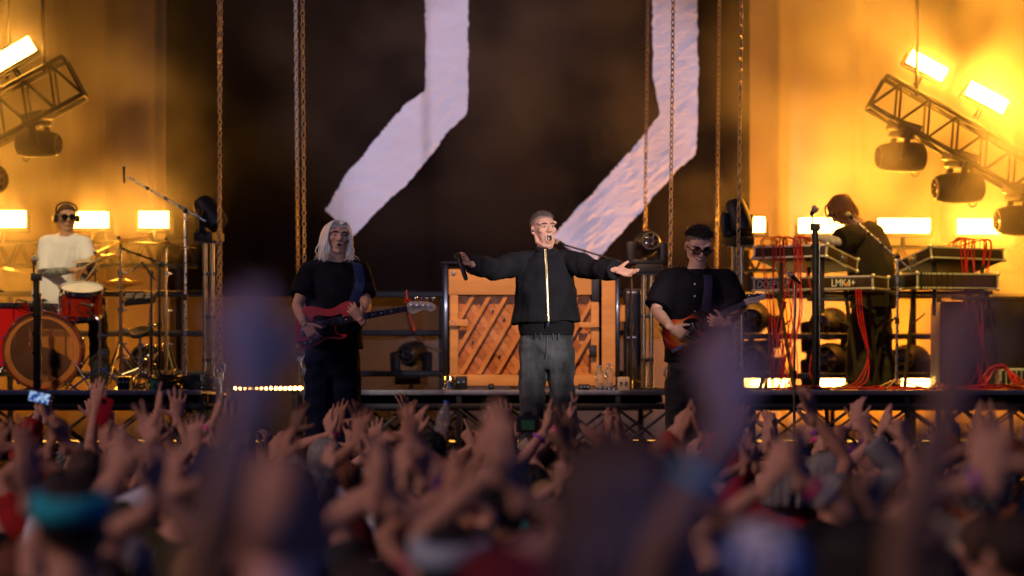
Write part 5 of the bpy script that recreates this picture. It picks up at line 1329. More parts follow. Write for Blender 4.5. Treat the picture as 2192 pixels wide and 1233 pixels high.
# glasses
def glasses(par, pos, rot, hs, m, lens=None, w_=.022, h_=.017):
    b = MB(); c = lambda x, y, z: pos + rot @ (Vector((x, y, z)) * hs)
    for s in (-1, 1):
        b.torus(c(s * .031, -.103, .004), 0.0255 * hs, .0040 * hs, axis=rot @ Vector((0, -1, 0)), seg=22, sec=7, sx=1.05, sy=.80, up=rot @ Vector((0, 0, 1)))
        b.tube([c(s * .053, -.101, .010), c(s * .078, -.085, .010), c(s * .084, -.02, .008), c(s * .084, .02, .0)], .0032 * hs, 6)
    b.tube([c(-.010, -.106, .007), c(0, -.112, .009), c(.010, -.106, .007)], .0034 * hs, 6); o = b.build('glasses', m, par)
    if lens:
        for s in (-1, 1):
            b = MB(); b.ball(c(s * .031, -.102, .004), (.026 * hs, .002, .020 * hs), 14, 8, rot); b.build('lens', lens, o)
glasses(guit, J['head'], hg, 1.08, mat('dark_glasses_rim', (.012, .008, .007), .2, coat=.5), mat('tinted_lens', (.03, .02, .015), .08, var=0, trans=.5, alpha=.45))

# ---------------- drummer
D = 29.3
SC = 1.0
J = pj(D, head=(143, 466), neck=(141, 505), sha=(100, 522), ela=(98, 585, -.12), wra=(160, 578, -.36), shb=(180, 523), elb=(194, 582, -.14), wrb=(170, 606, -.42),
       hia=(98, 660), kna=(66, 672, -.48), ana=(70, 792, -.50), hib=(126, 660), knb=(208, 676, -.45), anb=(216, 792, -.52))
J['ana'].z = J['anb'].z = DECK + .10
row = lambda px, py, hw, hd, D=D, dy=0.: (W(px, py, D + dy), hw, hd)
hd_ = hrot(16, -2, 0)
M_whiteT = mat('white_tee', (.78, .76, .78), .85, var=.05, scale=5, bump=.45, bscale=12, sheen=.2)
drm = person('drummer in white shirt with black ear defenders, seated at the kit', J, SK3, (W(110, 0, D).x, D, DECK), 'band members', True, hd_, .98, 'shut', True,
    {'a': ('fist', (.9, -.3, .08), (.1, .2, -.9), -1), 'b': ('fist', (-.35, -.5, -.35), (0, .4, -.9), 1)},
    [row(112, 655, .165, .14), row(113, 632, .18, .14), row(122, 585, .172, .13), row(135, 545, .178, .12), row(140, 521, .155, .10), row(141, 507, .08, .07)], M_whiteT, .98, .076,
    mat('black_trousers', (0, 0, 0)), (.10, .085, .08), .0095, W(112, 648, D), (mat('brown_crop_hair', (.06, .03, .02), .7, var=.3, scale=60, bump=.5, bscale=220), .006, 'short', .003, .004), wr=.007,
    forearm_mat=mat('tattooed_forearm', (.22, .23, .22), .55, var=.7, scale=28))
glasses(drm, J['head'], hd_, .98, mat('sunglasses_rim', (.01, .01, .01), .2), mat('dark_lens', (.01, .01, .012), .08, var=0, coat=.5))
b = MB(); c = lambda x, y, z: J['head'] + hd_ @ Vector((x, y, z))
b.tube(bez([c(-.088, .012, .03), c(-.085, .02, .09), c(-.045, .025, .122), (c(0, .025, .130)), c(.045, .025, .122), c(.085, .02, .09), c(.088, .012, .03)], 24), .007, 8); eb = b.build('ear_defenders', BLACKP, drm)
for s in (-1, 1):
    b = MB(); b.tube([c(s * .078, .010, -.008), c(s * .100, .010, -.008), c(s * .116, .010, -.008)], [.040, .044, .028], 16, ell=(1, .82), up=hd_ @ Vector((0, 0, 1))); b.build('ear_cup', BLACKP, eb)
def stick(a, e, label):
    b = MB(); b.tube([a, a.lerp(e, .85), a.lerp(e, .97), e], [.0075, .0065, .004, .006], 10, round_=True)
    tag(b.build('drum_stick', mat('hickory_stick', (.62, .42, .22), .5, var=.15, scale=20), origin=a), label, 'drum stick', 'drum sticks')
stick(W(160, 582, D - .44), W(228, 545, D - .62), 'drum stick raised from the drummer\'s tattooed hand'); stick(W(176, 612, D - .46), W(212, 560, D - .70), 'drum stick held low over the red rack tom')

# ---------------- synthesizer player
D = 29.35
J = pj(D, head=(1800, 448, -.05), neck=(1840, 478, .0), sha=(1838, 500, -.17), ela=(1795, 517, -.26), wra=(1744, 507, -.28), shb=(1850, 495, .17), elb=(1800, 535, .12), wrb=(1748, 525, .02),
       hia=(1852, 655, -.08), kna=(1838, 745, -.06), ana=(1842, 818, -.06), hib=(1880, 655, .08), knb=(1884, 745, .08), anb=(1890, 818, .08))
J['ana'].z = J['anb'].z = DECK + .09
for k in ('toea', 'toeb'): J[k] = Vector((-.9, -.3, 0))
row = lambda px, py, hw, hd, D=D, dy=0.: (W(px, py, D + dy), hw, hd)
hy = Matrix.Rotation(R(-58), 3, 'Z') @ Matrix.Rotation(R(36), 3, 'X')
M_brownT = mat('dark_brown_black_tee', (.016, .012, .010), .9, var=.25, scale=5, bump=.5, bscale=10, spec=.12)
M_auburn = mat('auburn_hair', (.20, .055, .022), .45, var=.35, scale=30, bump=.4, bscale=160, stretch=(1, 1, .2))
def auburn(mb, H):
    rr = random.Random(12)
    for i in range(190):
        a = rr.uniform(.35, 5.93); u = rr.random()           # around the head, gap at the face
        x, y = math.sin(a), -math.cos(a)
        p0 = Vector((x * .03, y * .03 + .01, .118)); p1 = Vector((x * .085, y * .098 + .012, .075)); p2 = Vector((x * .097, y * .108 + .014, .01)); L = rr.uniform(.06, .135)
        p3 = Vector((x * (.094 + .02 * rr.gauss(0, .6)), y * .105 + .014 + .015 * rr.gauss(0, 1), -L + .0)); 
        mb.tube(bez([p0, p1, p2, p3], 12), [.0078] * 9 + [.006, .004, .0025, .001][:4], 5)
    for s in (-1, 1):
        for i in range(16):
            mb.tube(bez([Vector((s * .01, -.06, .115)), Vector((s * .045, -.105, .085)), Vector((s * (.062 + .012 * rr.random()), -.108, .02)), Vector((s * (.066 + .02 * rr.random()), -.112 - .02 * rr.random(), -.05 - .05 * rr.random()))], 12), [.006] * 9 + [.005, .004, .002, .001][:4], 5)
syn = person('synthesizer player bent forward over the cases, auburn hair, dark shirt', J, SK3, (W(1865, 0, D).x, D, DECK), 'band members', True, hy, 1.0, 'shut', True,
    {'a': ('relax', (-1, 0, -.25), (0, 0, -1), 1), 'b': ('relax', (-1, 0, -.25), (0, 0, -1), -1)},
    [row(1868, 660, .195, .20), row(1868, 620, .20, .21), row(1864, 575, .20, .205), row(1858, 535, .195, .19), row(1849, 500, .17, .16), row(1840, 483, .10, .095)], M_brownT, .95, .105,
    mat('wide_black_trousers', (.012, .010, .009), .85, var=.2, scale=6, bump=.4, bscale=14), (.112, .104, .110), .0095, W(1868, 640, D), (M_auburn, .010, 'full', .004, 0., auburn), wr=.008, fwd=(-.25, -1, 0),
    forearm_mat=mat('pale_tattooed_arm', (.42, .34, .36), .55, var=.35, scale=30))
glasses(syn, J['head'], hy, 1.0, mat('sunglasses_rim', (0, 0, 0)), mat('dark_lens', (0, 0, 0)))

# ================================================================== GUITARS
def outline(px, d): return [W(x, y, d) for x, y in px]
def smooth_outline(P, n=90):
    P = [Vector((x, y, 0)) for x, y in P]; m = len(P); out = []
    for i in range(m):
        a, b_, c_, d_ = P[i - 1], P[i], P[(i + 1) % m], P[(i + 2) % m]
        for k in range(5):
            t_ = k / 5; q = .5 * ((2 * b_) + (c_ - a) * t_ + (2 * a - 5 * b_ + 4 * c_ - d_) * t_ * t_ + (3 * b_ - a - 3 * c_ + d_) * t_ ** 3); out.append((q.x, q.y))
    return out
def slab(px, d, thick, name, m, par, bev=.008, smooth=True):
    P = smooth_outline(px) if smooth else px
    bm = bmesh.new(); vs = [bm.verts.new(W(x, y, d)) for x, y in P]; f = bm.faces.new(vs)
    r_ = bmesh.ops.extrude_face_region(bm, geom=[f]); ev = [v for v in r_['geom'] if isinstance(v, bmesh.types.BMVert)]
    bmesh.ops.translate(bm, vec=(0, thick, 0), verts=ev)
    bmesh.ops.recalc_face_normals(bm, faces=bm.faces)
    if bev: bmesh.ops.bevel(bm, geom=[e for e in bm.edges if len(e.link_faces) == 2 and e.calc_face_angle() > R(50)], offset=bev, segments=3, affect='EDGES', clamp_overlap=True)
    bm.verts.index_update(); b = MB(); b.add([v.co for v in bm.verts], [[v.index for v in f_.verts] for f_ in bm.faces]); bm.free()
    return b.build(name, m, par, sharp=35)
def z1(u, v): return (600 + u / 6.089, 600 + v / 6.089)
GD = 23.80
bg = thing('bass_guitar', 'red electric bass guitar with black pickguard', 'bass guitar', W(700, 690, GD), 'guitars of the band')
M_cherry = mat('cherry_red_lacquer', (.46, .006, .010), .35, var=.06, scale=8, coat=.0, spec=.3)
body = [(970, 300), (930, 272), (860, 275), (790, 305), (700, 355), (600, 375), (500, 355), (400, 335), (320, 350), (280, 400), (270, 450), (215, 500), (190, 560), (190, 680), (205, 780), (245, 850), (310, 895), (400, 880), (500, 835), (580, 780), (660, 765), (760, 775), (840, 760), (870, 720), (850, 700), (790, 705), (740, 680), (722, 630), (740, 590), (860, 560), (900, 480), (930, 400), (975, 340)]
slab([z1(*p) for p in body], GD, .042, 'body', M_cherry, bg, .009)
guard = [(420, 520), (430, 480), (480, 455), (560, 460), (650, 468), (740, 450), (790, 432), (800, 470), (720, 490), (690, 560), (700, 620), (730, 690), (800, 720), (780, 740), (700, 735), (600, 735), (540, 760), (470, 810), (400, 850), (330, 865), (270, 840), (240, 790), (300, 790), (380, 770), (420, 720), (425, 640)]
slab([z1(*p) for p in guard], GD - .004, .0035, 'pickguard', mat('black_pickguard', (.006, .005, .005), .6, spec=.06), bg, 0)
def q1(s, w_, dy=0.):                        # along the neck: s 0 at body .. 1 at the nut
    a = Vector((690, 540)); e = Vector((1650, 368)); n = Vector((.176, .984)); p = a.lerp(e, s) + n * w_ * (1 - .25 * s); x, y = z1(p.x, p.y); return W(x, y, GD + dy)
nb = MB(); nb.prism([q1(-.02, -48, -.014), q1(1, -48, -.018), q1(1, 48, -.018), q1(-.02, 48, -.014)], .026, (0, 1, 0)); nb.build('neck', mat('maple_neck', (.55, .36, .18), .3, coat=.3), bg)
fb_ = MB(); fb_.prism([q1(-.02, -47, -.0175), q1(1, -47, -.0215), q1(1, 47, -.0215), q1(-.02, 47, -.0175)], .003, (0, 1, 0)); fbo = fb_.build('fretboard', mat('rosewood', (.016, .010, .010), .6, spec=.1), bg)
for i in range(18):
    s = 1 - (1 - 2 ** (-i / 12)) / (1 - 2 ** (-20 / 12)); 
    if s < 0: continue
    b = MB(); b.cyl(q1(s, -46, -.0185 - .004 * s), q1(s, 46, -.0185 - .004 * s), .0018, seg=6); b.build('fret', CHROME, fbo)
    if i in (3, 5, 7, 9, 12, 15):
        p = q1(s + .022, 0, -.0182 - .004 * s); b = MB(); b.cyl(p, p - Vector((0, .0012, 0)), .0045, seg=10); b.build('inlay', M_let, fbo)
hs_ = [(1650, 325), (1690, 280), (1780, 275), (1900, 278), (1970, 292), (2020, 320), (2028, 365), (2000, 400), (1950, 408), (1900, 385), (1840, 395), (1780, 425), (1730, 442), (1690, 425), (1655, 400)]
slab([z1(*p) for p in hs_], GD - .018, .016, 'headstock', mat('pale_maple', (.60, .46, .33), .35, coat=.3), bg, .003)
for i, (u, v) in enumerate(((1705, 320), (1780, 322), (1857, 326), (1930, 330))):
    p = W(*z1(u, v), GD - .02); b = MB(); b.cyl(p, p - Vector((0, .016, 0)), .0085, .007, 12); o = b.build('tuning_post', CHROME, bg)
    e = W(*z1(u + 60, 245), GD - .008); s0 = W(*z1(u + 50, 300), GD - .008); b = MB(); b.cyl(s0, e, .0035, seg=8); b.box(e + Vector((0, 0, .006)), (.022, .008, .018), bev=.004); b.build('tuning_key', CHROME, o)
    b = MB(); b.cyl(W(*z1(360, 560 + 24 * i), GD - .016), q1(1, -33 + 22 * i, -.026), .0011 + .0003 * (3 - i), seg=5); b.cyl(q1(1, -33 + 22 * i, -.026), p - Vector((0, .010, 0)), .0012, seg=5); b.build('string', STEEL, bg)
for u, v in ((318, 818), (395, 796)):
    p = W(*z1(u, v), GD - .004); b = MB(); b.cyl(p, p - Vector((0, .018, 0)), .0095, .0085, 14); b.build('control_knob', CHROME, bg)
b = MB(); b.box(W(*z1(285, 655), GD - .008), (.022, .014, .075), Euler((0, R(10), 0)), bev=.003); b.build('bridge', CHROME, bg)
for k in (0, 1):
    b = MB(); b.box(W(*z1(500 + 45 * k, 560 + 50 * k), GD - .01), (.055, .014, .026), Euler((0, R(-10), 0)), bev=.003); b.build('pickup', BLACKP, bg)
b = MB(); st = [W(*z1(955, 285), GD + .0), W(770, 610, GD - .03), W(769, 585, GD + .06), W(763, 565, GD + .20), W(745, 566, GD + .38), W(700, 620, GD + .50), W(660, 680, GD + .40), W(*z1(215, 620), GD + .05)]
b.tube(bez(st, 40), .034, 8, ell=(1, .10), up=(0, -1, 0)); b.build('strap', mat('navy_strap', (.012, .025, .10), .6, var=.15, scale=20), bg)

def z2(u, v): return (1380 + u / 6.164, 600 + v / 6.164)
GD2 = 23.38
eg = thing('electric_guitar', 'sunburst electric guitar with black pickguard', 'guitar', W(1475, 720, GD2), 'guitars of the band')
# sunburst: red brown rim fading to amber
m = mat('sunburst_lacquer', (.6, .2, .04), .4, var=0, spec=.18); nt = m.node_tree; bs = nt.nodes['Principled BSDF']
tc = nt.nodes.new('ShaderNodeTexCoord'); gr = nt.nodes.new('ShaderNodeTexGradient'); gr.gradient_type = 'SPHERICAL'; mp = nt.nodes.new('ShaderNodeMapping')
mp.vector_type = 'POINT'; mp.inputs['Scale'].default_value = (6.4, 1.0, 6.4); mp.inputs['Location'].default_value = (.20, 0, -.12)
cr = nt.nodes.new('ShaderNodeValToRGB'); ce = cr.color_ramp.elements; ce[0].position = .0; ce[0].color = (.012, .004, .003, 1); ce[1].position = .62; ce[1].color = (.78, .30, .04, 1)
for p_, c_ in ((.14, (.16, .012, .006, 1)), (.30, (.42, .03, .008, 1))): e_ = ce.new(p_); e_.color = c_
nt.links.new(tc.outputs['Object'], mp.inputs[0]); nt.links.new(mp.outputs[0], gr.inputs[0]); nt.links.new(gr.outputs['Color'], cr.inputs[0]); nt.links.new(cr.outputs[0], bs.inputs['Base Color'])
body = [(700, 400), (640, 430), (570, 480), (480, 515), (380, 515), (300, 540), (245, 600), (230, 700), (250, 820), (290, 930), (350, 1000), (430, 1020), (500, 985), (560, 900), (620, 850), (720, 840), (810, 800), (830, 740), (800, 700), (760, 680), (740, 640), (790, 560), (800, 470), (770, 400)]
slab([z2(*p) for p in body], GD2, .044, 'body', m, eg, .006)
guard = [(500, 580), (540, 520), (640, 500), (710, 520), (740, 580), (690, 640), (700, 710), (760, 755), (700, 780), (640, 800), (590, 780), (540, 740), (520, 660)]
slab([z2(*p) for p in guard], GD2 - .003, .0028, 'pickguard', mat('black_pickguard', (0, 0, 0)), eg, 0)
def q2(s, w_, dy=0.):
    a = Vector((660, 620)); e = Vector((1320, 300)); n = Vector((.436, .90)); p = a.lerp(e, s) + n * w_ * (1 - .2 * s); x, y = z2(p.x, p.y); return W(x, y, GD2 + dy)
b = MB(); b.prism([q2(0, -44, -.012), q2(1, -44, -.016), q2(1, 44, -.016), q2(0, 44, -.012)], .024, (0, 1, 0)); b.build('neck', mat('maple_neck', (0, 0, 0)), eg)
b = MB(); b.prism([q2(0, -43, -.015), q2(1, -43, -.019), q2(1, 43, -.019), q2(0, 43, -.015)], .0025, (0, 1, 0)); fbo = b.build('fretboard', mat('rosewood', (0, 0, 0)), eg)
for i in range(20):
    s = 1 - (1 - 2 ** (-i / 12)) / (1 - 2 ** (-21 / 12)); b = MB(); b.cyl(q2(s, -42, -.016 - .004 * s), q2(s, 42, -.016 - .004 * s), .0015, seg=6); b.build('fret', CHROME, fbo)
slab([z2(*p) for p in [(1310, 262), (1350, 240), (1430, 225), (1520, 205), (1570, 178), (1600, 190), (1595, 235), (1560, 265), (1530, 262), (1490, 300), (1440, 308), (1380, 312), (1335, 335)]], GD2 - .016, .014, 'headstock', mat('pale_maple', (0, 0, 0)), eg, .003)
for i in range(6):
    u, v = 1370 + 41 * i, 238 - 8 * i; p = W(*z2(u, v), GD2 - .018); b = MB(); b.cyl(p, p - Vector((0, .012, 0)), .005, seg=8); o = b.build('tuning_post', CHROME, eg)
    e = W(*z2(u + 12, v - 42), GD2 - .01); b = MB(); b.cyl(p, e, .0025, seg=6); b.box(e, (.013, .007, .012), bev=.003); b.build('tuning_key', CHROME, o)
    b = MB(); b.cyl(W(*z2(470, 690 + 9 * i), GD2 - .010), q2(1, -30 + 12 * i, -.021), .0008, seg=5); b.build('string', STEEL, eg)
b = MB(); b.box(W(*z2(440, 905), GD2 - .005), (.095, .006, .022), Euler((0, R(-26), 0)), bev=.002); o = b.build('control_plate', CHROME, eg)
for u, v in ((390, 930), (440, 905)):
    p = W(*z2(u, v), GD2 - .008); b = MB(); b.cyl(p, p - Vector((0, .016, 0)), .008, seg=12); b.build('control_knob', CHROME, o)
b = MB(); b.box(W(*z2(652, 622), GD2 - .008), (.010, .008, .075), Euler((0, R(-26), 0)), bev=.003); b.build('neck_pickup', CHROME, eg)
b = MB(); b.box(W(*z2(480, 730), GD2 - .006), (.05, .010, .07), Euler((0, R(-26), 0)), bev=.003); b.build('bridge', CHROME, eg)
b = MB(); st = [W(*z2(790, 420), GD2 + .02), W(1512, 650, GD2 + .10), W(1516, 615, GD2 + .155), W(1514, 590, GD2 + .22), W(1498, 584, GD2 + .40), W(1450, 640, GD2 + .55), W(1415, 700, GD2 + .40), W(*z2(240, 720), GD2 + .05)]
b.tube(bez(st, 40), .030, 8, ell=(1, .10), up=(0, -1, 0)); b.build('strap', mat('violet_strap', (.03, .02, .06), .6, var=.15, scale=20), eg)
# ================================================================== THE CROWD, seen from behind
CS = {'fair': skin('crowd_fair_skin', (.58, .32, .23)), 'tan': skin('crowd_tan_skin', (.46, .23, .15)), 'brown': skin('crowd_brown_skin', (.20, .11, .07))}
CLO = {n: cloth('crowd_' + n, c, .4, 12) for n, c in {'black': (.012, .012, .014), 'charcoal': (.035, .035, .04), 'maroon': (.12, .015, .02), 'navy': (.02, .03, .09), 'white': (.72, .74, .80), 'grey': (.22, .22, .23),
       'pink': (.50, .16, .18), 'blue': (.03, .22, .50), 'olive': (.07, .07, .035), 'red': (.35, .02, .02), 'sand': (.38, .30, .22), 'teal': (.02, .18, .20), 'denim': (.06, .09, .17), 'rust': (.28, .09, .03), 'lilac': (.30, .26, .42), 'periwinkle': (.20, .23, .50)}.items()}
HRM = {n: mat('crowd_hair_' + n, c, .55, var=.35, scale=45, bump=.5, bscale=180, stretch=(1, 1, .3)) for n, c in {'black': (.010, .008, .008), 'dark': (.03, .018, .013), 'brown': (.075, .038, .022), 'blond': (.34, .22, .11), 'grey': (.26, .25, .25), 'ginger': (.20, .06, .02)}.items()}
BAND = {n: mat('band_' + n, c, .5, var=.1) for n, c in {'pink': (.85, .05, .35), 'violet': (.30, .06, .45), 'white': (.80, .80, .80), 'teal': (.02, .25, .28), 'black': (.015, .015, .015), 'green': (.1, .4, .2)}.items()}
JEANS = cloth('crowd_dark_jeans', (.025, .03, .05), .4, 14)
crr = random.Random(99)
def long_hair(n, L0, L1, seed, wave=.012):
    def f(mb, H):
        rr = random.Random(seed)
        for i in range(n):
            a = rr.uniform(1.0, 5.28); x, y = math.sin(a), -math.cos(a); L = rr.uniform(L0, L1)
            mb.tube(bez([Vector((x * .025, y * .03 + .01, .121)), Vector((x * .086, y * .10 + .012, .07)), Vector((x * .096, y * .108 + .012, -.01)), Vector((x * (.09 + wave * rr.gauss(0, 1)), y * .10 + .02 + wave * rr.gauss(0, 1), -.09)), Vector((x * (.085 + wave * rr.gauss(0, 1)), y * .09 + .03 + wave * rr.gauss(0, 1), -L))], 12), [.0105] * 9 + [.009, .007, .005, .002][:4], 5)
    return f
def curls(n, seed, L=.05):
    return lambda mb, H: strands(mb, H, n, L, .0042, 'full', seed, .5, 0, .7)
def stubble(n, seed, L=.02): return lambda mb, H: strands(mb, H, n, L, .003, 'short', seed, .15, .3, .5)
def crowd(label, px, top, d, arms=None, shirt='black', hair=('dark', 'short'), sk='fair', yaw=0, tilt=0, lean=0., sleeve=.55, group='crowd before the stage', face_cam=False, bands=(), hs=1.0, headgear=None, seed=None, wide=1.):
    seed = seed or int(px) + int(d * 100); rr = random.Random(seed)
    ht = W(px, top, d); hc = Vector((ht.x, d, ht.z - .118 * hs)); H = ht.z
    neck = hc + Vector((0, -.01, -.142)); zs = neck.z - .035; hw = .185 * wide
    J = {'head': hc, 'neck': neck, 'sha': Vector((hc.x - hw, d, zs)), 'shb': Vector((hc.x + hw, d, zs))}
    zh = zs - .56
    for s, k in (('a', -1), ('b', 1)):
        J['hi' + s] = Vector((hc.x + k * .09, d, zh)); J['kn' + s] = Vector((hc.x + k * .10, d + .01, zh * .53)); J['an' + s] = Vector((hc.x + k * .11, d - .02, .09)); J['toe' + s] = Vector((k * .15, 1, 0)).normalized()
    hands = {}; arms = arms or {}
    for s, k in (('a', -1), ('b', 1)):
        A = arms.get(s)
        if A is None:
            J['el' + s] = J['sh' + s] + Vector((k * .07, -.02, -.29)); J['wr' + s] = J['el' + s] + Vector((-k * .02, .12, -.23)); hands[s] = ('relax', (0, .3, -1), (-k, 0, 0), -k); continue
        wpx, wpy, kind = A[:3]; w_ = W(wpx, wpy, d + (A[3] if len(A) > 3 else .10)); sh = J['sh' + s]
        # raised shoulder
        if w_.z > sh.z: J['sh' + s] = sh = sh + Vector((-k * .015, .0, .045))
        el, wr_ = ik(sh, w_, .30, .265, (k * 1.0, .35, -.35)); J['el' + s], J['wr' + s] = el, wr_
        hd = Vector(A[4]) if len(A) > 4 and A[4] else ((wr_ - el).normalized() + Vector((0, 0, .8)))
        pl = Vector(A[5]) if len(A) > 5 and A[5] else Vector((-k * .8, .6, 0))
        hands[s] = (kind, hd, pl, -k)
    r0 = lambda z, w_, dp: (Vector((hc.x, d + .0, z)), w_ * wide, dp)
    rows = [r0(zh - .06, .185, .125), r0(zh + .1, .175, .12), r0(zh + .3, .18, .125), r0(zs - .10, .19, .12), r0(zs + .005, .155, .095), r0(zs + .045, .08, .072)]
    hr = None
    if hair:
        nm, st = hair[:2]; ex = None; th = .011
        if st == 'long': ex = long_hair(110, .14, .22, seed); th = .010
        elif st == 'bob': ex = long_hair(95, .06, .10, seed); th = .012
        elif st == 'curly': ex = curls(420, seed); th = .014
        elif st == 'short': ex = stubble(160, seed)
        hr = (HRM[nm], th, {'long': 'full', 'bob': 'full', 'curly': 'full', 'bald': 'short'}.get(st, 'short'), .005, 0., ex)
        if st == 'bun':
            def ex2(mb, H):
                for i in range(60):
                    a = rr.uniform(0, 6.28); e = rr.uniform(-1, 1); c_ = Vector((0, .10, .09)); mb.tube([c_ + Vector((math.cos(a) * .03, math.sin(a) * .03, e * .03)), c_ + Vector((math.cos(a + 1) * .042, math.sin(a + 1) * .042, e * .035)), c_ + Vector((math.cos(a + 2) * .03, math.sin(a + 2) * .03, e * .03))], .008, 5)
            hr = (HRM[nm], .010, 'full', .003, 0., ex2)
    rot = hrot((0 if face_cam else 180) + yaw, tilt, 0)
    t = person(label, J, CS[sk], (hc.x, d, 0), group, False, rot, hs, 'shut', False, hands, rows, CLO[shirt], sleeve, .075, JEANS, (.10, .075, .066), .0165, None, hr, 'shirt', (0, -1 if face_cam else 1, 0), .95, wr=.006)
    for s, col, off in bands:
        w_, e = J['wr' + s], J['el' + s]; dr = (e - w_).normalized(); c = w_ + dr * off
        b = MB(); b.lathe([(.036 - .006 * (off < .05), -.009), (.040 - .006 * (off < .05), -.009), (.040 - .006 * (off < .05), .009), (.036 - .006 * (off < .05), .009)], c, dr, 18, close=True); b.build('wristband', BAND[col], t)
    if headgear:
        kind, m_ = headgear; Hd = head('shut', False); q = Skin()
        if kind == 'cap':
            V, Fc = hair_cap(Hd, .012, 'cap', .001, seed=1); q.add(T(V * hs, rot, hc), Fc); b = MB(); b.tube([Vector((0, -.07, .045)), Vector((0, -.12, .040)), Vector((0, -.165, .030))], [.07, .066, .05], 14, ell=(1, .10), up=(0, 0, 1)); q.add(T(np.array(b.v) * hs, rot, hc), b.f)
        elif kind == 'bucket':
            b = MB(); b.lathe([(.125, .012), (.128, .010), (.100, .050), (.092, .105), (.06, .130), (.01, .134)], (0, .008, 0), (0, 0, 1), 26); q.add(T(np.array(b.v) * hs, rot, hc), b.f)
        elif kind == 'headband':
            b = MB(); b.lathe([(.094, .035), (.100, .033), (.103, .06), (.100, .088), (.092, .090)], (0, .012, 0), (.0, .18, 1), 26); q.add(T(np.array(b.v) * np.array([.92, 1.1, 1]) * hs, rot, hc), b.f)
        q.build({'cap': 'cap', 'bucket': 'bucket_hat', 'headband': 'headband'}[kind], [m_], t)
    return t, J
UP = (0, 0, 1)
# ---- nearest the stage, in or close to focus
crowd('person raising a phone with a lit blue screen below the bass drum', 62, 985, 19.7, {'b': (100, 893, 'grip', .05, (-.05, .1, 1), (-.5, .5, 0))}, 'charcoal', ('dark', 'short'))
crowd('person holding up a red phone, other palm raised, below the rack tom', 262, 990, 19.1, {'a': (205, 868, 'flat', .1, (.06, .1, 1), (.3, .9, 0)), 'b': (236, 918, 'grip', .0, (-.05, .0, 1), (-.6, .5, 0))}, 'maroon', ('brown', 'bob'), bands=(('b', 'white', .06),))
crowd('person clapping high with big spread hands below the cymbal stands', 388, 1005, 18.7, {'a': (338, 868, 'flat', .1, (.05, .1, 1), (1, .1, 0)), 'b': (368, 862, 'fan', .05, (.0, .1, 1), (-.25, 1, 0))}, 'grey', None, headgear=('cap', cloth('pale_cap', (.55, .55, .60), .3)))
crowd('person with dark curly hair rim-lit in the gap left of the bass player', 600, 938, 20.4, None, 'black', ('dark', 'curly'))
crowd('person with wavy grey hair reaching up with a bent wrist, under the bass player', 697, 940, 19.9, {'b': (757, 962, 'fan', .1, (-.1, .1, 1), (0, 1, .1)), 'a': (708, 930, 'relax', .15, (-.25, .2, 1), (.6, .6, 0))}, 'grey', ('grey', 'long'))
crowd('person with long streaked blond hair and one open palm up, right of the bass player', 852, 1010, 19.4, {'a': (808, 955, 'open', .1, (-.15, .1, 1), (.2, 1, 0))}, 'lilac', ('blond', 'long'))
crowd('person in black cap raising a hand over the crowd left of the piano', 925, 925, 18.0, {'a': (893, 930, 'relax', .05, (.05, 0, 1), (.7, .5, 0))}, 'charcoal', ('dark', 'bald'), headgear=('cap', cloth('black_cap', (.012, .012, .014), .3)))
crowd('person lifting a water bottle below the piano', 972, 985, 19.6, {'a': (945, 950, 'grip', .05, (0, .1, 1), (.5, .5, 0))}, 'rust', ('dark', 'short'), 'brown')
crowd('person pointing with a bent arm right of the raised water bottle', 1048, 1000, 19.9, {'a': (1012, 955, 'point', .1, (-.5, .1, .9), (.5, .6, 0)), 'b': (1062, 925, 'relax', .15, (.0, .1, 1), (-.6, .6, 0))}, 'navy', ('brown', 'short'))
crowd('person photographing the singer with a black camera held high', 1128, 1000, 19.5, {'a': (1102, 938, 'grip', .12, (.12, .2, 1), (.8, .4, 0)), 'b': (1160, 935, 'grip', .12, (-.15, .2, 1), (-.8, .4, 0))}, 'sand', ('brown', 'bun'), bands=(('a', 'pink', .05),))
crowd('person clapping with a red bracelet just right of the singer\'s legs', 1255, 975, 19.2, {'a': (1208, 908, 'flat', .08, (.35, .1, .9), (1, .1, -.2)), 'b': (1232, 905, 'flat', .08, (-.05, .1, 1), (-1, .1, 0))}, 'black', ('dark', 'bob'), bands=(('a', 'pink', .055),))
crowd('person raising both palms below the guitarist', 1490, 1000, 19.7, {'a': (1448, 925, 'relax', .1, (.2, .1, 1), (.8, .5, 0)), 'b': (1575, 950, 'relax', .1, (.2, .1, 1), (-.6, .6, 0))}, 'black', ('black', 'short'))
crowd('person clapping close to the mic stand right of the guitarist', 1668, 1005, 19.2, {'a': (1638, 952, 'flat', .1, (.12, .05, 1), (.85, .5, 0)), 'b': (1662, 958, 'flat', .08, (-.05, .1, 1), (-.9, .4, 0))}, 'maroon', ('brown', 'long'))
crowd('person with one hand high and pink and violet wristbands', 1722, 1030, 18.5, {'b': (1738, 898, 'claw', .1, (-.15, .1, 1), (-.6, .7, 0)), 'a': (1712, 960, 'flat', .1, (.25, .1, 1), (.7, .6, 0))}, 'black', ('blond', 'short'), bands=(('b', 'pink', .07), ('b', 'violet', .035)))
crowd('person with short dark hair and ear showing before the synthesizer riser', 1853, 948, 19.0, {'a': (1830, 905, 'relax', .2, (.1, .1, 1), (.5, .7, 0))}, 'charcoal', ('dark', 'short'), yaw=25)
crowd('person with pale forearm stretched straight up under the synthesizer player', 1905, 1020, 18.0, {'a': (1882, 930, 'flat', .05, (.30, .05, 1), (.9, .2, 0))}, 'olive', ('brown', 'short'))
crowd('person with both hands spread wide under the right truss lattice', 2030, 1010, 19.9, {'a': (2008, 968, 'fan', .1, (-.2, .1, 1), (.3, 1, 0)), 'b': (2034, 962, 'fan', .1, (.25, .1, 1), (-.3, 1, 0))}, 'black', ('dark', 'short'))
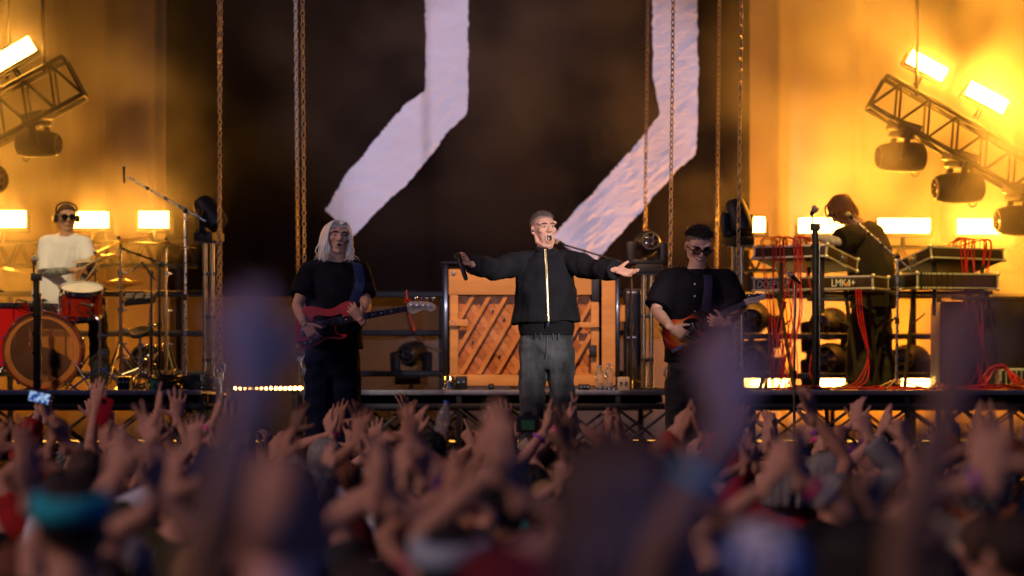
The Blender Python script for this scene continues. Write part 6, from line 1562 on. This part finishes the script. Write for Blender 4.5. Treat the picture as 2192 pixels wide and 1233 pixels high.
crowd('person with one half-closed hand up near the right picture edge', 2075, 1030, 19.6, {'a': (2066, 995, 'claw', .1, (-.05, .1, 1), (.7, .6, 0))}, 'white', ('dark', 'short'), bands=(('a', 'violet', .04),))
crowd('person with striped white and navy cuff clapping beside the wristbands', 1790, 1060, 18.2, {'a': (1752, 985, 'flat', .1, (.08, .1, 1), (.9, .3, 0)), 'b': (1775, 990, 'flat', .1, (-.05, .1, 1), (-.9, .3, 0))}, 'white', ('dark', 'bob'), bands=(('a', 'white', .08), ('b', 'black', .08)))
# ---- the middle of the crowd
mid = [
 ('person with a wide open hand at the left picture edge', 12, 1020, 15.7, {'a': (-8, 973, 'fan', .1, (.1, .1, 1), (.2, 1, 0)), 'b': (45, 968, 'fan', .1, (.0, .1, 1), (-.2, 1, 0))}, 'black', ('black', 'short'), 'tan'),
 ('person clapping with curved fingers left of the red phone', 130, 1010, 15.1, {'a': (105, 963, 'flat', .1, (.05, .1, 1), (.9, .3, 0)), 'b': (140, 953, 'claw', .1, (-.1, .1, 1), (-.8, .5, 0))}, 'red', ('dark', 'short'), 'tan'),
 ('person in orange top with bent wrist in the left crowd', 190, 1050, 17.7, {'b': (215, 1003, 'relax', .1, (-.1, .1, 1), (-.8, .5, 0))}, 'rust', ('black', 'bob'), 'tan'),
 ('person with a loose arm up right of the clapping big hands', 455, 1030, 16.7, {'a': (420, 958, 'open', .1, (-.1, .1, 1), (.1, 1, 0)), 'b': (470, 978, 'flat', .1, (-.15, .1, 1), (-.8, .5, 0))}, 'rust', ('dark', 'short'), 'fair'),
 ('person clapping low with pale sleeves, below the drum riser corner', 330, 1085, 14.6, {'a': (298, 1048, 'flat', .1, (.1, .1, 1), (.9, .3, 0)), 'b': (325, 1043, 'flat', .1, (-.05, .1, 1), (-.9, .3, 0))}, 'black', ('black', 'long'), 'fair'),
 ('person with grey hair seen between forearms, lower left', 275, 1150, 10.8, None, 'olive', ('grey', 'short'), 'fair'),
 ('person in dark top with two raised forearms under the lamp row', 505, 1050, 17.4, {'a': (520, 1006, 'flat', .1, (.05, .1, 1), (.9, .3, 0)), 'b': (545, 998, 'flat', .1, (-.05, .1, 1), (-.9, .3, 0))}, 'maroon', ('dark', 'short'), 'fair'),
 ('person with grey shirt and thick raised forearm below the wavy grey hair', 745, 1065, 15.4, {'b': (792, 1003, 'relax', .1, (.1, .1, 1), (-.8, .5, 0)), 'a': (690, 1023, 'flat', .1, (.2, .1, 1), (.8, .5, 0))}, 'grey', ('brown', 'short'), 'fair'),
 ('person clapping with violet wristband in the lilac light', 872, 1105, 11.5, {'a': (862, 1023, 'claw', .05, (-.10, .1, 1), (.8, .5, 0)), 'b': (905, 1028, 'claw', .05, (.15, .1, 1), (-.8, .5, 0))}, 'charcoal', ('brown', 'short'), 'fair'),
 ('person with crossed forearms raised before the piano riser', 975, 1060, 15.9, {'a': (935, 1048, 'flat', .1, (.45, .1, .8), (.6, .6, 0)), 'b': (985, 1040, 'flat', .1, (-.1, .1, 1), (-.8, .5, 0))}, 'black', ('dark', 'long'), 'fair'),
 ('person in pink shirt with arms up in the centre', 1020, 1130, 11.2, {'b': (1065, 1013, 'flat', .1, (.05, .1, 1), (-.8, .5, 0)), 'a': (960, 1048, 'claw', .1, (.1, .1, 1), (.8, .5, 0))}, 'pink', ('dark', 'short'), 'tan'),
 ('person with brown hair in a bun behind the photographer', 1175, 1060, 15.4, None, 'sand', ('brown', 'bun'), 'fair'),
 ('person with white and navy patterned sleeves under the big dark hair', 1245, 1100, 14.4, {'a': (1195, 1038, 'relax', .1, (.1, .1, 1), (.8, .5, 0))}, 'denim', ('brown', 'long'), 'fair'),
 ('person raising a plastic cup behind the big dark hair', 1300, 1050, 17.0, {'b': (1292, 1050, 'grip', .1, (0, .1, 1), (-.8, .4, 0))}, 'maroon', ('dark', 'short'), 'tan'),
 ('person with both hands up below the guitarist\'s right leg', 1610, 1045, 16.4, {'a': (1592, 998, 'flat', .1, (.1, .1, 1), (.8, .5, 0)), 'b': (1618, 993, 'claw', .1, (-.1, .1, 1), (-.8, .5, 0))}, 'black', ('black', 'short'), 'tan'),
 ('person with pink and white bracelets on a lifted arm', 1690, 1150, 10.8, {'b': (1712, 1023, 'flat', .05, (.05, .1, 1), (-.8, .5, 0)), 'a': (1640, 1038, 'flat', .1, (.3, .1, 1), (.8, .5, 0))}, 'black', ('brown', 'curly'), 'fair'),
 ('person with thinning hair and dark beard turned sideways, right of centre', 1835, 1018, 14.5, {'a': (1812, 1138, 'relax', .05, (.2, .1, 1), (.6, .6, 0))}, 'black', ('brown', 'bald'), 'tan'),
 ('person with reddish skin in a white-trimmed top, lower right', 1940, 1120, 12.0, None, 'charcoal', ('dark', 'short'), 'tan'),
 ('person with dark bob under the right riser edge', 1985, 1010, 16.1, {'b': (2012, 1048, 'relax', .1, (.1, .1, 1), (-.8, .5, 0))}, 'maroon', ('black', 'bob'), 'tan'),
 ('person in white top half hidden at the right', 2105, 1105, 11.5, {'a': (2088, 1023, 'flat', .1, (.1, .1, 1), (.8, .5, 0))}, 'white', ('brown', 'short'), 'fair'),
 ('person in navy at the right picture edge with a curled hand up', 2170, 1045, 15.4, {'a': (2148, 998, 'claw', .1, (.1, .1, 1), (.8, .5, 0)), 'b': (2200, 988, 'flat', .1, (0, .1, 1), (-.8, .5, 0))}, 'navy', ('dark', 'short'), 'fair'),
 ('person with ginger hair low in the left corner', 40, 1165, 9.5, {'b': (62, 1068, 'flat', .05, (.1, .1, 1), (-.8, .5, 0))}, 'charcoal', ('ginger', 'short'), 'fair'),
 ('person in black behind the cyan headband, arms up', 225, 1195, 9.0, {'a': (235, 1048, 'flat', .05, (.1, .1, 1), (.8, .5, 0)), 'b': (330, 1058, 'claw', .05, (.1, .1, 1), (-.8, .5, 0))}, 'black', ('dark', 'short'), 'fair'),
 ('person with fuzzy blond hair left of the bald head', 430, 1165, 9.5, {'a': (360, 1068, 'open', .05, (.05, .1, 1), (.6, .6, 0))}, 'maroon', ('blond', 'short'), 'fair'),
 ('person with dark hair right of the bald head, hands clapping', 790, 1195, 9.2, {'a': (800, 1068, 'flat', .05, (-.05, .1, 1), (.9, .3, 0)), 'b': (840, 1073, 'flat', .05, (-.1, .1, 1), (-.9, .3, 0))}, 'grey', ('dark', 'bob'), 'fair'),
 ('person with brown hair left of the white shirt', 1420, 1175, 9.0, {'a': (1395, 1058, 'flat', .05, (.1, .1, 1), (.9, .3, 0)), 'b': (1480, 1068, 'relax', .05, (.05, .1, 1), (-.8, .5, 0))}, 'maroon', ('brown', 'short'), 'tan'),
 ('person with black hair below the forked wristband arms', 1780, 1165, 9.4, {'b': (1870, 1098, 'relax', .05, (.1, .1, 1), (-.8, .5, 0))}, 'black', ('black', 'bob'), 'fair'),
 ('person in lilac shirt at the bottom right', 2010, 1185, 8.4, None, 'lilac', ('dark', 'short'), 'fair'),
]
for m_ in mid: crowd(m_[0], *m_[1:5], shirt=m_[5], hair=m_[6], sk=m_[7], bands=((('b', 'violet', .04),) if 'violet wristband' in m_[0] else (('b', 'pink', .05), ('b', 'white', .09)) if 'bracelets' in m_[0] else ()))
# ---- the rest of the crowd
ex_rr = random.Random(41); seen = set()
where = [(0, 'below the floor tom'), (170, 'below the drummer'), (330, 'below the cymbal stands'), (520, 'below the row of small lamps'), (700, 'below the bass player'), (880, 'below the bass headstock'), (1040, 'below the piano'),
         (1200, 'below the singer'), (1360, 'below the piano\'s right side'), (1500, 'below the guitarist'), (1650, 'below the red cables'), (1800, 'below the synthesizer player'), (1960, 'below the right keyboard stand'), (2110, 'below the big black case')]
poses = [('clapping', 'flat', 'flat'), ('both palms open', 'open', 'fan'), ('one hand raised', 'relax', None), ('curled fingers up', 'claw', 'claw'), ('raised fist', None, 'fist'), ('pointing hand', 'point', None), ('two fingers up', None, 'peace')]
placed = []
tries = 0
while len(placed) < 40 and tries < 2000:
    tries += 1
    d = ex_rr.choice([20.6, 19.4, 18.2, 17.0, 15.8, 14.6, 13.4]); px = ex_rr.uniform(10, 2185); x = (px - 1096) * d / F
    if any(abs(x - a) < .36 and abs(d - b_) < .7 for a, b_ in placed): continue
    pos = min(where, key=lambda q: abs(q[0] + 60 - px)); po = ex_rr.choice(poses); sh = ex_rr.choice(['black', 'charcoal', 'maroon', 'navy', 'white', 'grey', 'olive', 'red', 'sand', 'teal', 'denim', 'rust']); hc_ = ex_rr.choice(['black', 'dark', 'brown', 'blond', 'ginger', 'grey']); st = ex_rr.choice(['short', 'short', 'bob', 'long', 'curly'])
    key = (sh, hc_, po[0], pos[1])
    if key in seen: continue
    seen.add(key); placed.append((x, d)); Hh = ex_rr.uniform(1.60, 1.78); k = F / d; top = HZ + (CH - Hh) * k; arms = {}
    lift = ex_rr.uniform(.02, .26)                       # wrist above the head top
    clap = po[0] == 'clapping'
    for s_, kind, sg in (('a', po[1], -1), ('b', po[2], 1)):
        if kind is None: continue
        wx = px + sg * (.045 if clap else ex_rr.uniform(.10, .30)) * k + (ex_rr.uniform(-.05, .05) * k if not clap else 0); wy = top - (lift + ex_rr.uniform(-.05, .05) * (not clap)) * k
        arms[s_] = (wx, wy, kind, .12 + .1 * ex_rr.random(), (-sg * ex_rr.uniform(-.05, .25), .1, 1), (-sg * (1 if clap else ex_rr.uniform(.0, .8)), .5 if not clap else .1, 0))
    look_ = {'short': 'short', 'bob': 'chin-length', 'long': 'long', 'curly': 'curly'}[st]; hn = {'dark': 'dark brown'}.get(hc_, hc_)
    bd_ = ex_rr.choice([(), (), (), (('a' if 'a' in arms else 'b', ex_rr.choice(['pink', 'violet', 'white', 'black']), .05),)])
    crowd('person, %s %s hair, %s shirt, %s, %s' % (look_, hn, sh, po[0], pos[1]), px, top, d, arms, sh, (hc_, st), ex_rr.choice(['fair', 'fair', 'tan', 'tan', 'brown']), ex_rr.uniform(-25, 25), bands=bd_, seed=len(placed) * 7 + 3, sleeve=1.85 if len(placed) % 5 == 2 else .55)
# ---- close to the camera, far out of focus
crowd('person with a shining cyan headband and black shirt, blurred at lower left', 155, 1030, 8.0, None, 'black', ('dark', 'short'), headgear=('headband', cloth('cyan_headband', (.03, .42, .55), .3)))
crowd('person with a bald head glowing orange, blurred in the left foreground', 596, 965, 5.9, None, 'navy', None, 'fair', wide=1.1, hs=1.08)
crowd('person with a black mop of hair under a pale blue cap rim, lower middle', 965, 1128, 8.0, {'b': (1110, 1060, 'relax', .05, (-.1, .1, 1), (-.8, .5, 0))}, 'blue', ('black', 'short'), 'fair', headgear=('headband', cloth('pale_blue_band', (.40, .50, .62), .3)))
crowd('person in bright blue shirt with a long bare arm up, lower middle', 1105, 1180, 8.6, {'a': (1062, 1000, 'flat', .02, (-.1, .1, 1), (.8, .5, 0))}, 'blue', ('brown', 'short'))
crowd('person with big dark brown hair, strongly blurred right of the singer', 1330, 938, 5.9, {'a': (1318, 1120, 'relax', .3, (0, .3, 1), (.8, .5, 0))}, 'maroon', ('brown', 'long'), 'tan', hs=1.08, wide=1.1, bands=(('a', 'pink', .03), ('a', 'white', .06)))
crowd('person in white cap and white shirt, blurred at the lower right', 1632, 1120, 6.4, None, 'white', ('black', 'short'), hs=1.05, wide=1.15, headgear=('cap', cloth('white_cap', (.75, .80, .90), .3)))
crowd('person in pink shirt with dark hair, blurred at the bottom right', 1850, 1105, 7.6, None, 'pink', ('black', 'bob'))
crowd('person close to camera with one blurred bluish hand high left of the bass player', 842, 1320, 4.4, {'a': (540, 838, 'relax', .1, (-.10, .1, 1), (-.3, 1, 0))}, 'navy', ('brown', 'short'), 'brown', hs=.95)  # darker skin colour stands in for dim light on the arm
crowd('person close to the camera raising an arm with teal bracelet before the guitarist', 1838, 1272, 5.0, {'a': (1562, 900, 'relax', .0, (-.22, .1, 1), (.3, 1, 0))}, 'lilac', ('dark', 'short'), 'brown', bands=(('a', 'teal', .09),))  # this near arm is also dimmed by a darker skin colour
crowd('person close to the camera raising a dark blurred arm under the red cables', 2325, 1280, 4.8, {'a': (2040, 830, 'relax', .0, (.10, .1, 1), (.3, 1, 0))}, 'black', ('dark', 'bob'), 'brown')
crowd('person with violet cuff and blurred fist at the right', 2180, 1100, 8.6, {'a': (2128, 1020, 'fan', .0, (.0, .1, 1), (.3, 1, 0))}, 'charcoal', ('dark', 'short'), bands=(('a', 'violet', .045),))

# ---- things held up
def phone(c, w_, h_, rot, label, m_body, screen=None):
    c = Vector(c); M = rot.to_matrix(); t = thing('phone', label, 'phone', c, 'phones held up')
    b = MB(); b.box(c, (w_, .009, h_), M, bev=.006); b.build('case', m_body, t)
    if screen: b = MB(); b.box(c + M @ Vector((0, -.0052, 0)), (w_ - .008, .001, h_ - .008), M); b.build('screen', screen, t)
    b = MB(); b.box(c + M @ Vector((-w_ * .25, -.006 if not screen else .006, h_ * .35)), (.022, .004, .03), M, bev=.002); b.build('lens_block', BLACKP, t)
# screen: a dim blue moving picture
ms = mat('lit_phone_screen', (.02, .03, .05), .2, var=0, emit=(.15, .35, .9), estr=.8); nt = ms.node_tree; n_ = nt.nodes.new('ShaderNodeTexNoise'); n_.inputs['Scale'].default_value = 40; c_ = nt.nodes.new('ShaderNodeValToRGB')
c_.color_ramp.elements[0].position = .42; c_.color_ramp.elements[0].color = (.01, .06, .30, 1); c_.color_ramp.elements[1].position = .62; c_.color_ramp.elements[1].color = (.5, .7, 1, 1)
tc = nt.nodes.new('ShaderNodeTexCoord'); nt.links.new(tc.outputs['Object'], n_.inputs['Vector']); nt.links.new(n_.outputs['Fac'], c_.inputs[0]); nt.links.new(c_.outputs[0], nt.nodes['Principled BSDF'].inputs['Emission Color'])
phone(W(84, 851, 19.65), .125, .066, Euler((0, R(12), R(6))), 'phone with a lit blue screen held sideways below the bass drum', BLACKP, ms)
phone(W(224, 880, 19.05), .072, .150, Euler((R(8), R(14), R(0))), 'red phone case held upright below the rack tom', mat('red_phone_case', (.45, .01, .03), .4))
cm = thing('camera', 'black camera held up in front of the singer\'s knees', 'camera', W(1130, 912, 19.55)); c = W(1130, 908, 19.55)
b = MB(); b.box(c, (.135, .06, .095), bev=.012); b.box(c + Vector((0, 0, .055)), (.06, .05, .035), bev=.012); b.build('camera_body', BLACKP, cm)
b = MB(); b.tube([c + Vector((0, .03, 0)), c + Vector((0, .10, 0)), c + Vector((0, .13, 0))], [.036, .036, .042], 18); b.build('lens', BLACKP, cm)
b = MB(); b.box(c + Vector((0, -.0315, -.005)), (.075, .003, .055)); b.build('display', mat('camera_display', (.01, .012, .012), .15, var=.6, scale=60, emit=(.10, .30, .16), estr=.05), cm)
bt = bottle(W(940, 940, 19.55) + Vector((0, -.03, 0)), .22, mat('bottle_water_orange', (.72, .78, .90), .1, var=0, trans=.7, alpha=.6), 'clear water bottle with blue cap held up in the crowd', (.05, .20, .75)); bt.rotation_euler = (0, R(12), 0)
for k in kids(bt):
    pass
cp = thing('plastic_cup', 'plastic cup with reddish drink raised behind the big dark hair', 'cup', W(1292, 1030, 17.05)); p = W(1292, 1036, 17.05)
b = MB(); b.lathe([(.030, 0), (.032, .004), (.042, .115), (.044, .118), (.040, .114), (.030, .006)], p, (0, 0, 1), 20); b.build('cup_wall', M_pet, cp)
b = MB(); b.lathe([(.028, .006), (.036, .075), (.002, .076)], p, (0, 0, 1), 18); b.build('drink', mat('red_drink', (.35, .05, .02), .2, var=.1), cp)
# ================================================================== SMOKE drifting through the lamps
def smoke(name, c, size, dens, label, seed, blobby=True, aniso=.3):
    b = MB(); b.box((0, 0, 0), size)
    m = bpy.data.materials.new(name + '_volume'); m.use_nodes = True; nt = m.node_tree; nt.nodes.clear()
    out = nt.nodes.new('ShaderNodeOutputMaterial'); pv = nt.nodes.new('ShaderNodeVolumePrincipled')
    pv.inputs['Color'].default_value = (.95, .93, .9, 1); pv.inputs['Anisotropy'].default_value = aniso
    pv.inputs['Density'].default_value = dens
    nt.links.new(pv.outputs[0], out.inputs['Volume'])
    if blobby:
        tc = nt.nodes.new('ShaderNodeTexCoord')
        n = nt.nodes.new('ShaderNodeTexNoise'); n.inputs['Scale'].default_value = .78; n.inputs['Detail'].default_value = 2.5; n.inputs['Roughness'].default_value = .55
        mp = nt.nodes.new('ShaderNodeMapping'); mp.inputs['Location'].default_value = (seed, seed * .7, seed * 1.3); mp.inputs['Scale'].default_value = (1, .7, 1.15)
        nt.links.new(tc.outputs['Object'], mp.inputs[0]); nt.links.new(mp.outputs[0], n.inputs['Vector'])
        r = nt.nodes.new('ShaderNodeMapRange'); r.inputs['From Min'].default_value = .43; r.inputs['From Max'].default_value = .58
        r.inputs['To Min'].default_value = .02; r.inputs['To Max'].default_value = 1.0
        nt.links.new(n.outputs['Fac'], r.inputs['Value'])
        # thin out towards the sides of the cloud
        ln = nt.nodes.new('ShaderNodeVectorMath'); ln.operation = 'MULTIPLY'; ln.inputs[1].default_value = (2 / size[0], 2 / size[1], 2 / size[2])
        nt.links.new(tc.outputs['Object'], ln.inputs[0])
        le = nt.nodes.new('ShaderNodeVectorMath'); le.operation = 'LENGTH'; nt.links.new(ln.outputs[0], le.inputs[0])
        fr = nt.nodes.new('ShaderNodeMapRange'); fr.interpolation_type = 'SMOOTHSTEP'
        fr.inputs['From Min'].default_value = 1.0; fr.inputs['From Max'].default_value = .25; fr.inputs['To Min'].default_value = 0; fr.inputs['To Max'].default_value = dens
        nt.links.new(le.outputs['Value'], fr.inputs['Value'])
        mu = nt.nodes.new('ShaderNodeMath'); mu.operation = 'MULTIPLY'
        nt.links.new(r.outputs[0], mu.inputs[0]); nt.links.new(fr.outputs[0], mu.inputs[1]); nt.links.new(mu.outputs[0], pv.inputs['Density'])
    o = b.build(name, m); o.location = c
    tag(o, label, 'smoke', kind='stuff'); return o
smoke('stage_smoke', (4.9, 30.2, 5.2), (6.8, 5.6, 6.2), 1.5, 'amber lit smoke drifting over the synthesizers at the right', 3.1)
smoke('stage_smoke', (-5.0, 31.0, 4.6), (5.4, 4.6, 5.6), .6, 'amber lit smoke drifting behind the drum kit at the left', 8.4)
smoke('stage_smoke', (0.2, 31.6, 5.4), (9.4, 3.2, 5.4), .07, 'thin brown smoke hanging before the dark backdrop', 5.7)
bpy.data.scenes.remove(TS) if 'TS' in globals() else None
